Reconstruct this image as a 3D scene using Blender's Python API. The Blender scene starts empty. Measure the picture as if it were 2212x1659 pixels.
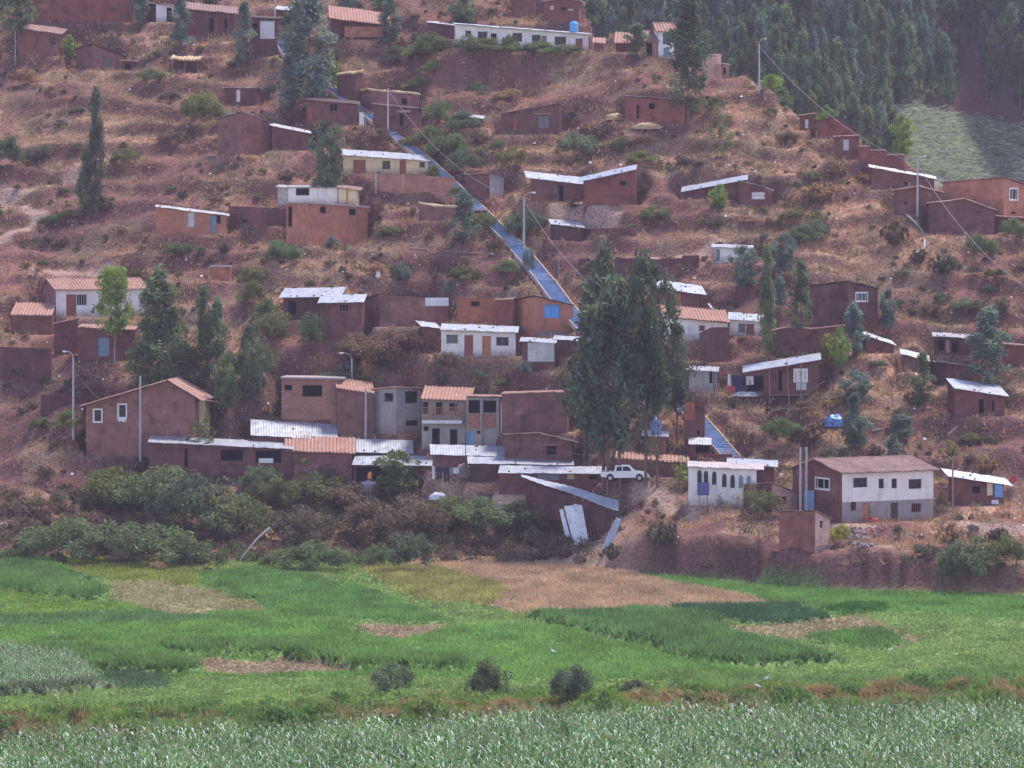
import bpy, math, random
import numpy as np
from math import sin, cos, radians, sqrt, pi

# ---------------------------------------------------------------- camera, sky, sun, exposure
S = bpy.context.scene
COL = S.collection
CX, HY, F, CAMZ = 1106.0, 495.0, 8650.0, 35.0      # survey reference: 2212 px wide view, level telephoto lens
cam = bpy.data.objects.new("camera", bpy.data.cameras.new("camera"))
COL.objects.link(cam); S.camera = cam
cam.location = (0, 0, CAMZ); cam.rotation_euler = (radians(90), 0, 0)
cam.data.sensor_width = 36; cam.data.lens = 36*F/2212.0
cam.data.shift_y = (HY-829.5)/2212.0
cam.data.clip_start = 5; cam.data.clip_end = 4000
S.render.resolution_x, S.render.resolution_y = 1024, 768

HAZE = .00012
SUN_EL, SUN_AZ = 64.0, 48.0       # azimuth measured from +Y (behind the hill) towards +X
w = bpy.data.worlds.new("World"); S.world = w; w.use_nodes = True
nt = w.node_tree
sky = nt.nodes.new('ShaderNodeTexSky'); sky.sky_type = 'NISHITA'; sky.sun_disc = False
sky.sun_elevation = radians(SUN_EL); sky.sun_rotation = radians(SUN_AZ)
sky.altitude = 3000; sky.air_density = 1.0; sky.dust_density = 2.0
wb = nt.nodes.new('ShaderNodeMix'); wb.data_type = 'RGBA'; wb.blend_type = 'MULTIPLY'; wb.inputs[0].default_value = 1; wb.inputs[7].default_value = (1.24, .98, .97, 1)   # hazy, slightly warm sky
nt.links.new(sky.outputs[0], wb.inputs[6]); nt.links.new(wb.outputs[2], nt.nodes['Background'].inputs[0]); nt.nodes['Background'].inputs[1].default_value = 0.15
sun = bpy.data.objects.new("sun", bpy.data.lights.new("sun", 'SUN')); COL.objects.link(sun)
sun.data.energy = 2.0; sun.data.angle = radians(11); sun.data.color = (1.0, 0.92, 0.84)
from mathutils import Vector, Matrix
sd = Vector((sin(radians(SUN_AZ))*cos(radians(SUN_EL)), cos(radians(SUN_AZ))*cos(radians(SUN_EL)), sin(radians(SUN_EL))))
sun.rotation_euler = sd.to_track_quat('Z', 'Y').to_euler()
S.view_settings.view_transform = 'Standard'; S.view_settings.look = 'None'
S.view_settings.exposure = 1.48; S.view_settings.gamma = 1.0
S.render.engine = 'CYCLES'
S.cycles.max_bounces = 6; S.cycles.volume_bounces = 0; S.cycles.transparent_max_bounces = 6
S.cycles.diffuse_bounces = 3; S.cycles.caustics_reflective = False; S.cycles.caustics_refractive = False

R = np.random.default_rng(7); random.seed(7)

# ---------------------------------------------------------------- noise helpers
_lat = {}
def vnoise(x, y, seed=0):
    if seed not in _lat: _lat[seed] = np.random.default_rng(1000+seed).random((256, 256))
    L = _lat[seed]
    xi = np.floor(x).astype(int); yi = np.floor(y).astype(int)
    fx = x-xi; fy = y-yi; fx = fx*fx*(3-2*fx); fy = fy*fy*(3-2*fy)
    a = L[xi % 256, yi % 256]; b = L[(xi+1) % 256, yi % 256]; c = L[xi % 256, (yi+1) % 256]; d = L[(xi+1) % 256, (yi+1) % 256]
    return (a*(1-fx)+b*fx)*(1-fy)+(c*(1-fx)+d*fx)*fy
def fbm(x, y, seed=0, oct=4):
    s = 0; a = 0.5; t = 0
    for k in range(oct):
        s = s+a*vnoise(x*2**k, y*2**k, seed+k); t += a; a *= 0.5
    return s/t
def sm(t): t = np.clip(t, 0, 1); return t*t*(3-2*t)
def smi(a, b, t): return sm((t-a)/(b-a))

# ---------------------------------------------------------------- terrain height
def foot_px(tab): 
    xs, ys = [], []
    for u, v in tab:
        y = CAMZ*F/(v-HY); xs.append((u-CX)/F*y); ys.append(y)
    return np.array(xs), np.array(ys)
FX, FY = foot_px([(-300, 1205), (0, 1207), (450, 1213), (800, 1200), (1100, 1215), (1350, 1240), (1500, 1252), (1800, 1275), (2212, 1292), (2500, 1300)])
def foot(x): return np.interp(x, FX, FY)
HBX = [-60, -10, 8, 14, 35, 45, 60]; HBH = [0.6, 0.6, 1.0, 4.2, 3.8, 2.5, 2.5]
def near0(x, y):
    d0 = y-foot(x); d = y-(foot(x)+(np.interp(x, [-80, 70], [420, 392])-foot(x))*smi(8, 45, d0))
    d = np.where(d0 < 8, d0, d)
    hb = np.interp(x, HBX, HBH)
    z = hb*sm((d+0.6)/2.6)+0.18*np.clip(d-1.5, 0, 17)+0.5*np.clip(d-18.5, 0, None)
    return z
SKYT = [(1100, -160), (1200, -70), (1258, -15), (1275, 45), (1300, 66), (1400, 88), (1500, 125), (1580, 163), (1640, 197), (1730, 258), (1762, 266), (1844, 286), (1856, 322), (1952, 368), (2018, 388), (2100, 400), (2212, 412), (2400, 470)]
_sx, _sy = [], []
for u, v in SKYT:
    yy = np.arange(380, 800, .25); xx = (u-CX)/F*yy; zz = CAMZ+(HY-v)/F*yy
    k = np.argmax(near0(xx, yy) >= zz); _sx.append(xx[k]); _sy.append(yy[k])
_o = np.argsort(_sx); _sx = np.array(_sx)[_o]; _sy = np.array(_sy)[_o]
def ridge(x): return np.where(x < _sx[0], 700, np.interp(x, _sx, _sy))
def far0(x, y):
    z = 20+0.58*(y-640)-0.05*(x-40)
    g = (fbm(x/38+3, y/300, 40, 3)-.5)*26+(fbm(x/14, y/60, 44, 3)-.5)*6
    # gully running down the right-hand side
    gx = 88+(y-700)*-0.22
    z = z+g-9*np.exp(-((x-gx)/7)**2)
    return z
def hbase(x, y):
    d = y-foot(x)
    z = near0(x, y)
    m = smi(3, 14, d)
    nx = fbm(x/16, y/16, 3, 3)-.5
    z = z+m*nx*2.2
    # farmed terraces: steps that come and go
    q = 2.9
    t = (z+(fbm(x/22, y/22, 9, 3)-.5)*5)/q
    f = t-np.floor(t)
    st = smi(.62, .98, f)-f
    z = z+m*q*0.55*st*smi(.30, .55, fbm(x/18+7, y/12, 13, 3))
    z = z+m*(fbm(x/6.5, y/5, 19, 2)-.5)*2.0
    z = z+m*(fbm(x/2.6, y/2.6, 17, 3)-.5)*0.85
    r = ridge(x)
    z = z-np.clip(y-r-1.0, 0, None)*1.25
    # earth mound at the lower left
    z = z+4.2*np.exp(-((x+53.5)/7)**2-((y-436)/7)**2)
    return z
BY0, BY1 = 222.0, 664.0
def ground0(x, y):
    d = y-foot(x)
    fld = (fbm(x/30, y/30, 21, 2)-.5)*0.5
    n = np.where(d > -2, hbase(x, y), 0)+fld
    return np.maximum(n, far0(x, y))

class Pads:
    items = []
def pad(c, ex, ey, x0, x1, y0, y1, z, blend=2.2):
    Pads.items.append((c, ex, ey, x0, x1, y0, y1, z, blend))
CAPS = []
def apply_pads(X, Y, Z):
    for C, th, xl, xr, z in CAPS:       # ground dug away before a house front
        yf = np.where(X < C[0], C[1]+(C[0]-X)*np.tan(th), C[1]+(X-C[0])/max(np.tan(max(th, .12)), .12)*(1 if th > .3 else 0))
        dd = yf-Y; lat = np.clip(1-np.maximum(np.maximum(xl-X, X-xr), 0)/1.6, 0, 1)
        m = (dd > -.5) & (dd < 10) & (lat > 0); cap = z-.04-.20*np.clip(dd-1, 0, None)+np.clip(dd-6, 0, None)*1.2+(1-lat)*4
        Z = np.where(m & (Z > cap), cap, Z)
    W = np.zeros_like(Z); WZ = np.zeros_like(Z); K = np.ones_like(Z)
    for c, ex, ey, x0, x1, y0, y1, z, bl in Pads.items:
        dx, dy = X-c[0], Y-c[1]
        lx = dx*ex[0]+dy*ex[1]; ly = dx*ey[0]+dy*ey[1]
        ox = np.maximum(np.maximum(x0-lx, lx-x1), 0); oy = np.maximum(np.maximum(y0-ly, ly-y1), 0)
        w = 1-sm(np.sqrt(ox*ox+oy*oy)/bl)
        w = w**1.5; g = w/(1.002-w)*np.exp(-.35*np.clip(z-Z, -4, 4))
        W = W+g; WZ = WZ+g*z; K = K*(1-w)
    a = 1-K
    return np.where(W > 1e-9, Z*(1-a)+a*WZ/np.maximum(W, 1e-9), Z)

def ray_pt(u, v, y): return np.array([(u-CX)/F*y, y, CAMZ+(HY-v)/F*y])
_Y = np.arange(226, 900, .2)
def hit0(u, v):
    x = (u-CX)/F*_Y; z = CAMZ+(HY-v)/F*_Y
    h = ground0(x, _Y); k = int(np.argmax(h >= z))
    if h[k] < z[k]: k = len(_Y)-1
    return ray_pt(u, v, _Y[k])
GRID = {}
def hfin(x, y):
    x = np.asarray(x, float); y = np.asarray(y, float)
    G = GRID['Z']; fx = np.clip((x-GRID['x0'])/GRID['s'], 0, G.shape[1]-1.001); fy = np.clip((y-GRID['y0'])/GRID['s'], 0, G.shape[0]-1.001)
    i = fx.astype(int); j = fy.astype(int); a = fx-i; b = fy-j
    return (G[j, i]*(1-a)+G[j, i+1]*a)*(1-b)+(G[j+1, i]*(1-a)+G[j+1, i+1]*a)*b
def hit(u, v):
    x = (u-CX)/F*_Y; z = CAMZ+(HY-v)/F*_Y
    h = np.where(_Y < BY1, hfin(x, _Y), far0(x, _Y)); ok = (h >= z)
    if not ok.any(): return ray_pt(u, v, _Y[-1])
    return ray_pt(u, v, _Y[int(np.argmax(ok))])

# ---------------------------------------------------------------- materials
def L(nt, a, b): nt.links.new(a, b)
def newmat(name):
    m = bpy.data.materials.new(name); m.use_nodes = True
    return m, m.node_tree, m.node_tree.nodes['Principled BSDF']
def noise_node(nt, scale, detail=4, vec=None, dist=0):
    n = nt.nodes.new('ShaderNodeTexNoise'); n.inputs['Scale'].default_value = scale; n.inputs['Detail'].default_value = detail
    n.inputs['Distortion'].default_value = dist
    if vec is not None:
        oi = nt.nodes.new('ShaderNodeObjectInfo'); ml = nt.nodes.new('ShaderNodeMath'); ml.operation = 'MULTIPLY'; L(nt, oi.outputs['Random'], ml.inputs[0]); ml.inputs[1].default_value = 41.0
        va = nt.nodes.new('ShaderNodeVectorMath'); va.operation = 'ADD'; L(nt, vec, va.inputs[0]); L(nt, ml.outputs[0], va.inputs[1]); L(nt, va.outputs[0], n.inputs['Vector'])
    return n
def ramp(nt, fac, stops):
    r = nt.nodes.new('ShaderNodeValToRGB'); el = r.color_ramp.elements
    while len(el) < len(stops): el.new(0.5)
    for e, (p, c) in zip(el, stops): e.position = p; e.color = (*c, 1) if len(c) == 3 else c
    L(nt, fac, r.inputs[0]); return r
def mixc(nt, fac, a, b, mode='MIX'):
    n = nt.nodes.new('ShaderNodeMix'); n.data_type = 'RGBA'; n.blend_type = mode
    for s, val in ((n.inputs[0], fac), (n.inputs[6], a), (n.inputs[7], b)):
        if hasattr(val, 'is_output') or isinstance(val, bpy.types.NodeSocket): L(nt, val, s)
        elif isinstance(val, (tuple, list)): s.default_value = (*val[:3], 1)
        else: s.default_value = val
    return n.outputs[2]
def coords(nt): return nt.nodes.new('ShaderNodeTexCoord').outputs['Object']
def mapv(nt, vec, scale=(1, 1, 1), rot=(0, 0, 0)):
    m = nt.nodes.new('ShaderNodeMapping'); m.inputs['Scale'].default_value = scale; m.inputs['Rotation'].default_value = rot
    L(nt, vec, m.inputs['Vector']); return m.outputs[0]
def bump(nt, h, bsdf, strength=.3, dist=.05):
    b = nt.nodes.new('ShaderNodeBump'); b.inputs['Strength'].default_value = strength; b.inputs['Distance'].default_value = dist
    L(nt, h, b.inputs['Height']); L(nt, b.outputs[0], bsdf.inputs['Normal'])
def dk(c, f): return tuple(x*f for x in c)
_mc = {}
def m_adobe(c, key=None):
    k = ('adobe', c)
    if k in _mc: return _mc[k]
    m, nt, b = newmat('adobe_earth'); o = coords(nt)
    n1 = noise_node(nt, .7, 5, o, .6); n2 = noise_node(nt, 6, 4, o)
    base = ramp(nt, n1.outputs[0], [(.3, dk(c, .6)), (.48, c), (.62, tuple(min(1, x*1.15) for x in c)), (.74, (min(1, c[0]*1.55), min(1, c[1]*1.75), min(1, c[2]*1.7)))])
    # mud brick courses
    sep = nt.nodes.new('ShaderNodeSeparateXYZ'); L(nt, o, sep.inputs[0])
    ad = nt.nodes.new('ShaderNodeMath'); ad.operation = 'ADD'; L(nt, sep.outputs[0], ad.inputs[0]); L(nt, sep.outputs[1], ad.inputs[1])
    cb = nt.nodes.new('ShaderNodeCombineXYZ'); L(nt, ad.outputs[0], cb.inputs[0]); L(nt, sep.outputs[2], cb.inputs[1])
    br = nt.nodes.new('ShaderNodeTexBrick'); L(nt, cb.outputs[0], br.inputs['Vector'])
    br.inputs['Scale'].default_value = 1; br.inputs['Brick Width'].default_value = .5; br.inputs['Row Height'].default_value = .2
    br.inputs['Mortar Size'].default_value = .022; br.inputs['Color1'].default_value = (1, 1, 1, 1); br.inputs['Color2'].default_value = (.8, .8, .8, 1); br.inputs['Mortar'].default_value = (.62, .6, .6, 1)
    c1 = mixc(nt, .62, base.outputs[0], br.outputs['Color'], 'MULTIPLY')
    st = noise_node(nt, 1, 3, mapv(nt, o, (2.2, 2.2, .35)))
    c2 = mixc(nt, ramp(nt, st.outputs[0], [(.56, (0, 0, 0)), (.72, (.5, .5, .5))]).outputs[0], c1, dk(c, .5))
    L(nt, c2, b.inputs['Base Color']); b.inputs['Roughness'].default_value = .95; b.inputs['Specular IOR Level'].default_value = .1
    bump(nt, n2.outputs[0], b, .5, .05); _mc[k] = m; return m
def m_brick(c, mortar=(.36, .22, .17), bw=.26, rh=.12):
    k = ('brick', c, bw)
    if k in _mc: return _mc[k]
    m, nt, b = newmat('clay_brick'); o = coords(nt)
    sep = nt.nodes.new('ShaderNodeSeparateXYZ'); L(nt, o, sep.inputs[0])
    ad = nt.nodes.new('ShaderNodeMath'); ad.operation = 'ADD'; L(nt, sep.outputs[0], ad.inputs[0]); L(nt, sep.outputs[1], ad.inputs[1])
    cb = nt.nodes.new('ShaderNodeCombineXYZ'); L(nt, ad.outputs[0], cb.inputs[0]); L(nt, sep.outputs[2], cb.inputs[1])
    br = nt.nodes.new('ShaderNodeTexBrick'); L(nt, cb.outputs[0], br.inputs['Vector'])
    br.inputs['Scale'].default_value = 1; br.inputs['Brick Width'].default_value = bw; br.inputs['Row Height'].default_value = rh
    br.inputs['Mortar Size'].default_value = .016; br.inputs['Mortar Smooth'].default_value = .4
    br.inputs['Color1'].default_value = (*c, 1); br.inputs['Color2'].default_value = (*dk(c, .74), 1); br.inputs['Mortar'].default_value = (*mortar, 1)
    n = noise_node(nt, .9, 4, o, .5)
    col = mixc(nt, .8, br.outputs['Color'], ramp(nt, n.outputs[0], [(.3, (.62, .6, .6)), (.6, (1, 1, 1)), (.8, (1.2, 1.15, 1.1))]).outputs[0], 'MULTIPLY')
    L(nt, col, b.inputs['Base Color']); b.inputs['Roughness'].default_value = .9; b.inputs['Specular IOR Level'].default_value = .15
    bump(nt, br.outputs['Fac'], b, -.3, .02); _mc[k] = m; return m
def m_plaster(c, low=None, split=0, dirt=(.25, .15, .12), dz=.9):
    k = ('pl', c, low, split)
    if k in _mc: return _mc[k]
    m, nt, b = newmat('painted_plaster'); o = coords(nt)
    n1 = noise_node(nt, .8, 5, o, .4)
    col = ramp(nt, n1.outputs[0], [(.3, dk(c, .82)), (.55, c), (.8, tuple(min(.9, x*1.06) for x in c))]).outputs[0]
    sep = nt.nodes.new('ShaderNodeSeparateXYZ'); L(nt, o, sep.inputs[0])
    n3 = noise_node(nt, 2.5, 4, o)
    if low is not None:
        a = nt.nodes.new('ShaderNodeMath'); a.operation = 'MULTIPLY_ADD'; L(nt, n3.outputs[0], a.inputs[0]); a.inputs[1].default_value = .12; a.inputs[2].default_value = split-.06
        g = nt.nodes.new('ShaderNodeMath'); g.operation = 'LESS_THAN'; L(nt, sep.outputs[2], g.inputs[0]); L(nt, a.outputs[0], g.inputs[1])
        n4 = noise_node(nt, 1.3, 5, o)
        lc = ramp(nt, n4.outputs[0], [(.3, dk(low, .75)), (.6, low), (.8, dk(low, 1.2))])
        col = mixc(nt, g.outputs[0], col, lc.outputs[0])
    # splashed earth along the foot of the wall, and rain streaks
    mr = nt.nodes.new('ShaderNodeMapRange'); L(nt, sep.outputs[2], mr.inputs[0]); mr.inputs[1].default_value = dz; mr.inputs[2].default_value = 0; mr.inputs[3].default_value = 0; mr.inputs[4].default_value = 1
    mu = nt.nodes.new('ShaderNodeMath'); mu.operation = 'MULTIPLY'; L(nt, mr.outputs[0], mu.inputs[0]); L(nt, ramp(nt, n3.outputs[0], [(.3, (.3, .3, .3)), (.65, (1, 1, 1))]).outputs[0], mu.inputs[1])
    col = mixc(nt, mu.outputs[0], col, dirt)
    st = noise_node(nt, 1, 3, mapv(nt, o, (2.5, 2.5, .3)))
    col = mixc(nt, ramp(nt, st.outputs[0], [(.55, (0, 0, 0)), (.75, (.35, .35, .35))]).outputs[0], col, dk(c, .45))
    L(nt, col, b.inputs['Base Color']); b.inputs['Roughness'].default_value = .85; b.inputs['Specular IOR Level'].default_value = .2
    _mc[k] = m; return m
def m_metal(c=(.62, .64, .68), rough=.38, rust=.5, metallic=.55):
    k = ('metal', c, rough, rust)
    if k in _mc: return _mc[k]
    m, nt, b = newmat('galvanised_sheet'); o = coords(nt)
    n1 = noise_node(nt, .6, 4, o, .3)
    # individual sheets, each weathered differently
    vx = nt.nodes.new('ShaderNodeTexBrick'); L(nt, mapv(nt, o, (1, .5, 1)), vx.inputs['Vector']); vx.inputs['Scale'].default_value = 1
    vx.inputs['Brick Width'].default_value = .85; vx.inputs['Row Height'].default_value = .9; vx.inputs['Mortar Size'].default_value = .012
    vx.inputs['Color1'].default_value = (1, 1, 1, 1); vx.inputs['Color2'].default_value = (.84, .86, .89, 1); vx.inputs['Mortar'].default_value = (.7, .68, .68, 1)
    col = mixc(nt, 1, ramp(nt, n1.outputs[0], [(.3, dk(c, .8)), (.7, c)]).outputs[0], vx.outputs['Color'], 'MULTIPLY')
    n2 = noise_node(nt, 1.7, 6, mapv(nt, o, (1, .4, 1)), .6)
    col = mixc(nt, ramp(nt, n2.outputs[0], [(.55, (0, 0, 0)), (.78, (rust, rust, rust))]).outputs[0], col, (.24, .13, .09))
    L(nt, col, b.inputs['Base Color']); b.inputs['Metallic'].default_value = metallic
    L(nt, ramp(nt, n1.outputs[0], [(.3, (rough+.14,)*3), (.7, (rough,)*3)]).outputs[0], b.inputs['Roughness'])
    _mc[k] = m; return m
def m_tile(c=(.40, .20, .15)):
    k = ('tile', c)
    if k in _mc: return _mc[k]
    m, nt, b = newmat('clay_roof_tile'); o = coords(nt)
    br = nt.nodes.new('ShaderNodeTexBrick'); L(nt, o, br.inputs['Vector']); br.offset = 0
    br.inputs['Scale'].default_value = 1; br.inputs['Brick Width'].default_value = .36; br.inputs['Row Height'].default_value = .38; br.inputs['Mortar Size'].default_value = .03
    br.inputs['Color1'].default_value = (*c, 1); br.inputs['Color2'].default_value = (*dk(c, .7), 1); br.inputs['Mortar'].default_value = (*dk(c, .4), 1)
    n = noise_node(nt, 1.2, 5, o, .5)
    col = mixc(nt, ramp(nt, n.outputs[0], [(.45, (0, 0, 0)), (.75, (.55, .55, .55))]).outputs[0], br.outputs['Color'], (.30, .22, .19))
    L(nt, col, b.inputs['Base Color']); b.inputs['Roughness'].default_value = .8; _mc[k] = m; return m
def m_plain(name, c, rough=.8, var=.25, scale=3, metallic=0, spec=.3, bmp=0):
    k = ('plain', name, c)
    if k in _mc: return _mc[k]
    m, nt, b = newmat(name); o = coords(nt)
    n = noise_node(nt, scale, 5, o, .4)
    L(nt, ramp(nt, n.outputs[0], [(.28, dk(c, 1-var)), (.5, c), (.75, tuple(min(.95, x*(1+var*.6)) for x in c))]).outputs[0], b.inputs['Base Color'])
    b.inputs['Roughness'].default_value = rough; b.inputs['Metallic'].default_value = metallic; b.inputs['Specular IOR Level'].default_value = spec
    if bmp: bump(nt, n.outputs[0], b, bmp, .04)
    _mc[k] = m; return m
def m_leaf(name='foliage', trans=.42, gloss=.7, spec=.1):
    k = ('leaf', name)
    if k in _mc: return _mc[k]
    m, nt, b = newmat(name)
    at = nt.nodes.new('ShaderNodeVertexColor'); at.layer_name = 'Col'
    oi = nt.nodes.new('ShaderNodeObjectInfo')
    col = mixc(nt, 1, at.outputs[0], oi.outputs['Color'], 'MULTIPLY')
    L(nt, col, b.inputs['Base Color']); b.inputs['Roughness'].default_value = gloss; b.inputs['Specular IOR Level'].default_value = spec
    tr = nt.nodes.new('ShaderNodeBsdfTranslucent'); L(nt, mixc(nt, 1, col, (1.15, 1.2, .7), 'MULTIPLY'), tr.inputs[0])
    mx = nt.nodes.new('ShaderNodeMixShader'); mx.inputs[0].default_value = trans
    L(nt, b.outputs[0], mx.inputs[1]); L(nt, tr.outputs[0], mx.inputs[2]); L(nt, mx.outputs[0], nt.nodes['Material Output'].inputs[0])
    _mc[k] = m; return m

ADOBE = (.185, .082, .074); ADOBE_D = (.135, .060, .058); ADOBE_L = (.235, .115, .095); ADOBE_R = (.215, .082, .070)
BRICK = (.50, .185, .105); BRICK_P = (.44, .20, .15)
WHITE = (.74, .70, .66); CREAM = (.62, .50, .30); CEMENT = (.36, .33, .31)
M = {}
M['adobe'] = m_adobe(ADOBE); M['adobe_d'] = m_adobe(ADOBE_D); M['adobe_l'] = m_adobe(ADOBE_L); M['adobe_r'] = m_adobe(ADOBE_R)
M['brick'] = m_brick(BRICK); M['brick_p'] = m_brick(BRICK_P); M['brick_big'] = m_brick((.44, .17, .10), (.2, .09, .07), .55, .3)
M['block'] = m_brick((.50, .44, .38), (.3, .27, .25), .45, .22)
M['white'] = m_plaster(WHITE); M['cream'] = m_plaster(CREAM); M['cement'] = m_plaster(CEMENT); M['pink'] = m_brick((.62, .39, .32), (.46, .30, .25))
M['metal'] = m_metal((.48, .50, .54), .42, .6); M['metal_b'] = m_metal((.48, .51, .56), .42, .5); M['metal_o'] = m_metal((.40, .40, .42), .5, .8)
M['tile'] = m_tile(); M['tile_o'] = m_tile((.47, .235, .165)); M['tile_b'] = m_tile((.30, .17, .14))
M['slab'] = m_plain('concrete', (.36, .31, .29), .9); M['wood'] = m_plain('weathered_wood', (.26, .18, .14), .85)
M['wood_d'] = m_plain('dark_wood', (.08, .05, .045), .85); M['wood_o'] = m_plain('orange_wood', (.40, .17, .08), .6)
M['wood_r'] = m_plain('red_brown_wood', (.26, .08, .055), .6); M['straw'] = m_plain('dry_straw', (.46, .34, .20), .95, .4, 5)
M['glass'] = m_plain('window_glass', (.012, .015, .028), .3, .2, 3, 0, .25); M['glass_g'] = m_plain('dusty_glass', (.10, .12, .13), .3, .2)
M['dark'] = m_plain('shade_and_dark_parts', (.008, .007, .009), 1, .2, 3, 0, 0); M['blue'] = m_plain('blue_paint', (.05, .20, .50), .5, .15)  # the black paints in the shade of rooms behind openings; also door handles
M['skyblue'] = m_plain('sky_blue_paint', (.10, .36, .70), .45, .12); M['navy'] = m_plain('deep_blue_paint', (.04, .07, .32), .5, .15)
M['teal'] = m_plain('grey_blue_paint', (.16, .24, .32), .6, .2); M['wpaint'] = m_plain('white_paint', (.72, .70, .70), .55, .12)
M['wgrey'] = m_plain('pale_grey_paint', (.48, .50, .48), .6, .15); M['red'] = m_plain('red_paint', (.45, .05, .04), .5, .2)
M['pole'] = m_plain('pole_concrete', (.40, .38, .38), .85, .15); M['cable'] = m_plain('cable', (.22, .2, .22), .6, .1)
M['fabric_w'] = m_plain('white_cloth', (.70, .68, .70), .9, .1); M['fabric_n'] = m_plain('navy_cloth', (.03, .035, .08), .9, .3)
M['fabric_r'] = m_plain('red_cloth', (.5, .05, .09), .9, .2); M['fabric_g'] = m_plain('grey_cloth', (.28, .27, .30), .9, .2)
M['tarp'] = m_plain('blue_tarpaulin', (.10, .26, .55), .35, .35, 4, 0, .5, .4); M['stone'] = m_plain('rubble_stone', (.22, .18, .17), .95, .5, 6, 0, .2, .6)
M['orange'] = m_plain('orange_plastic', (.75, .22, .05), .5, .1); M['rubber'] = m_plain('rubber', (.02, .02, .022), .8, .2)
M['carpaint'] = m_plain('white_car_paint', (.72, .73, .75), .22, .04, 1, 0, .6)
M['bark'] = m_plain('bark', (.15, .10, .085), .9, .4, 4, 0, .2, .5); M['barkpale'] = m_plain('pale_bark', (.34, .29, .25), .9, .3, 4)
M['leaf'] = m_leaf(); M['cornleaf'] = m_leaf('corn_leaf', .32, .5, .12); M['blade'] = m_leaf('grass_blade', .3, .7, .15)

# ---------------------------------------------------------------- object helpers
def tag(o, label=None, cat=None, group=None, kind=None):
    if label: o['label'] = label
    if cat: o['category'] = cat
    if group: o['group'] = group
    if kind: o['kind'] = kind
    return o
def mesh_np(name, V, FC, mat, col=None, smooth=False):
    """V (n,3) float, FC (m,k) int array of k-gons"""
    me = bpy.data.meshes.new(name); V = np.asarray(V, np.float32); FC = np.asarray(FC, np.int32)
    k = FC.shape[1]
    me.vertices.add(len(V)); me.vertices.foreach_set('co', V.ravel())
    me.loops.add(FC.size); me.loops.foreach_set('vertex_index', FC.ravel())
    me.polygons.add(len(FC)); me.polygons.foreach_set('loop_start', np.arange(0, FC.size, k, dtype=np.int32))
    me.polygons.foreach_set('loop_total', np.full(len(FC), k, np.int32))
    if smooth: me.polygons.foreach_set('use_smooth', np.ones(len(FC), bool))
    me.update(calc_edges=True)
    if col is not None:
        a = me.color_attributes.new('Col', 'FLOAT_COLOR', 'POINT'); c4 = np.ones((len(V), 4), np.float32); c4[:, :3] = col
        a.data.foreach_set('color', c4.ravel())
    if mat is not None: me.materials.append(mat)
    return me
def link(name, me, parent=None, loc=None, rz=0):
    o = bpy.data.objects.new(name, me); COL.objects.link(o)
    if parent is not None: o.parent = parent
    if loc is not None: o.location = loc
    if rz: o.rotation_euler = (0, 0, rz)
    return o
def empty(name, loc, rz, label, cat, group=None):
    o = bpy.data.objects.new(name, None); COL.objects.link(o); o.location = loc; o.rotation_euler = (0, 0, rz)
    o.empty_display_size = .5
    return tag(o, label, cat, group)
class MB:
    """collects polygons with material slots and links them as one mesh"""
    def __init__(s): s.v = []; s.f = []; s.m = []; s.mats = []
    def mi(s, m):
        if m not in s.mats: s.mats.append(m)
        return s.mats.index(m)
    def poly(s, pts, m):
        n = len(s.v); s.v += [tuple(map(float, p)) for p in pts]; s.f.append(tuple(range(n, n+len(pts)))); s.m.append(s.mi(m))
    def box(s, x0, x1, y0, y1, z0, z1, m):
        p = [(x0, y0, z0), (x1, y0, z0), (x1, y1, z0), (x0, y1, z0), (x0, y0, z1), (x1, y0, z1), (x1, y1, z1), (x0, y1, z1)]
        for q in ((0, 3, 2, 1), (4, 5, 6, 7), (0, 1, 5, 4), (1, 2, 6, 5), (2, 3, 7, 6), (3, 0, 4, 7)): s.poly([p[i] for i in q], m)
    def hexa(s, p, m):
        for q in ((0, 3, 2, 1), (4, 5, 6, 7), (0, 1, 5, 4), (1, 2, 6, 5), (2, 3, 7, 6), (3, 0, 4, 7)): s.poly([p[i] for i in q], m)
    def tube(s, a, b, r0, r1, m, n=8, cap=True):
        a = Vector(a); b = Vector(b); d = (b-a).normalized()
        u = d.orthogonal().normalized(); w_ = d.cross(u)
        A = [a+(u*cos(2*pi*i/n)+w_*sin(2*pi*i/n))*r0 for i in range(n)]; B = [b+(u*cos(2*pi*i/n)+w_*sin(2*pi*i/n))*r1 for i in range(n)]
        for i in range(n): s.poly([A[i], A[(i+1) % n], B[(i+1) % n], B[i]], m)
        if cap: s.poly(A[::-1], m); s.poly(B, m)
    def path(s, pts, r, m, n=6):
        for a, b in zip(pts[:-1], pts[1:]): s.tube(a, b, r, r, m, n)
    def build(s, name, parent=None, loc=None, rz=0):
        me = bpy.data.meshes.new(name); me.from_pydata(s.v, [], s.f)
        for m in s.mats: me.materials.append(m)
        me.polygons.foreach_set('material_index', s.m); me.update()
        return link(name, me, parent, loc, rz)
def P3(a, *r): return (a[0], a[1], a[2])
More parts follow.
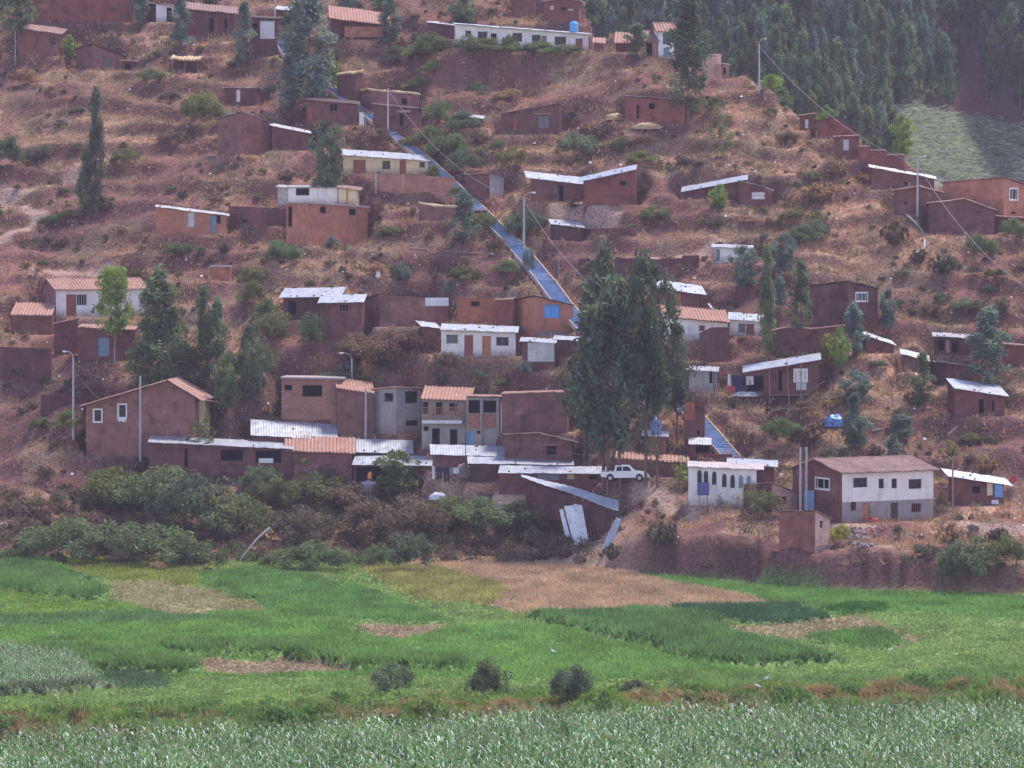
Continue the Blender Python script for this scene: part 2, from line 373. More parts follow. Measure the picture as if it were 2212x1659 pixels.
# ---------------------------------------------------------------- house builder
ADB = dict(adobe=ADOBE, adobe_d=ADOBE_D, adobe_l=ADOBE_L, adobe_r=ADOBE_R)
def rock_mesh(seed):
    r = np.random.default_rng(seed); nu, nv = 8, 5; V = []
    for j in range(nv+1):
        t = -pi/2+pi*j/nv
        for i in range(nu): a = 2*pi*i/nu; q = 1+.2*r.normal(); V.append((cos(t)*cos(a)*q*.5, cos(t)*sin(a)*q*.4, sin(t)*.34*q))
    return mesh_np('rock', V, [(j*nu+i, j*nu+(i+1) % nu, (j+1)*nu+(i+1) % nu, (j+1)*nu+i) for j in range(nv) for i in range(nu)], M['stone'])
ROCKS = [rock_mesh(50+i) for i in range(3)]
HS = []; LAND = []      # LAND: (u, v, phrase) landmarks used to describe the plants beside them
def hs(short, label, cat, uL, uC, uR, vb, vL, vC, vR=None, th=4, dep=4.5, mat='adobe', roof='metal', ops=(), **k):
    HS.append(dict(short=short, label=label, cat=cat, uL=uL, uC=uC, uR=uR, vb=vb, vL=vL, vC=vC, vR=vR, th=th, dep=dep, mat=mat, roof=roof, ops=ops, k=k))
class Fr:
    """house frame: corner C nearest the road, face A runs left from it, face B runs back/right"""
    def __init__(s, d):
        t = radians(d['th']); s.ex = (cos(t), -sin(t)); s.ey = (sin(t), cos(t))
        s.C = hit0(d['uC'], d['vb']) if 'y' not in d['k'] else ray_pt(d['uC'], d['vb'], d['k']['y'])
        s.wA = s.sA(d['uL']) if d['uL'] < d['uC'] else d['dep']
        s.wB = s.sB(d['uR']) if d['uR'] > d['uC']+1 else d['dep']
        s.wB = min(s.wB, 14); s.th = t
        # keep the receding side to a believable depth by turning the house
        mx = d['k'].get('maxd', 6.2)
        if d['uL'] < d['uC'] and d['uR'] > d['uC']+1:
            wideB = (d['uR']-d['uC']) > (d['uC']-d['uL'])
            for q in range(60):
                if wideB and s.wA > mx and d['th'] > 30: d['th'] -= 1
                elif not wideB and s.wB > mx and d['th'] < 60: d['th'] += 1
                else: break
                t = radians(d['th']); s.ex = (cos(t), -sin(t)); s.ey = (sin(t), cos(t)); s.th = t; s.wA = s.sA(d['uL']); s.wB = s.sB(d['uR'])
    def sA(s, u):
        k = (u-CX)/F; return (s.C[0]-k*s.C[1])/(s.ex[0]-k*s.ex[1])
    def sB(s, u):
        k = (u-CX)/F; return (k*s.C[1]-s.C[0])/(s.ey[0]-k*s.ey[1])
    def zA(s, u, v):
        t = s.sA(u); y = s.C[1]-t*s.ex[1]; return CAMZ+(HY-v)/F*y-s.C[2]
    def zB(s, u, v):
        t = s.sB(u); y = s.C[1]+t*s.ey[1]; return CAMZ+(HY-v)/F*y-s.C[2]
def top_fn(d, fr):
    k = d['k']; zC = fr.zA(d['uC'], d['vC']); zL = fr.zA(d['uL'], d['vL']) if d['uL'] < d['uC'] else zC
    if d['uR'] > d['uC']+1 and d['vR'] is not None: zR = fr.zB(d['uR'], d['vR'])
    else: zR = zC+k.get('bk', 0.0)
    g = k.get('gab')
    if g == 'A':
        u, v = k['P']; xP = -fr.sA(u); zP = fr.zA(u, v)
        return (lambda x, y: np.where(np.asarray(x) < xP, zL+(zP-zL)*(np.asarray(x)+fr.wA)/(xP+fr.wA), zC+(zP-zC)*np.asarray(x)/xP)), ('gx', xP)
    if g == 'B':
        if isinstance(k['P'], tuple): u, v = k['P']; yP = fr.sB(u); zP = fr.zB(u, v)
        else: yP = fr.wB/2; zP = zC+k['P']; zR = zC
        return (lambda x, y: np.where(np.asarray(y) > yP, zR+(zP-zR)*(fr.wB-np.asarray(y))/(fr.wB-yP), zC+(zP-zC)*np.asarray(y)/yP)+(zL-zC)*(-np.asarray(x)/fr.wA)), ('gy', yP)
    return (lambda x, y: zC+(zL-zC)*(-np.asarray(x)/fr.wA)+(zR-zC)*np.asarray(y)/fr.wB), ('p', (zC-zL)/fr.wA, (zR-zC)/fr.wB)
def wall_face(mb, Pf, T, topf, ops, m, inn, zlow=-1.6, tb=()):
    """Pf(t,z,depth)->xyz, ops: (t0,t1,z0,z1)"""
    ts = sorted({0, T, *[t for t in tb if 0 < t < T], *[min(max(o[i], .02), T-.02) for o in ops for i in (0, 1)]})
    for t0, t1 in zip(ts[:-1], ts[1:]):
        if t1-t0 < 1e-4: continue
        tm = (t0+t1)/2; z = zlow; oo = sorted([o for o in ops if o[0] < tm < o[1]], key=lambda o: o[2])
        for o in oo:
            if o[2] > z: mb.poly([Pf(t0, z, 0), Pf(t1, z, 0), Pf(t1, o[2], 0), Pf(t0, o[2], 0)], m)
            z = o[3]
        mb.poly([Pf(t0, z, 0), Pf(t1, z, 0), Pf(t1, topf(t1), 0), Pf(t0, topf(t0), 0)], m)
    for t0, t1, z0, z1 in ops:
        d = .32
        for (a, b), (c, e) in (((t0, z0), (t1, z0)), ((t1, z0), (t1, z1)), ((t1, z1), (t0, z1)), ((t0, z1), (t0, z0))):
            mb.poly([Pf(a, b, 0), Pf(c, e, 0), Pf(c, e, d), Pf(a, b, d)], m)
def roof_sheet(mb, x0, x1, y0, y1, zf, along, m, pitch, amp, thk, rnd=.0, seed=0):
    """rectangular sheet; ripples vary along axis `along` ('x' or 'y')"""
    Lr = (x1-x0) if along == 'x' else (y1-y0); Ls = (y1-y0) if along == 'x' else (x1-x0)
    n = int(min(max(Lr/pitch*4, 4), 260)); ns = max(3, int(Ls/.8))
    rng = np.random.default_rng(seed)
    wv = rng.normal(0, rnd, (ns+1, n//6+2))
    top = []; bot = []
    for j in range(ns+1):
        for i in range(n+1):
            a = i/n*Lr; s_ = j/ns*Ls
            x, y = (x0+a, y0+s_) if along == 'x' else (x0+s_, y0+a)
            q = i/6; qi = int(q); qf = q-qi
            z = float(zf(x, y))+amp*sin(2*pi*a/pitch)+(wv[j, qi]*(1-qf)+wv[j, qi+1]*qf)
            top.append((x, y, z+thk)); bot.append((x, y, z))
    I = lambda j, i: j*(n+1)+i
    for j in range(ns):
        for i in range(n):
            q = [I(j, i), I(j, i+1), I(j+1, i+1), I(j+1, i)]
            mb.poly([top[k] for k in q], m)
            if j == 0 or j == ns-1 or i == 0 or i == n-1 or i % 4 == 0: pass
    mb.poly([bot[I(0, 0)], bot[I(ns, 0)], bot[I(ns, n)], bot[I(0, n)]], m)
    for i in range(n):
        mb.poly([bot[I(0, i)], bot[I(0, i+1)], top[I(0, i+1)], top[I(0, i)]], m); mb.poly([bot[I(ns, i+1)], bot[I(ns, i)], top[I(ns, i)], top[I(ns, i+1)]], m)
    for j in range(ns):
        mb.poly([bot[I(j+1, 0)], bot[I(j, 0)], top[I(j, 0)], top[I(j+1, 0)]], m); mb.poly([bot[I(j, n)], bot[I(j+1, n)], top[I(j+1, n)], top[I(j, n)]], m)
RK = {'metal': (.30, .009, .04, .02), 'metal_b': (.30, .009, .04, .02), 'metal_o': (.30, .01, .04, .035), 'tile': (.42, .06, .09, .025), 'tile_o': (.42, .065, .09, .025), 'tile_b': (.42, .05, .09, .03),
      'slab': (1, 0, .2, 0), 'straw': (.5, .05, .22, .09), 'wood_d': (.6, .01, .08, .03)}
def prep(d):
    d['fr'] = fr = Fr(d); k = d['k']
    if d['th'] >= 30: k.setdefault('mr', 1.1)
    if not k.get('nopad'):
        CAPS.append((fr.C, fr.th, fr.C[0]-fr.wA*cos(fr.th)-.2, fr.C[0]+(fr.wB*sin(fr.th) if d['th'] > 15 else 0)+.2, fr.C[2]))
        pad(fr.C, fr.ex, fr.ey, -fr.wA-k.get('ml', .4), k.get('mr', .4), -k.get('mf', .9), fr.wB+.2, fr.C[2]-.05, k.get('bl', 2.2))
    LAND.append(((d['uL']+max(d['uR'], d['uC']))/2, d['vb'], d['short'], max(d['uR'], d['uC'])-d['uL']))
def put_window(root, Pf, t0, t1, z0, z1, spec):
    pane = M[spec.get('pane', 'glass')]; fm = M[spec.get('frame', 'wood')]; mb = MB(); d = .26
    mb.poly([Pf(t0, z0, d), Pf(t1, z0, d), Pf(t1, z1, d), Pf(t0, z1, d)], pane)
    wobj = mb.build('window', root)
    fb = MB(); w_ = .06
    def bar(a0, a1, b0, b1, dd0=.16, dd1=.25):
        fb.hexa([Pf(a0, b0, dd0), Pf(a1, b0, dd0), Pf(a1, b0, dd1), Pf(a0, b0, dd1), Pf(a0, b1, dd0), Pf(a1, b1, dd0), Pf(a1, b1, dd1), Pf(a0, b1, dd1)], fm)
    if spec.get('bigframe'): # raised surround on the wall face
        w2 = .13
        for q in ((t0-w2, t1+w2, z0-w2, z0), (t0-w2, t1+w2, z1, z1+w2), (t0-w2, t0, z0, z1), (t1, t1+w2, z0, z1)): bar(*q, -.04, .05)
    for q in ((t0, t1, z0, z0+w_), (t0, t1, z1-w_, z1), (t0, t0+w_, z0+w_, z1-w_), (t1-w_, t1, z0+w_, z1-w_)): bar(*q)
    nb = spec.get('bars', 1 if (t1-t0) > .9 else 0)
    for i in range(nb):
        c = t0+(t1-t0)*(i+1)/(nb+1); bar(c-.025, c+.025, z0+w_, z1-w_)
    if spec.get('cross'): c = (z0+z1)/2; bar(t0+w_, t1-w_, c-.02, c+.02, .17, .24)
    fb.build('frame', wobj)
def put_door(root, Pf, t0, t1, z0, z1, spec):
    mb = MB(); m = M[spec.get('mat', 'wood_r')]
    d0, d1 = .16, .22
    mb.hexa([Pf(t0, z0, d0), Pf(t1, z0, d0), Pf(t1, z0, d1), Pf(t0, z0, d1), Pf(t0, z1, d0), Pf(t1, z1, d0), Pf(t1, z1, d1), Pf(t0, z1, d1)], m)
    # raised boards
    n = 3
    for i in range(n):
        a = t0+(t1-t0)*(i+.12)/n; b = t0+(t1-t0)*(i+.88)/n
        mb.hexa([Pf(a, z0+.08, d0-.025), Pf(b, z0+.08, d0-.025), Pf(b, z0+.08, d0-.003), Pf(a, z0+.08, d0-.003), Pf(a, z1-.08, d0-.025), Pf(b, z1-.08, d0-.025), Pf(b, z1-.08, d0-.003), Pf(a, z1-.08, d0-.003)], m)
    o = mb.build('door', root)
    h = MB(); c = t1-.1*(t1-t0); zz = z0+(z1-z0)*.48
    h.hexa([Pf(c-.02, zz-.06, d0-.07), Pf(c+.02, zz-.06, d0-.07), Pf(c+.02, zz-.06, d0-.028), Pf(c-.02, zz-.06, d0-.028), Pf(c-.02, zz+.06, d0-.07), Pf(c+.02, zz+.06, d0-.07), Pf(c+.02, zz+.06, d0-.028), Pf(c-.02, zz+.06, d0-.028)], M['dark'])
    h.build('handle', o)
def build_house(d):
    fr, k = d['fr'], d['k']; topf, info = top_fn(d, fr)
    root = empty(k.get('name', d['cat'].replace(' ', '_')), tuple(fr.C), -fr.th, d['label'], d['cat'], k.get('group'))
    d['root'] = root; d['top'] = topf
    vi = int(d['uL']*3+d['vb']) % 6
    def vary(nm):
        if nm in ADB:
            f = (1, 1.18, .86, 1.08, .95, 1.28)[vi]; g = (1, 1.06, .98, .94, 1.1, 1.03)[(vi+int(d['vb'])) % 6]; c = ADB[nm]; return m_adobe((round(c[0]*f, 3), round(c[1]*f*g, 3), round(c[2]*f*g, 3)))
        return M[nm]
    mA = vary(d['mat']); mB = vary(k['matB']) if 'matB' in k else mA
    PA = lambda t, z, q: (-t, q, z)            # t measured leftwards from C
    PB = lambda t, z, q: (-q, t, z)
    oA, oB = [], []
    for op in d['ops']:
        face, kind, u0, v0, u1, v1 = op[:6]; sp = op[6] if len(op) > 6 else {}
        if face == 'A':
            t0, t1 = sorted((fr.sA(u0), fr.sA(u1))); z1 = fr.zA((u0+u1)/2, v0); z0 = fr.zA((u0+u1)/2, v1); Lm = fr.wA
            lim = min(float(topf(-t0, 0)), float(topf(-t1, 0)))
        else:
            t0, t1 = sorted((fr.sB(u0), fr.sB(u1))); z1 = fr.zB((u0+u1)/2, v0); z0 = fr.zB((u0+u1)/2, v1); Lm = fr.wB
            lim = min(float(topf(0, t0)), float(topf(0, t1)))
        t0 = max(t0, .06); t1 = min(t1, Lm-.06)
        if kind in ('door',): z0 = max(min(z0, z0), 0.0) if z0 < .35 else z0
        if kind in ('win', 'door', 'hole'): z1 = min(z1, lim-.08)
        (oA if face == 'A' else oB).append((kind, t0, t1, z0, z1, sp))
    if k.get('open'):      # open lean-to: corner posts instead of walls
        n = k['open']
        for i in range(n):
            t = fr.wA*i/(n-1)
            for y in (0.05, fr.wB-.1):
                mb = MB(); mb.tube((-t, y, -1.2), (-t, y, float(topf(-t, y))), .07, .06, M['wood'], 6); mb.build('post', root)
        if k.get('back'):
            mb = MB(); mb.box(-fr.wA, 0, fr.wB-.3, fr.wB-.12, -1, float(topf(-fr.wA/2, fr.wB))-.2, mA); mb.build('back_wall', root)
    else:
        mb = MB()
        gx = [-info[1]] if info[0] == 'gx' else []; gy = [info[1]] if info[0] == 'gy' else []
        zl = k.get('zlow', -1.6)
        wall_face(mb, PA, fr.wA, lambda t: float(topf(-t, 0)), [o[1:5] for o in oA if o[0] in ('win', 'door', 'hole')], mA, 1, zl, gx)
        wall_face(mb, PB, fr.wB, lambda t: float(topf(0, t)), [o[1:5] for o in oB if o[0] in ('win', 'door', 'hole')], mB, 1, zl, gy)
        wall_face(mb, lambda t, z, q: (-t, fr.wB, z), fr.wA, lambda t: float(topf(-t, fr.wB)), [], mB, 1, zl, gx)
        wall_face(mb, lambda t, z, q: (-fr.wA, t, z), fr.wB, lambda t: float(topf(-fr.wA, t)), [], mB, 1, zl, gy)
        # floor
        mb.poly([(-fr.wA, 0, -.02), (0, 0, -.02), (0, fr.wB, -.02), (-fr.wA, fr.wB, -.02)], M['adobe_d'])
        mb.build('wall', root)
    for Pf, ol in ((PA, oA), (PB, oB)):
        for kind, t0, t1, z0, z1, sp in ol:
            if kind == 'win': put_window(root, Pf, t0, t1, z0, z1, sp)
            elif kind == 'hole': put_window(root, lambda t, z, q: Pf(t, z, q+.05), t0, t1, z0, z1, dict(pane='dark', frame='wood_d', bars=0, **{kk: vv for kk, vv in sp.items() if kk not in ('pane', 'frame', 'bars')}))  # black pane stands in for the unlit interior of the opening
            elif kind == 'door': put_door(root, Pf, t0, t1, z0, z1, sp)
            elif kind == 'panel':
                mb = MB(); q0, q1 = sp.get('out', -.06), sp.get('in', -.012); m = M[sp['mat']]
                mb.hexa([Pf(t0, z0, q0), Pf(t1, z0, q0), Pf(t1, z0, q1), Pf(t0, z0, q1), Pf(t0, z1, q0), Pf(t1, z1, q0), Pf(t1, z1, q1), Pf(t0, z1, q1)], m)
                mb.build(sp.get('name', 'panel'), root)
    r = d['roof']
    if r != 'none':
        pit, amp, thk, rnd = RK.get(r, (1, 0, .06, .01)); m = M[r]; mb = MB()
        ol_, or_, of_, ob_ = k.get('oh', (.3, .3, .35, .3)); X0, X1, Y0, Y1 = -fr.wA-ol_, or_, -of_, fr.wB+ob_
        sd_ = abs(hash(d['label'])) % 9999 if False else int(d['uL']*7+d['vb']) % 9999
        if info[0] == 'gx':
            xP = info[1]; zP = float(topf(xP, 0)); zl = float(topf(-fr.wA, 0)); zr = float(topf(0, 0))
            roof_sheet(mb, X0, xP-.02, Y0, Y1, lambda x, y: zP+(zl-zP)*(xP-x)/(xP+fr.wA)+.02, 'y', m, pit, amp, thk, rnd, sd_)
            roof_sheet(mb, xP+.02, X1, Y0, Y1, lambda x, y: zP+(zr-zP)*(x-xP)/(-xP)+.02, 'y', m, pit, amp, thk, rnd, sd_+1)
            mb.tube((xP, Y0, zP+thk), (xP, Y1, zP+thk), .09, .09, m, 6)
        elif info[0] == 'gy':
            yP = info[1]
            sx = (float(topf(0, 0))-float(topf(-fr.wA, 0)))/fr.wA
            zP = float(topf(0, yP)); z0 = float(topf(0, 0)); z1 = float(topf(0, fr.wB))
            roof_sheet(mb, X0, X1, Y0, yP-.02, lambda x, y: zP+(z0-zP)*(yP-y)/yP+sx*x+.02, 'x', m, pit, amp, thk, rnd, sd_)
            roof_sheet(mb, X0, X1, yP+.02, Y1, lambda x, y: zP+(z1-zP)*(y-yP)/(fr.wB-yP)+sx*x+.02, 'x', m, pit, amp, thk, rnd, sd_+1)
            mb.tube((X0, yP, zP+thk+sx*X0), (X1, yP, zP+thk+sx*X1), .09, .09, m, 6)
        else:
            al = 'y' if abs(info[1]) > abs(info[2]) else 'x'
            roof_sheet(mb, X0, X1, Y0, Y1, lambda x, y: float(topf(x, y))+.02, al, m, pit, amp, thk, rnd, sd_)
        ro = mb.build('roof', root)
        if r in ('metal', 'metal_b', 'metal_o') and fr.wA*fr.wB > 8:
            rg = random.Random(int(d['uL']+d['vb']))
            for q in range(rg.randint(3, 6)):      # stones holding the sheets down
                x, y = -rg.uniform(.1, .95)*fr.wA, rg.choice([-.1, .1, fr.wB*.5, fr.wB*.9]); s_ = rg.uniform(.18, .34)
                st = link('stone_weight', ROCKS[q % 3], ro, (x, y, float(topf(x, y))+.07+s_*.2), rg.random()*6); st.scale = (s_, s_, s_*.8)
    for fn in k.get('extra', ()): fn(d, fr, root)
    return root

WS = []
def ws(short, label, pts, mat='adobe', cap=None, th=.35, cat='wall', name='adobe_wall', **k):
    """free-standing wall along (u, v_base, v_top) points"""
    WS.append(dict(short=short, label=label, pts=pts, mat=mat, cap=cap, th=th, cat=cat, name=name, k=k))
def build_wall(d):
    P = []; 
    for p in d['pts']:
        h = hit(p[0], p[1]); P.append((h, max(.15, CAMZ+(HY-p[2])/F*h[1]-h[2])))
    c = P[0][0]; mb = MB(); cap = MB(); m = M[d['mat']]; th = d['th']
    for (a, ha), (b, hb) in zip(P[:-1], P[1:]):
        n = max(1, int(np.hypot(b[0]-a[0], b[1]-a[1])/1.6)); dx, dy = b[0]-a[0], b[1]-a[1]; l = max(1e-3, sqrt(dx*dx+dy*dy)); nx, ny = -dy/l*th, dx/l*th
        if ny < 0: nx, ny = -nx, -ny
        za0, zb0 = a[2]+ha, b[2]+hb
        for i in range(n):
            f0, f1 = i/n, (i+1)/n
            x0, y0, x1, y1 = a[0]+dx*f0-c[0], a[1]+dy*f0-c[1], a[0]+dx*f1-c[0], a[1]+dy*f1-c[1]
            zt0, zt1 = za0+(zb0-za0)*f0-c[2], za0+(zb0-za0)*f1-c[2]
            if d['k'].get('ragged'): zt0 += random.uniform(-.25, .1); zt1 = zt0+random.uniform(-.2, .2)
            if d['k'].get('steps'): zt0 = zt1 = max(zt0, zt1) if not i % 2 else (zt0+zt1)/2
            g0 = float(hfin(x0+c[0], y0+c[1]))-c[2]; g1 = float(hfin(x1+c[0], y1+c[1]))-c[2]; zb = min(g0, g1)-.9
            mb.hexa([(x0, y0, zb), (x1, y1, zb), (x1+nx, y1+ny, zb), (x0+nx, y0+ny, zb), (x0, y0, zt0), (x1, y1, zt1), (x1+nx, y1+ny, zt1), (x0+nx, y0+ny, zt0)], m)
            if d['cap']:
                e = .12/l; ox, oy = -nx*.5, -ny*.5; t_ = .1; k = 1.9
                for q in range(5 if d['cap'] != 'straw' else 3):
                    g, h_ = q/(5 if d['cap'] != 'straw' else 3), (q+.82)/(5 if d['cap'] != 'straw' else 3); r_ = random.uniform(0, .05)
                    a0 = (x0+(x1-x0)*g+ox, y0+(y1-y0)*g+oy, zt0+(zt1-zt0)*g+.004+r_); b0 = (x0+(x1-x0)*h_+ox, y0+(y1-y0)*h_+oy, zt0+(zt1-zt0)*h_+.004+r_)
                    cap.hexa([a0, b0, (b0[0]+nx*k, b0[1]+ny*k, b0[2]), (a0[0]+nx*k, a0[1]+ny*k, a0[2]), (a0[0], a0[1], a0[2]+t_), (b0[0], b0[1], b0[2]+t_), (b0[0]+nx*k, b0[1]+ny*k, b0[2]+t_+.06), (a0[0]+nx*k, a0[1]+ny*k, a0[2]+t_+.06)], M[d['cap']])
    if d['cap']:
        root = empty(d['name'], tuple(c), 0, d['label'], d['cat'], d['k'].get('group')); mb.build('wall', root); cap.build('coping', root)
    else:
        root = tag(mb.build(d['name'], None, tuple(c)), d['label'], d['cat'], d['k'].get('group'))
    pu = [p[0] for p in d['pts']]; LAND.append((sum(pu)/len(pu), d['pts'][0][1], d['short'], max(pu)-min(pu)))
    return root
M['pinktin'] = m_metal((.56, .47, .45), .45, .3, .3); RK['pinktin'] = (.3, .01, .06, .02)
# ---------------------------------------------------------------- the buildings (all measures read off the survey view)
W = 'win'; D = 'door'
def facade_balcony(d, fr, root): pass
# --- topmost row
hs('the long mud wall house', 'long windowless red-brown mud brick building at the top left edge', 'house', 75, 288, 288, 48, -70, -45, th=-2, mat='adobe_r', roof='tile_b', dep=6, mf=.5, bk=.8)
hs('the whitewashed cottage', 'whitewashed front with one dark doorway and brown end wall, top left', 'cottage', 320, 337, 388, 48, 8, 9, 14, th=75, dep=1.4, mat='adobe_d', roof='tile_b', matB='white', ops=[('B', 'hole', 360, 16, 372, 47)], oh=(.3, .3, .3, .2))
hs('the porch house', 'mud brick house with a post porch and dark doorway, near the top left', 'house', 408, 510, 510, 76, 18, 28, dep=4, bk=.9, mat='adobe', roof='tile_b', th=-3,
   ops=[('A', 'hole', 452, 38, 462, 68), ('A', D, 463, 39, 471, 68, dict(mat='wood_r')), ('A', 'hole', 484, 40, 494, 62)], oh=(.6, .3, .9, .3), extra=['porchposts'])
hs('the white sheet shed', 'tall mud brick shed with a big white sheet hung across its front', 'shed', 541, 599, 599, 122, 38, 41, dep=4, mat='adobe_d', roof='wood_d', bk=.4,
   ops=[('A', 'panel', 562, 46, 593, 84, dict(mat='fabric_w', name='white_sheet')), ('A', 'hole', 545, 50, 557, 80)])
hs('the tin strip house', 'low mud brick house with a bright tin roof strip behind tall trees', 'house', 596, 662, 662, 56, 20, 27, dep=4, mat='adobe_d', roof='metal', bk=.6)
hs('the balcony house', 'house with an orange tiled roof over a brick-red balcony wall, upper left of centre', 'house', 715, 838, 838, 84, 36, 51, dep=3.5, bk=1.5, mat='adobe_d', roof='tile_o', th=-4,
   ops=[('A', 'hole', 800, 56, 812, 68), ('A', 'hole', 822, 55, 832, 68), ('A', 'panel', 744, 58, 828, 81, dict(mat='brick', name='balcony_wall', out=-.7, **{'in': -.5}))], oh=(.3, .4, .8, .2))
hs('the low dark shed', 'low dark shed under a thin tin roof left of the long white building', 'shed', 926, 992, 992, 84, 49, 56, dep=3, mat='adobe_d', roof='metal_o', bk=.3)
hs('the long white building', 'very long white building with many windows and doors under a thin grey roof, top centre', 'school', 985, 1271, 1271, 109, 52, 74, dep=5, mat='white', roof='metal', bk=.35, th=-3, name='long_building', mf=.8, bl=4.5,
   ops=[('A', W, 1032, 68, 1053, 86), ('A', 'hole', 1060, 72, 1073, 97), ('A', W, 1107, 71, 1128, 90), ('A', W, 1149, 75, 1168, 94), ('A', D, 1169, 77, 1181, 106, dict(mat='wood')), ('A', W, 1198, 79, 1223, 98), ('A', D, 1243, 83, 1259, 109, dict(mat='wood_r')), ('A', W, 1005, 66, 1018, 80)], oh=(.3, .4, .5, .1))
hs('the topmost brick house', 'red brick house with two pale patches on its wall, topmost above the blue tank', 'house', 1176, 1250, 1250, 50, 4, 3, dep=4, mat='adobe_r', roof='tile_b', gab='A', P=(1215, -2), th=8,
   ops=[('A', W, 1187, 11, 1197, 22, dict(pane='wgrey')), ('A', 'hole', 1212, 15, 1222, 23), ('A', W, 1226, 18, 1240, 24, dict(pane='wgrey'))])
hs('the cut-off mud hut', 'plain dark mud brick hut cut by the top edge left of the topmost brick house', 'hut', 1108, 1154, 1154, 38, -10, -10, dep=4, mat='adobe_r', roof='tile_b')
hs('the small tiled hut', 'small hut with a ribbed pinkish tile roof between the white building and the tower house', 'hut', 1330, 1367, 1367, 112, 91, 93, dep=3, bk=1.3, mat='adobe_d', roof='tile_o', oh=(.2, .2, .4, .2))
hs('the tiny lean-to', 'tiny tiled lean-to hidden in shrubs beside the long white building', 'hut', 1284, 1303, 1303, 112, 92, 93, dep=2, bk=.6, mat='adobe_l', roof='tile_o')
hs('the tower house', 'narrow white two-storey house with an orange tile roof and a bright blue upper door', 'house', 1412, 1422, 1456, 125, 66, 65, 66, th=78, dep=3, mat='white', matB='white', roof='tile_o', gab='A', P=(1417, 51), oh=(.35, .35, .45, .45),
   ops=[('B', D, 1432, 70, 1446, 96, dict(mat='navy')), ('B', D, 1433, 103, 1446, 124, dict(mat='teal'))])
hs('the tiled porch', 'small tiled porch with a pale brick pier leaning on the white tower house', 'porch', 1392, 1420, 1420, 125, 88, 88, dep=2.5, bk=1.2, mat='brick_p', roof='tile_b', ops=[('A', 'hole', 1396, 93, 1409, 122)])
hs('the roofless brick block', 'roofless pink brick shell with stubby pillars standing on the ridge', 'ruin', 1520, 1541, 1558, 168, 119, 116, 116, th=40, mat='pink', roof='none', dep=3, ml=.2, zlow=-2.5)
hs('the ridge outhouse', 'tiny outhouse with a tiled top just right of the roofless brick block', 'hut', 1559, 1574, 1574, 170, 139, 141, dep=1.5, mat='adobe_l', roof='tile', oh=(.15, .15, .2, .1), ops=[('A', 'hole', 1562, 146, 1568, 160)], zlow=-2.5)
# --- second row
hs('the leftmost hut', 'mud brick hut with one barred window, leftmost under the tall thin tree', 'house', 40, 131, 131, 121, 61, 74, dep=4, mat='adobe', roof='tile_b', bk=.8, th=3, ops=[('A', W, 107, 78, 120, 98, dict(pane='dark', bars=3))])
hs('the notched hut', 'mud brick hut with a slanting dark roof edge and a grey barred window, upper left', 'house', 165, 200, 266, 152, 107, 97, 122, th=62, mat='adobe_d', matB='adobe', roof='wood_d', oh=(.2, .2, .25, .2), ops=[('B', W, 222, 123, 243, 146, dict(pane='glass_g', bars=4))])
hs('the low annex', 'low mud annex with a dark opening attached right of the notched hut', 'shed', 266, 288, 288, 152, 132, 133, dep=2.5, mat='adobe', roof='tile_b', ops=[('A', 'hole', 269, 137, 284, 150)])
hs('the straw shelter', 'open shelter of poles roofed with dry straw, upper left hillside', 'shelter', 372, 427, 427, 158, 130, 131, dep=2.6, bk=.5, roof='straw', open=3, back=1, mat='adobe_d', oh=(.3, .3, .5, .2))
hs('the white-door shed', 'squat dark shed with a narrow white door, left of the big leafy trees', 'shed', 485, 556, 556, 228, 190, 191, dep=3, mat='adobe_d', roof='metal_o', ops=[('A', D, 510, 194, 519, 220, dict(mat='wpaint'))])
hs('the two-tone gable house', 'tall mud house with a pale roof edge and reddish right wall, gable facing left', 'house', 470, 523, 587, 335, 258, 243, 267, th=50, mat='adobe', matB='adobe_r', roof='metal_o', oh=(.3, .2, .3, .2))
hs('the tin-topped stable', 'low stable under two overlapping bright tin sheets beside the two-tone gable house', 'stable', 588, 668, 668, 325, 272, 288, dep=3.5, mat='adobe_d', roof='metal', bk=.4, th=-5)
hs('the crooked-roof house', 'mud house with one small window and white panels leaning at its right end', 'house', 662, 774, 774, 270, 216, 226, dep=4, mat='adobe', roof='wood_d', bk=.5, th=-3, oh=(.6, .3, .4, .2), ops=[('A', W, 712, 224, 730, 241, dict(pane='dark')), ('A', D, 664, 232, 676, 262, dict(mat='wood_r'))])
hs('the straw-topped house', 'upright mud house with yellow straw along its flat top, above the stairway bend', 'house', 728, 768, 784, 218, 162, 158, 157, th=35, mat='adobe', roof='straw', oh=(.1, .1, .1, .1))
hs('the walled yard house', 'long low mud house fringed with dry straw and a washing pole in front', 'house', 776, 805, 906, 233, 198, 196, 205, th=70, mat='adobe', roof='straw', oh=(.1, .1, .15, .2), ops=[('B', 'hole', 868, 212, 880, 226)])
hs('the stair-side hut', 'mud hut with a small tiled ledge right beside the blue stairway top', 'hut', 806, 906, 906, 278, 226, 236, dep=3, mat='adobe', roof='wood_d', bk=.2, ops=[('A', 'hole', 862, 246, 872, 272), ('A', 'panel', 858, 238, 888, 243, dict(mat='tile_o', name='tiled_ledge', out=-.5))])
hs('the slant-topped mud house', 'mud house with a roof rising to the right and a wide curtained window, centre', 'house', 1082, 1208, 1208, 290, 246, 225, dep=4.5, mat='adobe', roof='wood_d', bk=.15, oh=(.15, .1, .15, .1), ops=[('A', W, 1161, 250, 1187, 277, dict(pane='glass_g')), ('A', D, 1108, 252, 1118, 282, dict(mat='wood_r')), ('A', 'panel', 1152, 244, 1191, 247, dict(mat='wood', name='lintel', out=-.1))])
hs('the tin patch shed', 'little shed showing only a pale tin roof among the shrubs above the centre', 'shed', 984, 1040, 1040, 275, 250, 256, dep=2.5, bk=.35, mat='adobe_d', roof='metal')
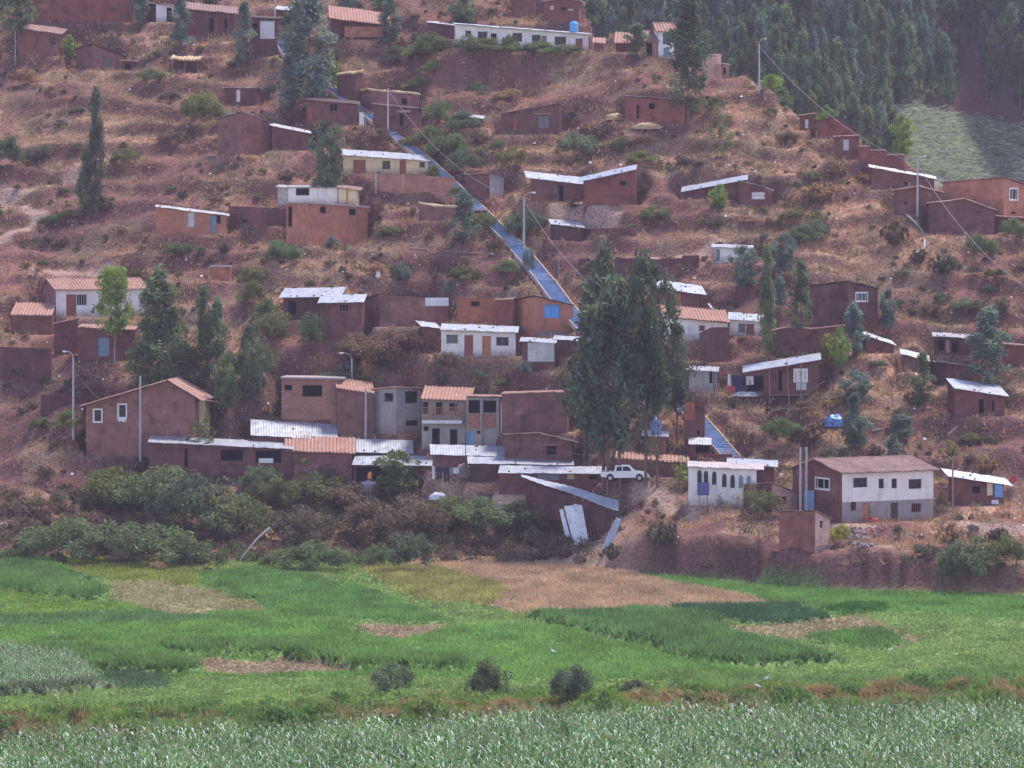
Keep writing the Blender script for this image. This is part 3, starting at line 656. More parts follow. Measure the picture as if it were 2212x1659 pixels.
hs('the red-stained house', 'flat-topped mud house with red stained wall and a white door leaning outside', 'house', 1350, 1476, 1476, 265, 209, 217, dep=4, mat='adobe_r', roof='wood_d', bk=.2, oh=(.1, .2, .15, .1), ops=[('A', 'hole', 1401, 222, 1415, 236), ('A', 'hole', 1375, 226, 1381, 256)])
# --- ridge on the right
hs('the ridge privy', 'tiny tiled privy with a white door, highest on the right-hand ridge', 'hut', 1727, 1762, 1762, 281, 250, 247, dep=1.8, mat='adobe_r', roof='tile', ops=[('A', D, 1739, 258, 1746, 277, dict(mat='wpaint'))], oh=(.1, .1, .2, .1), zlow=-3)
hs('the ridge gable house', 'mud house with a dark pitched roof below the ridge privy', 'house', 1765, 1844, 1844, 300, 262, 280, dep=3.5, mat='adobe_r', roof='wood_d', gab='A', P=(1808, 253), zlow=-3)
hs('the pale-door house', 'mud house with a pale blue door and a short tiled ledge on the right ridge', 'house', 1802, 1855, 1855, 344, 296, 294, dep=2.5, mat='adobe_r', roof='tile', ops=[('A', D, 1821, 301, 1834, 325, dict(mat='wgrey'))], oh=(.1, .1, .2, .1), zlow=-3)
hs('the long ridge shed', 'long low mud shed with a pale slanting roof along the right ridge', 'shed', 1882, 2018, 2018, 408, 362, 386, dep=3, mat='adobe', roof='metal_o', bk=.3, ops=[('A', 'hole', 1954, 392, 1960, 400), ('A', W, 1962, 392, 1968, 402, dict(pane='wgrey'))], zlow=-2.5)
hs('the hidden ridge house', 'mud house with a shallow gable half hidden behind the ridge lamp post', 'house', 1932, 2034, 2034, 462, 412, 416, dep=3, mat='adobe', roof='tile_b', gab='A', P=(1985, 403), zlow=-2.5, ops=[('A', 'hole', 1953, 436, 1960, 442)])
hs('the orange brick house', 'two-storey orange brick house with a white-framed window at the far right edge', 'house', 2036, 2168, 2216, 474, 395, 385, 400, th=38, mat='brick', roof='tile_b', oh=(.2, .2, .2, .2), ops=[('B', W, 2181, 408, 2198, 431, dict(frame='wpaint', bigframe=1)), ('B', 'hole', 2184, 458, 2195, 462)], zlow=-2.5)
hs('the big ridge barn', 'wide windowless dark mud barn with a low gable under the orange brick house', 'barn', 2007, 2149, 2149, 506, 440, 455, dep=5, mat='adobe_d', roof='tile_b', gab='A', P=(2085, 431), zlow=-3, ops=[('A', 'hole', 2108, 457, 2122, 460)])
hs('the ridge lean-to', 'low lean-to with a tiled edge at the right picture edge', 'shed', 2150, 2216, 2216, 500, 468, 472, dep=2.5, mat='adobe_r', roof='tile', zlow=-2.5)
# --- third row
hs('the yellow house', 'long yellow plastered house with red-brown doors under a bright tin roof', 'house', 742, 925, 925, 376, 335, 347, dep=4.5, bk=.75, mat='cream', roof='metal_b', th=-3, ops=[('A', D, 763, 345, 790, 375, dict(mat='wood_r')), ('A', W, 826, 347, 843, 366), ('A', D, 863, 346, 877, 375, dict(mat='wood_r')), ('A', W, 906, 350, 918, 362)])
hs('the half-white house', 'half white half yellow house with one wide dark window and a bare block end', 'house', 600, 729, 729, 443, 404, 406, dep=3.5, bk=.25, mat='white', roof='metal_o', oh=(.3, .2, .3, .2), ops=[('A', 'hole', 639, 404, 668, 422), ('A', 'panel', 601, 405, 622, 442, dict(mat='block', name='block_wall', out=-.05))])
hs('the yellow side room', 'small pale yellow room with an orange corner post beside the half-white house', 'hut', 731, 771, 771, 443, 406, 411, dep=2.5, mat='cream', roof='tile_b', bk=.3, oh=(.2, .5, .3, .2), ops=[('A', 'panel', 748, 408, 752, 441, dict(mat='wood_o', name='corner_post', out=-.05))])
hs('the big orange brick house', 'large bare orange brick house with two small dark windows and a flat slab roof', 'house', 618, 668, 794, 530, 440, 440, 449, th=72, mat='brick', maxd=4.0, roof='slab', oh=(.15, .2, .2, .2), mf=.6, ops=[('B', 'hole', 692, 446, 705, 461), ('B', 'hole', 754, 451, 770, 465), ('A', 'hole', 621, 446, 631, 490)])
hs('the long brick hut', 'long thin brick hut with a white door, a blue door and sloping tin edge', 'hut', 337, 489, 489, 505, 447, 466, dep=3, mat='brick', roof='metal_o', th=-5, bk=.25, oh=(.1, .4, .25, .1), ops=[('A', D, 405, 455, 420, 490, dict(mat='wgrey')), ('A', D, 454, 463, 467, 504, dict(mat='teal')), ('A', 'hole', 468, 465, 477, 483)])
hs('the crooked tile shed', 'dark mud shed with a pale patched wall and loose tiles right of the brick terrace', 'shed', 1006, 1058, 1088, 428, 378, 376, 384, th=35, mat='adobe', matB='cement', roof='tile_b', oh=(.2, .1, .25, .1))
hs('the straw-edged wall house', 'low mud house edged with dry straw above the dry slope, left of the stairway', 'house', 905, 984, 984, 476, 442, 450, dep=2.5, mat='adobe', roof='straw', oh=(.05, .05, .1, .1))
hs('the salmon kiosk', 'tiny salmon-pink kiosk with a metal flap right beside the blue stairway', 'kiosk', 961, 984, 984, 449, 428, 424, dep=1.4, mat='brick_p', roof='metal', ops=[('A', 'hole', 972, 437, 976, 447)], oh=(.1, .3, .15, .1))
hs('the stairside tile shed', 'tiny shed with a pale tiled edge beside the blue stairway', 'shed', 1022, 1050, 1050, 478, 456, 455, dep=1.5, mat='adobe_d', roof='tile', oh=(.1, .1, .2, .1))
hs('the open-door tin house', 'mud house with a pale tin roof, open dark green door and a small window, centre', 'house', 1152, 1258, 1258, 435, 385, 397, dep=4.5, mat='adobe', roof='metal_b', bk=.8, th=-3, oh=(.9, .2, .5, .2), ops=[('A', D, 1208, 400, 1217, 434, dict(mat='dark')), ('A', W, 1194, 400, 1203, 418, dict(pane='glass_g'))])
hs('the rising-roof barn', 'tall mud barn whose bright white tin roof rises to the right, centre', 'barn', 1260, 1373, 1373, 442, 391, 366, dep=4.5, mat='adobe_r', roof='metal_b', bk=.6, oh=(.7, .1, .4, .2), ops=[('A', 'hole', 1338, 391, 1353, 401)], th=3)
hs('the white-strip barn', 'mud barn with a bright roof strip sloping up to the right above a round bush', 'barn', 1478, 1612, 1612, 430, 413, 388, dep=4, bk=.55, mat='adobe_d', roof='metal_b', oh=(.4, .2, .4, .2))
hs('the white-window house', 'mud house with a white painted window right of the round bush', 'house', 1596, 1668, 1668, 448, 390, 411, dep=3.5, mat='adobe', roof='metal_o', oh=(.0, .2, .3, .2), mf=1.2, ops=[('A', W, 1623, 414, 1653, 431, dict(pane='wpaint', frame='wood', bars=0, cross=1))])
hs('the small tin shed', 'small mud shed with a bright tin roof, right of the dark stairway bush', 'shed', 1194, 1258, 1258, 518, 484, 491, dep=3, bk=.5, mat='adobe_d', roof='metal_b', th=-4)
hs('the water box', 'pale concrete block box standing before the small tin shed', 'tank', 1225, 1252, 1252, 525, 495, 495, dep=1.3, mat='cement', roof='slab', oh=(.05, .05, .05, .05), name='concrete_tank')
hs('the white-walled hut', 'white-walled hut under a tin roof behind the blue-grey trees, right', 'hut', 1546, 1624, 1624, 568, 534, 537, dep=3, mat='white', roof='metal', bk=.3, ops=[('A', D, 1547, 538, 1555, 564, dict(mat='teal'))], oh=(.5, .2, .35, .2))
# --- middle row
hs('the upper left tile house', 'long white-fronted house with a ribbed pink tile roof and brown door, far left', 'house', 90, 121, 316, 683, 630, 624, 623, th=70, dep=5, mat='adobe', matB='white', roof='tile_o', gab='A', P=(104, 603), oh=(.3, .45, .3, .3), ops=[('B', D, 143, 636, 165, 682, dict(mat='wood_r')), ('B', W, 166, 636, 188, 660, dict(pane='dark', frame='wgrey', bars=3))])
hs('the ruined red hut', 'crumbling orange-red mud hut with a broken tile roof at the left edge', 'ruin', 28, 112, 112, 722, 680, 681, dep=3.5, mat='adobe_r', roof='tile_o', bk=1.2, oh=(.3, 0, .2, .2), th=3)
hs('the red brick stack hut', 'small cube-shaped hut of orange bricks on the bare slope, left', 'hut', 453, 496, 496, 606, 577, 577, dep=1.6, mat='brick_big', roof='slab', oh=(.02, .02, .02, .02))
hs('the blinding tin shed', 'mud shed whose pale tin roof glints in the sun, left of centre', 'shed', 612, 732, 732, 690, 642, 640, dep=5, mat='adobe_d', roof='metal_b', bk=.9, oh=(.5, .3, .5, .2), ops=[('A', 'hole', 622, 650, 640, 680)])
hs('the glinting roof house', 'mud house with a small barred window beneath the brightest glinting tin roof', 'house', 692, 782, 782, 735, 653, 651, dep=3, mat='adobe', roof='metal_b', bk=.7, oh=(.3, .3, .5, .2), ops=[('A', W, 733, 657, 752, 673, dict(pane='dark', bars=2))], zlow=-2)
hs('the long mud house', 'long plain mud brick house with a white tarpaulin draped over its right end, centre', 'house', 786, 820, 969, 705, 648, 636, 645, th=72, mat='adobe_l', roof='wood_d', oh=(.1, .1, .15, .1), ops=[('B', 'panel', 918, 643, 968, 661, dict(mat='fabric_w', name='white_tarpaulin', out=-.15))])
hs('the orange block room', 'boxy room of big bright orange bricks between the tarpaulin house and the blue window', 'hut', 989, 1069, 1069, 698, 644, 644, dep=3, mat='brick_big', roof='none', ops=[('A', 'hole', 1017, 651, 1036, 662)])
hs('the rough brick room', 'rough reddish room roofed with loose tiles left of the blue-windowed brick house', 'hut', 1071, 1108, 1108, 702, 649, 647, dep=3, mat='adobe_r', roof='tile', oh=(.1, 0, .15, .1))
hs('the blue-windowed brick house', 'orange brick house with a bright blue shuttered window and stone footing, centre', 'house', 1112, 1156, 1238, 729, 648, 641, 660, th=66, mat='brick', roof='wood_d', oh=(.2, .15, .25, .1), ops=[('B', W, 1176, 658, 1210, 687, dict(pane='skyblue', frame='skyblue')), ('B', 'panel', 1157, 716, 1236, 728, dict(mat='stone', name='stone_footing', out=-.08))])
hs('the central white house', 'central white one-storey house with two brown doors under a pale tin roof', 'house', 953, 1112, 1112, 770, 711, 717, dep=3.0, th=2, mat='white', roof='metal_b', bk=.5, oh=(.1, .4, .5, .1), mf=1.3, ops=[('A', W, 964, 723, 989, 742, dict(pane='glass_g', bars=2)), ('A', D, 1003, 724, 1022, 769, dict(mat='wood_r')), ('A', D, 1042, 726, 1061, 769, dict(mat='wood_o')), ('A', W, 1072, 728, 1099, 747)])
hs('the mud end room', 'short mud brick end room under the left tip of the central white house roof', 'annex', 917, 951, 951, 762, 705, 709, dep=2.6, th=-14, mat='adobe', roof='metal_b', bk=.5, oh=(.5, .05, .4, .1))
hs('the tin-sheet annex', 'boxy annex clad in pale corrugated tin sheets right of the central white house', 'shed', 1128, 1198, 1198, 800, 737, 741, dep=2.6, mat='adobe', roof='metal_b', bk=.3, oh=(.3, .2, .3, .2), ops=[('A', 'panel', 1140, 740, 1197, 781, dict(mat='metal', name='tin_cladding', out=-.05))])
hs('the narrow tin annex', 'narrow mud room with a strip of tin roof squeezed against the tall dark trees', 'shed', 1200, 1243, 1243, 770, 733, 736, dep=2.5, mat='adobe', roof='metal_b', bk=.3)
hs('the door-only house', 'mud house with orange door, white tin roof, right of the tall dark trees', 'house', 1428, 1516, 1516, 672, 622, 634, dep=4, mat='adobe', roof='metal_b', bk=.8, th=-4, oh=(.5, .5, .6, .2), ops=[('A', D, 1458, 632, 1472, 670, dict(mat='wood_o')), ('A', D, 1446, 634, 1456, 670, dict(mat='wood_r'))])
hs('the pink-roofed white house', 'low white house under a pinkish tile roof, half hidden by the tall dark trees', 'house', 1410, 1572, 1572, 735, 681, 696, dep=4.5, mat='white', roof='tile_o', bk=1.1, th=-4, oh=(.3, .3, .4, .2), ops=[('A', 'hole', 1447, 698, 1460, 712), ('A', W, 1510, 703, 1523, 715, dict(pane='wood_r'))])
hs('the tin-roofed white wing', 'white wing with brown door and grey window, tin roof, right of pink tiles', 'house', 1576, 1646, 1646, 724, 689, 694, dep=3.5, mat='white', roof='metal_b', bk=.6, oh=(.2, .3, .35, .2), ops=[('A', W, 1595, 699, 1610, 719, dict(pane='glass_g')), ('A', D, 1612, 700, 1629, 723, dict(mat='wood_r'))])
hs('the mud tower', 'blocky two-level mud tower with bare sides, right of the tall dark trees', 'tower', 1512, 1537, 1574, 782, 722, 709, 709, th=52, mat='adobe', roof='tile_b', oh=(.1, .1, .1, .1))
hs('the big blank mud house', 'big two-storey mud house with one white-framed window high up, right of centre', 'house', 1748, 1832, 1896, 722, 618, 609, 624, th=42, mat='adobe', roof='wood_d', oh=(.2, .2, .25, .2), mf=.6, ops=[('B', W, 1849, 633, 1873, 650, dict(pane='glass_g', frame='wpaint', bars=2, bigframe=1)), ], zlow=-2.5)
hs('the slanting tin hut', 'low hut showing a white tin strip slanting down right of the yellowish trees', 'hut', 1870, 1930, 1930, 762, 724, 744, dep=2.6, mat='adobe', roof='metal_b', bk=.4, th=-6)
hs('the dark-windowed upper shack', 'dark shack with lattice windows and broken tin pieces, upper right', 'shack', 2020, 2100, 2100, 766, 726, 732, dep=3, mat='adobe_d', roof='metal_o', bk=.3, ops=[('A', 'hole', 2026, 734, 2041, 758), ('A', 'panel', 2043, 735, 2051, 762, dict(mat='brick_p', name='brick_pier', out=-.1)), ('A', 'hole', 2056, 738, 2070, 762)])
hs('the half shed', 'small plain brick shed at the right picture edge beside the blue-grey tree', 'shed', 2172, 2216, 2216, 792, 744, 748, dep=3, mat='adobe_r', roof='tile_b')
hs('the left-slanting shed', 'dark mud shed with a white slanting roof piece left of the small dark tree', 'shed', 1951, 2003, 2003, 802, 766, 778, dep=3, mat='adobe', roof='metal_o', bk=.4)
hs('the square tin-topped house', 'square mud brick house with one small window under a white tin roof, right side', 'house', 2008, 2044, 2098, 832, 782, 784, 792, th=62, mat='adobe_d', matB='adobe', maxd=4.5, roof='metal_b', oh=(.4, .3, .5, .3), ops=[('B', W, 2063, 804, 2081, 818, dict(pane='glass_g'))])
hs('the lowest right tin house', 'mud house with open doorway and long tin roof, far right below the square house', 'house', 2063, 2170, 2170, 897, 838, 854, dep=4.5, mat='adobe', roof='metal_b', bk=.8, th=-4, oh=(.2, .4, .5, .3), ops=[('A', 'hole', 2114, 862, 2126, 894), ('A', 'hole', 2143, 864, 2148, 890)])
hs('the stilted house', 'mud house on a stilted plank deck with an inscribed poster under a bright slanting roof', 'house', 1610, 1768, 1768, 850, 803, 777, dep=4, bk=.5, mat='adobe', roof='metal_b', mf=.2, th=3, oh=(.3, .3, .6, .2), extra=['stilts'], ops=[('A', 'hole', 1612, 812, 1650, 846), ('A', 'hole', 1681, 800, 1690, 845), ('A', 'panel', 1714, 796, 1745, 826, dict(mat='wpaint', name='poster')), ('A', 'panel', 1720, 827, 1742, 843, dict(mat='wgrey', name='banner'))], zlow=-2.6)
hs('the grey concrete hut', 'grey rendered hut with a pale blue door, left of the laundry', 'hut', 1488, 1547, 1547, 846, 799, 802, dep=3, mat='cement', roof='metal', bk=.3, ops=[('A', 'hole', 1532, 803, 1539, 828), ('A', D, 1540, 804, 1546, 845, dict(mat='teal'))])
# --- lower rows
hs('the blue door compound', 'mud wall house with tiled edge and a grey-blue door, lower left', 'house', 168, 292, 292, 778, 708, 714, dep=3, mat='adobe', roof='tile', bk=.3, oh=(.05, .05, .15, .1), ops=[('A', D, 211, 729, 236, 770, dict(mat='teal'))])
hs('the slant-capped hut', 'plain mud hut with a tiled slanting top above the left lamp post', 'hut', 117, 150, 168, 765, 700, 693, 690, th=40, mat='adobe_d', matB='adobe', roof='tile', oh=(.1, .1, .15, .1))
hs('the big left house', 'big two-storey mud house with two white-framed windows and long tiled roof, lower left', 'house', 186, 421, 421, 985, 875, 856, dep=7, mat='adobe_l', roof='tile_o', gab='A', P=(364, 822), th=6, mf=.7, oh=(.6, .9, .6, .4), zlow=-2.5,
   ops=[('A', W, 203, 885, 219, 911, dict(frame='wpaint', bigframe=1, pane='glass')), ('A', W, 256, 874, 272, 902, dict(frame='wpaint', bigframe=1, pane='glass'))], extra=['stain'])
hs('the yellow balcony annex', 'narrow yellow plastered annex with thin posts on the right of the big left house', 'annex', 424, 442, 442, 945, 864, 866, dep=4, mat='cream', roof='tile_o', bk=-.3, oh=(0, .9, .2, .2))
hs('the long tin-roofed front house', 'long low mud house with two wide dark openings and long white tin roof', 'house', 322, 632, 632, 1046, 954, 969, dep=3.4, mat='adobe', roof='metal_b', bk=.45, th=-2, oh=(.1, .1, .5, .1), zlow=-3,
   ops=[('A', 'hole', 476, 971, 525, 996), ('A', 'hole', 551, 973, 608, 1001), ('A', 'hole', 398, 968, 406, 1010), ('A', 'panel', 559, 990, 590, 1000, dict(mat='fabric_w', name='white_sack', out=-.02))])
hs('the front orange-tile house', 'mud house under a broad orange tile roof, behind the green bushes, lower left', 'house', 633, 761, 761, 1052, 972, 976, dep=3.5, mat='adobe', roof='tile_o', bk=1.25, th=-2, oh=(1.0, .4, .5, .2), zlow=-3)
hs('the broad tin roof shed', 'low shed under a broad pale tin roof littered with timbers, behind the orange tiles', 'shed', 545, 722, 722, 985, 938, 949, dep=4.2, mat='adobe', roof='metal_b', bk=1.35, th=-4, oh=(.2, .4, .4, .2))
hs('the upper tin roof barn', 'barn under a wide white tin roof right of the orange tile roof', 'barn', 752, 888, 888, 1000, 975, 978, dep=3.8, mat='adobe_d', roof='metal_b', bk=1.1, th=-3, oh=(.3, .3, .4, .2))
hs('the open tin shed', 'open-fronted shed under a tapering white tin roof, behind the leafy green tree', 'shed', 765, 938, 938, 1058, 1001, 1003, dep=2.8, mat='adobe_d', roof='metal_b', bk=.65, oh=(.2, .9, .7, .2), zlow=-2.5, ops=[('A', 'hole', 768, 1008, 868, 1050)])
hs('the dark-windowed brick house', 'brick house with one big dark window and flat concrete roof, left of tiled roofs', 'house', 608, 736, 736, 905, 818, 820, dep=5, mat='brick_p', roof='slab', bk=0, oh=(.1, .3, .4, .1), ops=[('A', 'hole', 614, 831, 631, 844), ('A', 'hole', 653, 832, 696, 857)], zlow=-2.5)
hs('the tiled side wing', 'mud wing under a bright orange tile roof, left of the grey cement tower', 'house', 728, 806, 806, 935, 838, 849, dep=4.5, mat='adobe', roof='tile_o', bk=.95, th=-6, oh=(.1, .2, .45, .2), zlow=-2.5)
hs('the grey cement tower', 'two-storey grey cement rendered block with dark windows under a tiled roof, centre left', 'house', 806, 855, 909, 938, 842, 838, 840, th=45, mat='cement', roof='tile', oh=(.2, .3, .3, .3), zlow=-3, ops=[('A', 'hole', 829, 849, 849, 868), ('B', 'hole', 875, 845, 904, 871), ('B', 'hole', 877, 908, 905, 920)])
hs('the balconied wing', 'two-storey wing with railed wooden balcony and orange tile roof beside the cement tower', 'house', 911, 1008, 1008, 968, 859, 863, dep=4.5, mat='cement', roof='tile_o', bk=1.0, oh=(.1, .5, .7, .2), zlow=-2.5, extra=['balcony'],
   ops=[('A', 'hole', 912, 868, 925, 894), ('A', 'hole', 941, 869, 957, 896), ('A', 'hole', 970, 871, 987, 888), ('A', 'hole', 933, 925, 950, 962), ('A', 'hole', 972, 927, 988, 964), ('A', 'hole', 915, 921, 926, 931)])
hs('the open brick frame', 'half-built brick storey with concrete columns and a bright blue door, beside the balconied wing', 'house', 1008, 1080, 1080, 968, 857, 859, dep=4, mat='cement', roof='tile', oh=(0, .2, .4, .2), zlow=-2.5, ops=[('A', 'hole', 1012, 864, 1037, 893), ('A', 'hole', 1044, 865, 1072, 892), ('A', D, 1010, 931, 1021, 966, dict(mat='skyblue')), ('A', 'hole', 1030, 930, 1042, 938), ('A', 'panel', 1010, 894, 1078, 925, dict(mat='brick_p', name='brick_parapet', out=-.12)), ('A', 'panel', 1038, 860, 1042, 966, dict(mat='cement', name='column', out=-.22)), ('A', 'panel', 1073, 860, 1078, 966, dict(mat='cement', name='column', out=-.22))])
hs('the capped mud house', 'wide mud house with a tiled coping, left behind the tall dark trees', 'house', 1084, 1225, 1225, 935, 852, 848, dep=4, mat='adobe', roof='tile', oh=(.05, .05, .12, .1), zlow=-2)
hs('the low gabled mud house', 'low gabled mud house with one dark window, just above the white tin roofs', 'house', 1090, 1236, 1236, 998, 940, 955, dep=2.8, mat='adobe_l', roof='wood_d', gab='A', P=(1165, 938), oh=(.3, .7, .3, .2), ops=[('A', 'hole', 1180, 963, 1202, 982), ('A', 'panel', 1164, 959, 1210, 962, dict(mat='wood', name='lintel', out=-.1))])
hs('the first stepped tin house', 'mud house under a wide white tin roof, uppermost of the three overlapping tin roofs', 'house', 935, 1175, 1175, 1018, 980, 986, dep=3.0, mat='adobe', roof='metal_b', bk=.75, th=-2, oh=(.3, .2, .5, .2), zlow=-2.5)
hs('the second stepped tin house', 'mud house under a thin white tin roof, middle of the three overlapping tin roofs', 'house', 1018, 1236, 1236, 1040, 1000, 1004, dep=2.4, mat='adobe_d', roof='metal_b', bk=.45, th=-2, oh=(.4, .2, .4, .2), zlow=-2.5)
hs('the yellow-windowed house', 'mud house with yellow window panel and grey slats under the lowest tin roof', 'house', 1078, 1306, 1306, 1068, 1020, 1022, dep=2.6, mat='adobe', roof='metal', bk=.45, oh=(.1, .15, .5, .2), zlow=-3.5, ops=[('A', W, 1224, 1024, 1241, 1036, dict(pane='cream', bars=0)), ('A', W, 1160, 1024, 1208, 1038, dict(pane='teal', bars=3)), ('A', 'hole', 1272, 1026, 1292, 1036)])
hs('the stall house', 'mud house with a blue tarpaulin on its tin roof, right of thick trunks', 'house', 1392, 1438, 1438, 985, 941, 943, dep=3, mat='adobe_l', roof='metal_b', bk=.35, oh=(.3, .3, .35, .2))
hs('the orange brick pier house', 'narrow tower of orange brick and mud beside the lower flight of blue stairs', 'tower', 1478, 1522, 1522, 962, 868, 869, dep=2.4, mat='adobe', roof='none', zlow=-2, ops=[('A', 'panel', 1479, 869, 1501, 908, dict(mat='brick_big', name='brick_facing', out=-.05)), ('A', 'hole', 1505, 930, 1512, 940)])
hs('the awning stall', 'dark stall with a small tin awning and goods on a ledge, below the brick tower', 'stall', 1489, 1535, 1535, 984, 956, 957, dep=1.3, mat='adobe_d', roof='metal_b', bk=.4, oh=(.1, .1, .6, .1), ops=[('A', 'hole', 1502, 962, 1533, 979)])
hs('the long rear mud house', 'very long mud house with a pale tiled roof edge behind the parked white pickup', 'house', 1332, 1486, 1486, 1029, 990, 1000, dep=3.5, mat='adobe', roof='tile_o', bk=.4, oh=(.2, .1, .25, .1), zlow=-2)
hs('the arched white chapel', 'white hall with a row of seven dark arched windows under a thin pink roof', 'chapel', 1487, 1634, 1634, 1092, 1008, 1014, dep=3.6, mat='white', roof='pinktin', bk=.3, th=3, oh=(.1, .8, .4, .1), zlow=-2.5, extra=['arches'])
hs('the chapel rear wing', 'plain mud wing with a white tin roof projecting right behind the arched chapel', 'wing', 1600, 1672, 1672, 1060, 1004, 1008, dep=5, mat='adobe', roof='metal_b', bk=.3, oh=(1.5, .4, .3, .1))
hs('the small pale gable hut', 'small hut with pale pink gable end and barred window beside the blue gate', 'hut', 1592, 1668, 1722, 1106, 1050, 1045, 1066, th=48, mat='adobe', matB='pink', roof='tile_b', oh=(.2, .2, .25, .2), ops=[('B', W, 1689, 1072, 1700, 1090, dict(pane='dark', frame='wood_r', bars=2, cross=1))])
hs('the lowest brick hut', 'lowest brick hut with a slit window and pale right wall, beside the rubble slope', 'hut', 1683, 1761, 1793, 1190, 1107, 1105, 1121, th=38, mat='adobe_r', matB='pink', roof='tile_b', oh=(.2, .15, .2, .2), mf=.4, zlow=-2.5, ops=[('B', 'hole', 1771, 1125, 1778, 1140), ('B', 'panel', 1764, 1178, 1792, 1189, dict(mat='stone', name='stone_footing', out=-.06))])
_two = m_plaster((.74, .68, .62), (.30, .26, .25), 2.02, dz=.7); M['twotone'] = _two
hs('the big white and brown house', 'two-storey house, white above and grey below, with brown gable and tile roof', 'house', 1712, 1819, 2016, 1128, 1012, 1021, 1025, th=62, mat='adobe', matB='twotone', roof='tile_b', gab='A', P=(1762, 993), maxd=10, oh=(.5, .45, .3, .5), mf=1.0, zlow=-2,
   ops=[('A', W, 1762, 1034, 1791, 1056, dict(pane='dark', frame='wpaint', bigframe=1)), ('B', W, 1843, 1032, 1874, 1053, dict(frame='wood_d')), ('B', W, 1898, 1034, 1910, 1055, dict(frame='wood_d')), ('B', W, 1926, 1034, 1938, 1055, dict(frame='wood_d')), ('B', W, 1963, 1035, 1991, 1056, dict(frame='wood_d')),
        ('B', W, 1838, 1084, 1850, 1104, dict(pane='dark', frame='wood_r', bars=2)), ('B', D, 1862, 1086, 1880, 1128, dict(mat='wood_o')), ('B', D, 1924, 1086, 1940, 1129, dict(mat='wood_d')), ('B', W, 1969, 1087, 1990, 1107, dict(pane='dark', frame='wood_r', bars=3))])
hs('the right-edge shack', 'tumbledown shack with a sagging white tin roof and blue plastic sheet, right edge', 'shack', 2062, 2168, 2168, 1090, 1030, 1046, dep=4, mat='adobe', roof='metal_b', bk=.45, th=-3, oh=(.8, .9, .5, .2), ops=[('A', 'hole', 2100, 1050, 2118, 1066), ('A', 'panel', 2132, 1043, 2144, 1070, dict(mat='cream', name='yellow_panel')), ('A', 'panel', 2148, 1044, 2166, 1074, dict(mat='tarp', name='plastic_sheet', out=-.2)), ('A', 'panel', 2142, 1080, 2157, 1089, dict(mat='fabric_w', name='white_cloth'))], zlow=-2)

# --- free-standing walls
ws('the brick terrace wall', 'long reddish brick terrace wall with pale concrete posts below the yellow house', [(811, 416, 376), (980, 424, 383)], 'brick_p', name='brick_wall', posts=1)
ws('the brown yard wall', 'plain brown mud wall right of the long brick hut', [(494, 503, 445), (572, 505, 448)], 'adobe')
ws('the short yard wall', 'short brown mud wall left of the big orange brick house', [(574, 492, 447), (618, 492, 450)], 'adobe', ragged=1)
ws('the capped garden wall', 'long mud garden wall with tile caps under the blue-grey trees, right', [(1664, 762, 716), (1700, 760, 709), (1760, 765, 712), (1826, 768, 704)], 'adobe', 'tile')
ws('the stepped ridge wall', 'mud wall stepping down the ridge with pale tile caps', [(1856, 352, 318), (1880, 360, 326), (1915, 372, 336), (1952, 388, 352)], 'adobe_r', 'tile', steps=1)
ws('the tall windowless wall', 'dark mud wall below the big blank mud house', [(1340, 1040, 1002), (1332, 1040, 1000)], 'adobe')
ws('the curved low wall', 'low mud retaining wall below the small tin shed', [(1262, 512, 495), (1330, 510, 492), (1372, 512, 493)], 'adobe')
ws('the pickup yard wall', 'mud wall with goods on top below the lower blue stairs', [(1480, 1000, 981), (1578, 1003, 981)], 'adobe_r')
ws('the upper terrace bank wall', 'long dark mud retaining wall above the white long-roofed houses, right of centre', [(1250, 590, 560), (1350, 588, 556), (1400, 586, 556), (1510, 580, 550)], 'adobe_d', ragged=1)
ws('the left field wall', 'dark mud wall behind the left lamp post', [(0, 822, 750), (110, 830, 752)], 'adobe_d', ragged=1)
ws('the far left enclosure wall', 'dark mud enclosure wall left of the big left house', [(90, 905, 852), (190, 912, 850)], 'adobe_d')
for d in HS: prep(d)
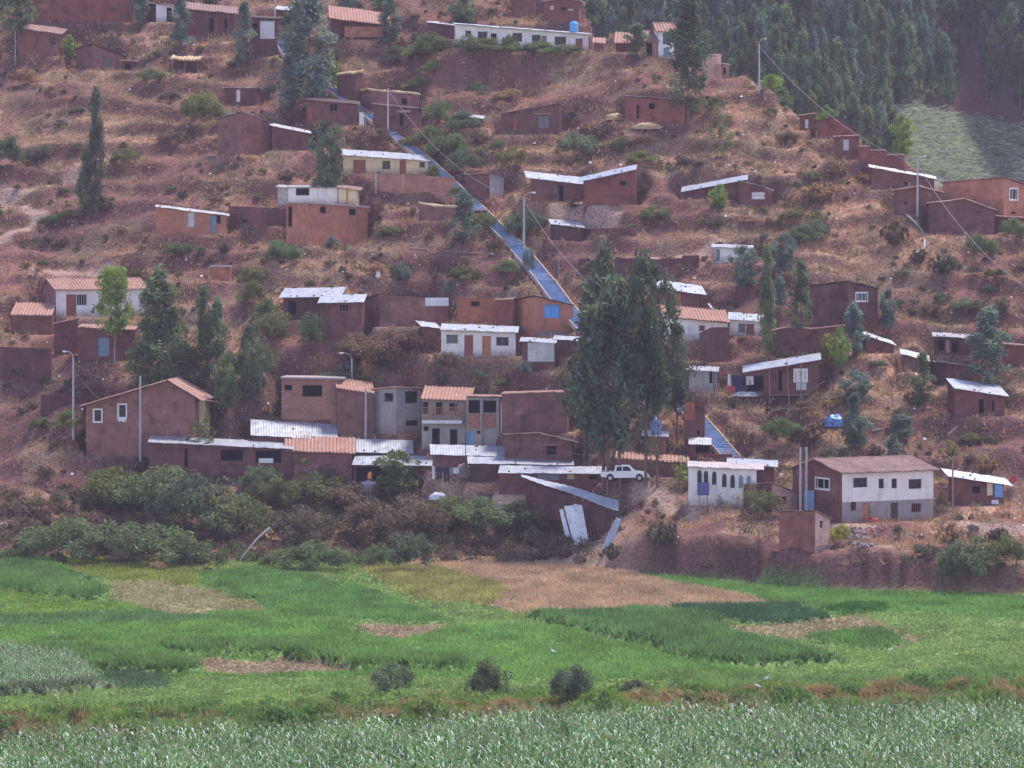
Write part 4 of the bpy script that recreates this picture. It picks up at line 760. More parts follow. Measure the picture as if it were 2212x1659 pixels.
# ---------------------------------------------------------------- extras hung on some houses
def x_porchposts(d, fr, root):
    for u in (446, 493, 508):
        t = fr.sA(u); mb = MB(); mb.tube((-t, -.7, -.3), (-t, -.7, float(d['top'](-t, -.7))+.02), .05, .045, M['wood'], 6); mb.build('post', root)
def x_stilts(d, fr, root):
    t0, t1 = fr.sA(1660), fr.sA(1746); mb = MB()
    for i in range(5): mb.box(-t0, -t1, -1.5+i*.3, -1.5+i*.3+.27, -.16, -.09, M['wood'])
    mb.build('deck', root)
    for u, v in ((1662, 850), (1730, 905)):
        t = fr.sA(u); mb = MB(); g = float(hfin(fr.C[0]-t*fr.ex[0]-1.4*fr.ey[0], fr.C[1]-t*fr.ex[1]-1.4*fr.ey[1]))-fr.C[2]
        mb.tube((-t, -1.4, g-.4), (-t, -1.4, float(d['top'](-t, -.5))), .07, .06, M['wood'], 6); mb.build('post', root)
    t = fr.sA(1730)
    for dx, dz in ((-1.9, -2.6), (1.2, -2.9), (2.9, -1.6), (2.6, 1.7)):
        mb = MB(); mb.tube((-t, -1.45, -.25), (-t+dx, -1.5, -.25+dz), .045, .04, M['wood'], 6); mb.build('strut', root)
    # marks brushed on the poster (illegible lettering and a sketch)
    mb = MB(); t0, t1 = fr.sA(1742), fr.sA(1716); z0 = fr.zA(1730, 824); z1 = fr.zA(1730, 798); q = -.07
    def stroke(a, b, c, e, w_=.03):
        dx, dz = c-a, e-b; l = max(.01, sqrt(dx*dx+dz*dz)); nx, nz = -dz/l*w_, dx/l*w_
        mb.hexa([(a-nx, q-.008, b-nz), (c-nx, q-.008, e-nz), (c-nx, q, e-nz), (a-nx, q, b-nz), (a+nx, q-.008, b+nz), (c+nx, q-.008, e+nz), (c+nx, q, e+nz), (a+nx, q, b+nz)], M['wood_r'])
    H = z1-z0; W_ = t1-t0
    for xx in (-t0-.12*W_, -t1+.12*W_):
        for k in range(5):
            zz = z0+H*(.12+.17*k); stroke(xx-.06, zz, xx+.07, zz); stroke(xx-.06, zz, xx-.02, zz+.1); 
            if k % 2: stroke(xx+.07, zz, xx+.03, zz+.12)
    cx = (-t0-t1)/2
    for a, b, c, e in ((-.3, .25, -.05, .45), (-.05, .45, .25, .2), (-.2, -.1, 0, .2), (0, .2, .18, -.2), (-.22, -.35, .1, -.3)): stroke(cx+a*W_*.6, (z0+z1)/2+b*H*.8, cx+c*W_*.6, (z0+z1)/2+e*H*.8)
    mb.build('poster_marks', root)
def x_stain(d, fr, root):
    # white plaster run below the right window
    t = fr.sA(264); mb = MB(); z = fr.zA(264, 903); pts = []
    for i in range(9): pts.append((-t-.45+.9*i/8, -.02, z-.12-.28*abs(sin(i*1.3+.6))-.1*(i % 3)))
    mb.poly([(-t-.45, -.02, z), (-t+.45, -.02, z)][::-1]+pts, M['wpaint']); mb.build('plaster_patch', root)
def x_balcony(d, fr, root):
    T0, T1 = fr.sA(1000), fr.sA(913); z = fr.zA(950, 897)
    mb = MB(); mb.box(-T1, -T0, -1.0, -.01, fr.zA(950, 914), fr.zA(950, 907), M['wpaint']); mb.build('balcony_floor', root)
    mb = MB(); mb.box(-T1, -T0, -1.0, -.95, fr.zA(950, 906), z-.02, M['wood']); mb.build('balcony_apron', root)
    mb = MB(); zt = fr.zA(950, 880)
    n = 26
    for i in range(n+1):
        t = T0+(T1-T0)*i/n; mb.box(-t-.025, -t+.025, -.99, -.95, z, zt, M['wood_o'])
    mb.box(-T1, -T0, -1.01, -.93, zt, zt+.07, M['wood_o']); mb.build('railing', root)
    for u in (914, 938, 958, 985, 1004):
        t = fr.sA(u); mb = MB(); mb.tube((-t, -.9, z), (-t, -.9, float(d['top'](-t, -.9))), .06, .06, M['wood'], 6); mb.build('post', root)
def x_arches(d, fr, root):
    for i, (u, v0, v1) in enumerate(((1511, 1015, 1045), (1525, 1017, 1046), (1543, 1018, 1047), (1564.5, 1023, 1052), (1582.5, 1025, 1054), (1600.5, 1026, 1055), (1617.5, 1027, 1056))):
        t = fr.sA(u); z0 = fr.zA(u, v1); z1 = fr.zA(u, v0); r = .235; hs_ = (z1-z0)
        def arch(rr, q, zb): return [(-t-rr, q, zb), (-t+rr, q, zb)]+[(-t+rr*cos(a), q, z1-r*1.9+1.9*rr*sin(a)) for a in np.linspace(0.05, pi-.05, 12)]
        mb = MB(); mb.poly(arch(r, -.012, z0), M['glass' if i < 5 else 'teal']); wo = mb.build('window', root)
        fb = MB(); a, b = arch(r, -.014, z0), arch(r+.06, -.014, z0-.05); c, e = arch(r, -.07, z0), arch(r+.06, -.07, z0-.05)
        for k in range(len(a)):
            j = (k+1) % len(a); fb.poly([c[k], c[j], e[j], e[k]], M['white']); fb.poly([a[k], a[j], c[j], c[k]], M['white']); fb.poly([b[k], e[k], e[j], b[j]], M['white'])
        fb.build('frame', wo)
EXTRA = dict(porchposts=x_porchposts, stilts=x_stilts, stain=x_stain, balcony=x_balcony, arches=x_arches)
for d in HS: d['k']['extra'] = [EXTRA[e] for e in d['k'].get('extra', ())]

# ---------------------------------------------------------------- blue stairway: its line is needed before the ground is laid
STC = [(598, 78), (622, 118), (700, 178), (745, 216), (800, 252), (850, 292), (905, 332), (958, 378), (1010, 430), (1052, 470), (1100, 517), (1140, 560), (1178, 605), (1215, 655), (1260, 705), (1330, 765), (1420, 835), (1500, 898), (1545, 948), (1590, 998)]
ST = [hit0(u, v) for u, v in STC]
# even out the profile
_sz = np.array([p[2] for p in ST]); _k = np.linspace(0, 1, len(ST))
ST = np.array(ST); ST[:, 1] = np.convolve(np.pad(ST[:, 1], 2, 'edge'), np.ones(5)/5, 'valid')*.6+ST[:, 1]*.4
for i in range(len(ST)):
    ST[i] = ray_pt(*STC[i], ST[i, 1])
for a, b in zip(ST[:-1], ST[1:]):
    n = max(1, int(np.hypot(*(b-a)[:2])/1.2))
    for q in range(n):
        c = a+(b-a)*(q+.5)/n
        pad(c, (1, 0), (0, 1), -1.3, 1.3, -.6, .6, c[2]-.33, 1.4)
# car, kerb and track pads
CARP = hit0(1347, 1043); CAPS.append((CARP-np.array([0, 1.6, 0]), 0.0, CARP[0]-2.9, CARP[0]+3.2, CARP[2])); pad(CARP, (1, 0), (0, 1), -2.8, 3.2, -1.6, 1.4, CARP[2], 1.5)

# ---------------------------------------------------------------- ground
GS = .4; gx0, gx1 = -88.0, 92.0
xs = np.arange(gx0, gx1+GS, GS); ys = np.arange(BY0, BY1, GS); XX, YY = np.meshgrid(xs, ys)
ZZ = ground0(XX, YY); DD = YY-foot(XX)
ZZ = apply_pads(XX, YY, ZZ)
ZZ = ZZ+(fbm(XX/1.3, YY/6, 220, 3)-.5)*1.6*smi(8, 14, XX)*smi(52, 42, XX)*smi(-.3, .8, DD)*smi(4.5, 2.5, DD)      # gullied bank
# cultivated patches: (points in the survey view, colour, crop height, wobble)
GRN, GRN_D, GRN_L = (.20, .335, .09), (.175, .29, .085), (.10, .20, .035)
FIELD = [
 ([(-60, 1200), (2300, 1200), (2300, 1600), (-60, 1600)], (0.251, 0.342, 0.111), .15),
 ([(-60, 1300), (700, 1318), (1010, 1430), (1040, 1470), (-60, 1470)], GRN, .3),
 ([(100, 1205), (470, 1205), (415, 1268), (300, 1262), (150, 1240)], (0.290, 0.317, 0.078), .35),
 ([(215, 1262), (350, 1255), (550, 1298), (600, 1322), (430, 1332), (280, 1316)], (0.356, 0.317, 0.169), .12),
 ([(415, 1240), (560, 1236), (700, 1256), (890, 1316), (960, 1348), (745, 1342), (600, 1330)], (0.17, .30, .09), 0.45),
 ([(-60, 1205), (50, 1205), (100, 1222), (170, 1250), (220, 1283), (200, 1298), (115, 1292), (30, 1275), (-60, 1262)], (0.16, .275, .085), 0.6),
 ([(-60, 1268), (60, 1284), (200, 1302), (320, 1318), (-60, 1334)], (0.224, 0.342, 0.078), .2),
 ([(-60, 1330), (350, 1322), (520, 1340), (300, 1352), (-60, 1352)], (0.155, .26, .10), 0.25),
 ([(355, 1400), (640, 1400), (720, 1420), (1010, 1432), (1010, 1452), (870, 1456), (720, 1452), (640, 1425), (360, 1415)], GRN_D, .9),
 ([(-60, 1400), (300, 1405), (450, 1438), (450, 1458), (200, 1460), (100, 1450), (-60, 1420)], GRN_D, .7),
 ([(385, 1424), (640, 1426), (780, 1457), (455, 1464)], (0.356, 0.268, 0.169), .05),
 ([(755, 1348), (965, 1350), (1000, 1368), (900, 1390), (800, 1376)], (0.356, 0.268, 0.169), .05),
 ([(820, 1392), (1000, 1358), (1206, 1358), (1416, 1408), (1660, 1455), (1606, 1474), (1050, 1478), (1000, 1440)], (0.211, 0.354, 0.098), .3),
 ([(1155, 1336), (1200, 1322), (1400, 1330), (1520, 1342), (1600, 1378), (1760, 1412), (1808, 1436), (1650, 1442), (1530, 1432), (1330, 1377), (1170, 1352)], (0.15, .26, .085), 0.75),
 ([(880, 1165), (1200, 1200), (1330, 1238), (1480, 1265), (1620, 1298), (1700, 1326), (1500, 1334), (1150, 1330), (1030, 1305), (980, 1262), (890, 1230)], (0.50, .345, .235), 0.4),
 ([(780, 1225), (960, 1235), (1110, 1280), (1080, 1312), (900, 1300), (840, 1262)], (0.356, 0.329, 0.117), .4),
 ([(1380, 1240), (1700, 1268), (2300, 1296), (2300, 1350), (1950, 1330), (1800, 1330), (1600, 1296), (1450, 1262)], (0.185, 0.323, 0.091), .3),
 ([(1450, 1318), (1700, 1315), (1845, 1345), (1800, 1360), (1480, 1340)], (0.079, 0.159, 0.078), .5),
 ([(1530, 1360), (1700, 1350), (1860, 1330), (1990, 1385), (1950, 1400), (1760, 1380), (1650, 1392)], (0.343, 0.281, 0.163), .08),
 ([(1745, 1376), (1900, 1370), (1958, 1392), (1900, 1404), (1760, 1390)], (0.15, .27, .075), 0.5),
 ([(1810, 1312), (1920, 1316), (1900, 1332), (1790, 1326)], (0.066, 0.171, 0.039), .5),
 ([(-60, 1405), (150, 1440), (220, 1492), (100, 1508), (-60, 1508)], (0.22, .25, .16), 0.8),
 ([(185, 1455), (380, 1462), (370, 1490), (220, 1492)], (0.15, .22, .11), 0.25),
 ([(1400, 1452), (1800, 1470), (2300, 1440), (2300, 1510), (1900, 1505), (1500, 1510)], (0.21, .31, .10), 0.4),
]
def inpoly(px, py, poly):
    c = np.zeros(px.shape, bool); n = len(poly)
    for i in range(n):
        x1, y1 = poly[i]; x2, y2 = poly[(i+1) % n]
        if y1 == y2: continue
        m = ((y1 > py) != (y2 > py)) & (px < (x2-x1)*(py-y1)/(y2-y1)+x1); c ^= m
    return c
def field_at(x, y, z=0, wob=1.0):
    d_ = y; u = CX+x/y*F; v = HY+(CAMZ-z)/y*F
    u = u+(fbm(x/3, y/7, 50, 3)-.5)*50*wob; v = v+(fbm(x/3, y/7, 54, 3)-.5)*14*wob+(R.random(x.shape)-.5)*5; u = u+(R.random(x.shape)-.5)*26
    col = np.zeros(x.shape+(3,)); h = np.zeros(x.shape); idx = np.full(x.shape, -1)
    for i, (poly, c, hh) in enumerate(FIELD):
        m = inpoly(u, v, poly); col[m] = c; h[m] = hh; idx[m] = i
    return col, h, idx
infield = (DD < 3.0)
fc, fh, fi = field_at(XX, YY)
grid_n = fbm(XX/5, YY/5, 61, 3)
fc = fc*(0.42+.5*fbm(XX/4, YY/9, 65, 4))[..., None]
# shared ditch bank that runs before the maize
def bank_y(x): return np.interp(x, [-60, -38, -20, -8, 0, 14, 40, 60], [273, 275, 277, 281, 284, 288, 295, 300])
bd = YY-bank_y(XX)
fmask = smi(-3, -.4, -DD)*(DD < 2)
ZZ = np.where(DD < 2, ZZ+fh*.75*smi(.0, 1, -DD+.5)*(.85+.3*grid_n), ZZ)
tus = (fbm(XX/1.9, YY/1.9, 70, 3)-.45)
ZZ = ZZ+np.where((bd > 0) & (bd < 14), tus*3.0*smi(14, 6, bd)*smi(0, 1, bd), 0)
ZZ = ZZ+np.where(bd <= 0, -1.0*smi(0.2, -1.0, bd), 0)+np.where((bd > -.5) & (bd < 2.5), .35*(1-np.abs(bd-1)/1.5), 0)
GRID.update(Z=ZZ, x0=gx0, y0=BY0, s=GS)
gyy, gxx = np.gradient(ZZ, GS)
slope = np.sqrt(gxx**2+gyy**2)
n1 = fbm(XX/9, YY/9, 30, 4); n2 = fbm(XX/2.2, YY/2.2, 34, 4); n3 = fbm(XX/25+5, YY/25, 38, 3)
def lerp(a, b, t): return np.asarray(a)*(1-t[..., None])+np.asarray(b)*t[..., None]
soil = lerp((.155, .078, .070), (.225, .112, .088), smi(.35, .7, n3))
dry = lerp((.36, .215, .14), (.24, .165, .11), smi(.4, .7, n2))
hc = lerp(soil, dry, smi(.44, .60, n1*.6+n2*.4+.06*smi(20, 40, XX)))
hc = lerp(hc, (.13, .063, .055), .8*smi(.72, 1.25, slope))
hc = lerp(hc, (.17, .14, .09), .5*smi(.60, .75, fbm(XX/6+9, YY/6, 77, 3)))
hc = hc*(.58+.6*fbm(XX/1.1, YY/1.1, 81, 3))[..., None]*(.60+.80*fbm(XX/7+3, YY/5, 85, 3))[..., None]
# trodden paths
PATHS = [[(0, 432), (60, 412), (160, 380)], [(0, 436), (50, 448), (90, 468), (30, 500), (0, 520)], [(240, 600), (150, 590), (60, 585)], [(1330, 470), (1200, 462)], [(1560, 530), (1400, 560)], [(1800, 1140), (2040, 1140), (2212, 1150)], [(1380, 1060), (1440, 1075), (1500, 1120)]]
hillm = np.maximum(smi(-1.5, .5, DD+(n2-.5)*2), smi(1.3, 1.9, ZZ)*(DD > -12))
straw = smi(-14, -8, XX)*smi(16, 9, XX)*smi(-1, 1, DD)*smi(17, 9, DD+(n2-.5)*10)
hc = lerp(hc, lerp((.46, .33, .22), (.36, .24, .17), smi(.4, .65, fbm(XX/4, YY/3, 230, 3))), straw*.85)
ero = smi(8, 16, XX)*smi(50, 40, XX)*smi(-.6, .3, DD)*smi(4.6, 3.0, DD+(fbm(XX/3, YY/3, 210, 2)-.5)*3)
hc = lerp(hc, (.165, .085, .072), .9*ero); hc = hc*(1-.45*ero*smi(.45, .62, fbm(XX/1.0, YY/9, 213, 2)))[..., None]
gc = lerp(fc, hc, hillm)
SEG = []
for P_ in PATHS:
    q = [hit(u, v) for u, v in P_]; SEG += list(zip(q[:-1], q[1:]))
pm = np.full(XX.shape, 99.)
for a, b in SEG:
    dx, dy = b[0]-a[0], b[1]-a[1]; t = np.clip(((XX-a[0])*dx+(YY-a[1])*dy)/(dx*dx+dy*dy), 0, 1)
    pm = np.minimum(pm, np.hypot(XX-a[0]-t*dx, YY-a[1]-t*dy))
gc = lerp(gc, (.36, .25, .20), smi(1.3, .5, pm+(n2-.5))*.8)
bankc = lerp((.15, .22, .06), (.24, .16, .085), smi(.45, .6, fbm(XX/7, YY/2, 90, 3)))
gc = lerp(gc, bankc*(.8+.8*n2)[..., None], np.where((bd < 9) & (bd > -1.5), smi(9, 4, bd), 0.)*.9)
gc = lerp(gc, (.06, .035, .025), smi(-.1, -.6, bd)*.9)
DRYM = smi(.40, .58, n1*.6+n2*.4+.06*smi(20, 40, XX))*hillm-ero*1.2
GRID['C'] = gc
m_g, nt_, b_ = newmat('ground_earth')
at = nt_.nodes.new('ShaderNodeVertexColor'); at.layer_name = 'Col'; o_ = coords(nt_)
na = noise_node(nt_, 3.2, 6, o_, .4); nb_ = noise_node(nt_, .9, 5, o_, 1.0)
c_ = mixc(nt_, 1, at.outputs[0], ramp(nt_, na.outputs[0], [(.28, (.5, .5, .52)), (.5, (1, 1, 1)), (.72, (1.45, 1.4, 1.35))]).outputs[0], 'MULTIPLY')
L(nt_, c_, b_.inputs['Base Color']); b_.inputs['Roughness'].default_value = .97; b_.inputs['Specular IOR Level'].default_value = .08
bump(nt_, na.outputs[0], b_, .9, .25)
def grid_mesh(name, X, Y, Z, Cc, mat):
    ny, nx = X.shape; idx = np.arange(nx*ny).reshape(ny, nx)
    Fq = np.stack([idx[:-1, :-1], idx[:-1, 1:], idx[1:, 1:], idx[1:, :-1]], -1).reshape(-1, 4)
    return mesh_np(name, np.stack([X, Y, Z], -1).reshape(-1, 3), Fq, mat, Cc.reshape(-1, 3), True)
cut = int((388-BY0)/GS)
# one sheet split at the field/hill seam (they share the seam row)
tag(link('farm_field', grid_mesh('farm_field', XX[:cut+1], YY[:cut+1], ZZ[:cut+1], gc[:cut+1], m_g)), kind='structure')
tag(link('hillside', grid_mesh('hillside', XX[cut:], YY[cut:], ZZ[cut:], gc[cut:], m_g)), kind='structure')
# far forested mountainside
fx = np.arange(-90, 230, 2.0); fy = np.arange(660, 980, 2.0); FXX, FYY = np.meshgrid(fx, fy); FZ = far0(FXX, FYY)
e = lerp((.16, .12, .10), (.13, .14, .08), smi(.4, .65, fbm(FXX/12, FYY/25, 95, 4)))
gxm = 88+(FYY-700)*-0.22
e = lerp(e, (.21, .22, .17), smi(0, 1, ((np.abs(CX+FXX/FYY*F-2060) < 140)*(np.abs(HY+(CAMZ-FZ)/FYY*F-325) < 85)).astype(float)))
e = lerp(e, (.20, .10, .095), smi(9, 3, np.abs(FXX-gxm)+(fbm(FXX/5, FYY/5, 97, 3)-.5)*8))
tag(link('mountainside', grid_mesh('mountainside', FXX, FYY, FZ, e, m_g)), kind='structure')
tri = [(-560, -95, -3.2), (560, -95, -3.2), (560, 1090, -3.2), (-560, 1090, -3.2)]
mbp = MB(); mbp.poly(tri, m_plain('valley_earth', (.12, .15, .06), .95, .4, .05)); tag(mbp.build('valley_floor'), kind='structure')

for d in HS: build_house(d)
for d in WS:
    r = build_wall(d)
    if d['k'].get('posts'):
        for u in (812, 872, 945, 979):
            p = hit(u, 418); mb = MB(); c = r.location; zt = CAMZ+(HY-(374+(u-811)*.045))/F*p[1]
            mb.box(p[0]-c[0]-.14, p[0]-c[0]+.14, p[1]-c[1]-.12, p[1]-c[1]+.2, p[2]-c[2]-.8, zt-c[2], M['cement']); mb.build('post', r)

# ---------------------------------------------------------------- stairway
sr = empty('stairway', tuple(ST[0]), 0, 'long straight flight of blue painted concrete steps with a yellow kerb climbing the hill', 'stairs')
o0 = ST[0]; mbs = MB(); mbr = MB(); mbl = MB(); mbk = MB(); wd = 1.22
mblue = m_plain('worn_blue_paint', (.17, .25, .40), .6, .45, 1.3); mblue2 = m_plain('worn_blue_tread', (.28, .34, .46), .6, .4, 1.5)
kerb = m_plain('yellow_kerb', (.50, .34, .18), .7, .25)
for i, (a, b) in enumerate(zip(ST[:-1], ST[1:])):
    wd = .68 if i < 8 else (.9 if i < 10 else 1.05)
    Lh = np.hypot(*(b-a)[:2]); dz = a[2]-b[2]; n = max(2, int(round(Lh/.42))); dirn = (b-a)[:2]/Lh; nr = np.array([-dirn[1], dirn[0]])
    if nr[0] < 0: nr = -nr
    # horizontal half-width vector: keep the flight 2.4 m wide measured across
    for q in range(n):
        p0 = a+(b-a)*q/n-o0; p1 = a+(b-a)*(q+1)/n-o0; z = p0[2]; zn = p1[2]
        A0, A1, B0, B1 = p0[:2]-nr*wd, p0[:2]+nr*wd, p1[:2]-nr*wd, p1[:2]+nr*wd
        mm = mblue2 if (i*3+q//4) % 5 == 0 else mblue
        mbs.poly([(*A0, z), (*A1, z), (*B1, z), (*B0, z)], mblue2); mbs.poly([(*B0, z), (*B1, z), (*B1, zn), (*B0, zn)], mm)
    def kerbseg(mb, s, w0, w1, h, m, dz0=-.45):
        p = []
        for P_ in (a-o0, b-o0):
            p.append([(*(P_[:2]+nr*s*w0), P_[2]), (*(P_[:2]+nr*s*w1), P_[2])])
        lo = lambda t, k: (t[0], t[1], t[2]+k)
        mb.hexa([lo(p[0][0], dz0), lo(p[0][1], dz0), lo(p[1][1], dz0), lo(p[1][0], dz0), lo(p[0][0], h), lo(p[0][1], h), lo(p[1][1], h), lo(p[1][0], h)], m)
    kerbseg(mbr, 1, wd+.003, wd+.13, .16, kerb); kerbseg(mbl, -1, wd+.003, wd+.13, .12, m_plain('pale_kerb', (.42, .34, .30), .8, .3))
mbs.build('steps', sr); mbr.build('kerb', sr); mbl.build('kerb', sr)
for f in (.32, .55, .585, .63, .66, .9):
    k = int(f*(len(ST)-1)); a = ST[k]-o0; mb = MB(); mb.tube((a[0]+1.6, a[1], a[2]-.5), (a[0]+1.6, a[1], a[2]+2.6), .03, .03, M['pole'], 6); mb.tube((a[0]+1.6, a[1], a[2]+2.6), (a[0]+1.2, a[1], a[2]+2.75), .03, .03, M['pole'], 6); mb.build('rail_post', sr)
# ---------------------------------------------------------------- foliage
def leaf_cards(rng, C, N, size, droop=0., aspect=1.6):
    """N leaf quads around each centre row of C=(x,y,z,rx,ry,rz,tone) -> V,F,col"""
    n = len(C)*N; c = np.repeat(C, N, 0)
    d = rng.normal(size=(n, 3)); d /= np.linalg.norm(d, axis=1)[:, None]; r = rng.random(n)**.45
    p = c[:, :3]+d*r[:, None]*c[:, 3:6]
    a = rng.normal(size=(n, 3)); a[:, 2] -= droop; a /= np.linalg.norm(a, axis=1)[:, None]
    b = np.cross(a, rng.normal(size=(n, 3))); b /= np.linalg.norm(b, axis=1)[:, None]+1e-6
    s = size*(.6+.8*rng.random(n))[:, None]
    A = a*s*aspect*.5; B = b*s*.5
    V = np.stack([p-A, p+B*.8, p+A, p-B*.8], 1).reshape(-1, 3)
    Fq = np.arange(n*4).reshape(-1, 4)
    tone = c[:, 6]*(.75+.5*rng.random(n)); hue = rng.normal(0, .06, (n, 3))
    col = np.repeat(np.clip(tone[:, None]*(1+hue), 0, 3), 4, 0)
    return V, Fq, col
def crown(seed, kind):
    rng = np.random.default_rng(seed); C = []
    if kind == 'column':      # tall eucalyptus / poplar, width .26 of height
        for k in range(74):
            t = rng.random()**.9; w_ = .135*(sin(pi*min(1, (t*.86+.14)))**.6)*(1.0-.45*t)*(1+.35*sin(t*13+seed)); a = rng.random()*2*pi; q = rng.random()**.5
            s = .032+.03*rng.random()
            C.append((w_*q*cos(a), w_*q*sin(a), .10+.88*t, s, s, s*1.5, .5+.9*rng.random()))
        V, Fq, c = leaf_cards(rng, np.array(C), 50, .0155, .9, 2.2)
    elif kind == 'oval':      # leafy tree, width .55
        for k in range(112):
            t = rng.random(); w_ = .27*sin(pi*(.12+.82*t))**.7*(1+.3*sin(t*9+seed)); a = rng.random()*2*pi; q = rng.random()**.45
            s = .05+.04*rng.random(); C.append((w_*q*cos(a), w_*q*sin(a), .14+.82*t, s, s, s*1.1, .5+.9*rng.random()))
        V, Fq, c = leaf_cards(rng, np.array(C), 50, .021, .6, 2.1)
    elif kind == 'sparse':
        for k in range(34):
            t = rng.random(); w_ = .25*sin(pi*(.12+.84*t))**.8; a = rng.random()*2*pi; q = rng.random()**.4
            s = .04+.04*rng.random(); C.append((w_*q*cos(a), w_*q*sin(a), .16+.82*t, s, s, s*1.3, .6+.8*rng.random()))
        V, Fq, c = leaf_cards(rng, np.array(C), 30, .024, .6, 2)
    elif kind == 'bush':      # width 1.2 of height
        n = 32
        for k in range(n):
            a = rng.random()*2*pi; q = rng.random()**.5*.52; h = (.86-1.15*q*q)*(.45+.55*rng.random()); s = .13+.09*rng.random()
            C.append((q*cos(a)*1.05, q*sin(a)*1.05, max(.06, h), s, s, s*.85, .62+.6*rng.random()))
        V, Fq, c = leaf_cards(rng, np.array(C), 120, .037, .1, 1.7)
    elif kind == 'twiggy':    # dry brushy shrub of upward stems
        for k in range(46):
            a = rng.random()*2*pi; q = rng.random()*.5; l = .5+.5*rng.random()
            for j in range(3):
                f = .3+.7*j/2; C.append((q*cos(a)*f*1.2, q*sin(a)*f*1.2, l*f*(1-.5*q), .07, .07, .12, .55+.8*rng.random()))
        V, Fq, c = leaf_cards(rng, np.array(C), 9, .085, -1.5, 2.6)
    m = V[:, 2] > 0
    V[:, 2] = np.maximum(V[:, 2], 0)
    return mesh_np('crown_'+kind, V, Fq, M['leaf'], c)
KINDS = {}
for i, kd in enumerate(('column', 'oval', 'sparse', 'bush', 'twiggy')):
    KINDS[kd] = [crown(100*i+j, kd) for j in range({'column': 5, 'oval': 4, 'sparse': 2, 'bush': 5, 'twiggy': 3}[kd])]
def trunk_mesh(seed, kind):
    rng = np.random.default_rng(seed); mb = MB(); m = M['bark'] if kind != 'pale' else M['barkpale']
    p = Vector((0, 0, -.03)); r = .016; pts = [p.copy()]
    for k in range(8):
        q = p+Vector((rng.normal(0, .006), rng.normal(0, .006), .11)); mb.tube(p, q, r, r*.84, m, 7, False); p = q; r *= .84; pts.append(p.copy())
    for k in range(12):
        b0 = pts[2+k % 6]; a = rng.random()*2*pi; l = .06+.06*rng.random()
        mb.tube(b0, b0+Vector((cos(a)*l, sin(a)*l, l*1.3)), .0055, .002, m, 5, False)
    me = bpy.data.meshes.new('trunk'); me.from_pydata(mb.v, [], mb.f); me.materials.append(m); me.update(); return me
TRK = [trunk_mesh(i, 'bark') for i in range(3)]; TRKP = [trunk_mesh(9+i, 'pale') for i in range(2)]
# leaf colours
LC = dict(dark=(.095, .125, .085), green=(.155, .20, .10), light=(.23, .31, .085), blue=(.16, .22, .20), yellow=(.32, .28, .08), olive=(.165, .175, .08), brown=(.185, .13, .105), dry=(.36, .225, .14), grey=(.16, .14, .11), far=(.14, .20, .12), mid=(.14, .175, .11))
WM = dict(column=.30, oval=.60, sparse=.58, bush=1.25, twiggy=1.25)
def plant(kind, P, w_, h, tone, label, cat, group=None, name=None, trunk=True, pale=False, yscale=1.0, lift=0):
    rng = random; ms = KINDS[kind]; me = ms[rng.randrange(len(ms))]; sx = w_/WM[kind]
    c = LC[tone]; j = 1+rng.uniform(-.12, .12); cc = (c[0]*j*rng.uniform(.93, 1.07), c[1]*j, c[2]*j*rng.uniform(.9, 1.1), 1)
    P = (P[0], P[1], P[2]-.05*h if kind in ('bush', 'twiggy') else P[2])
    if not trunk:
        o = link(name or 'bush', me, None, P, rng.random()*6.28); o.scale = (sx, sx*yscale, h); o.color = cc; return tag(o, label, cat, group)
    r = empty(name or 'tree', P, rng.random()*6.28, label, cat, group)
    o = link('crown', me, r); o.scale = (sx, sx, h); o.color = cc; o.location = (0, 0, lift*h)
    t = link('trunk', (TRKP if pale else TRK)[rng.randrange(2)], r); k = max(h*.55, sx*.55); t.scale = (k, k, h)
    return r
def treepx(kind, u, vb, vt, wpx, tone, label, cat='tree', group=None, pale=False, cb=None, name=None, y=None):
    """u, base row, top row, width in view units; cb = row where the crown begins"""
    P = hit(u, vb) if y is None else ray_pt(u, vb, y)
    y_ = P[1]; h = (vb-vt)/F*y_; w_ = wpx/F*y_*(1.22 if kind == 'column' else 1.08)
    lift = 0
    r = plant(kind, P, w_, h, tone, label, cat, group, name or 'tree', True, pale)
    if cb is not None:
        # stretch crown between cb and top
        f = (vb-cb)/(vb-vt); cr = [c for c in r.children if c.name.startswith('crown')][0]
        s0 = .10; k = (1-f)/(1-s0); cr.scale[2] = h*k; cr.location = (0, 0, h*(1-k))
    return r
def bushpx(u, vb, wpx, hpx, tone, label, kind='bush', group=None, name='bush', y=None):
    P = hit(u, vb) if y is None else ray_pt(u, vb, y)
    return plant(kind, P, wpx/F*P[1], hpx/F*P[1], tone, label, 'bush', group, name, False)
T = treepx
# the dark group in the middle
T('oval', 1312, 1075, 605, 195, 'dark', 'largest dark evergreen with the thickest trunk, centre of the tall dark tree group', cb=985)
T('column', 1305, 1062, 530, 88, 'dark', 'tallest dark evergreen spire in the tall dark tree group', cb=930)
T('column', 1340, 1068, 600, 60, 'green', 'slim lighter green evergreen spire in front within the tall dark tree group', cb=800)
T('oval', 1395, 1048, 548, 132, 'dark', 'broad dark tree just right of the thick trunk behind the pickup', cb=890)
T('oval', 1262, 1040, 730, 66, 'mid', 'shorter dark tree forming the left flank of the tall dark tree group', cb=930)
T('oval', 1462, 960, 700, 68, 'dark', 'dark tree forming the right flank of the tall dark tree group', cb=890)
T('column', 1420, 1055, 740, 50, 'mid', 'grey-green slim tree rooted right of the white pickup', cb=900)
T('sparse', 1408, 1050, 930, 50, 'olive', 'thin small tree trunk with sparse leaves right beside the pickup bonnet', cb=1020)
T('sparse', 1475, 1045, 985, 48, 'light', 'bright leafy shrub tree at the left end of the arched chapel')
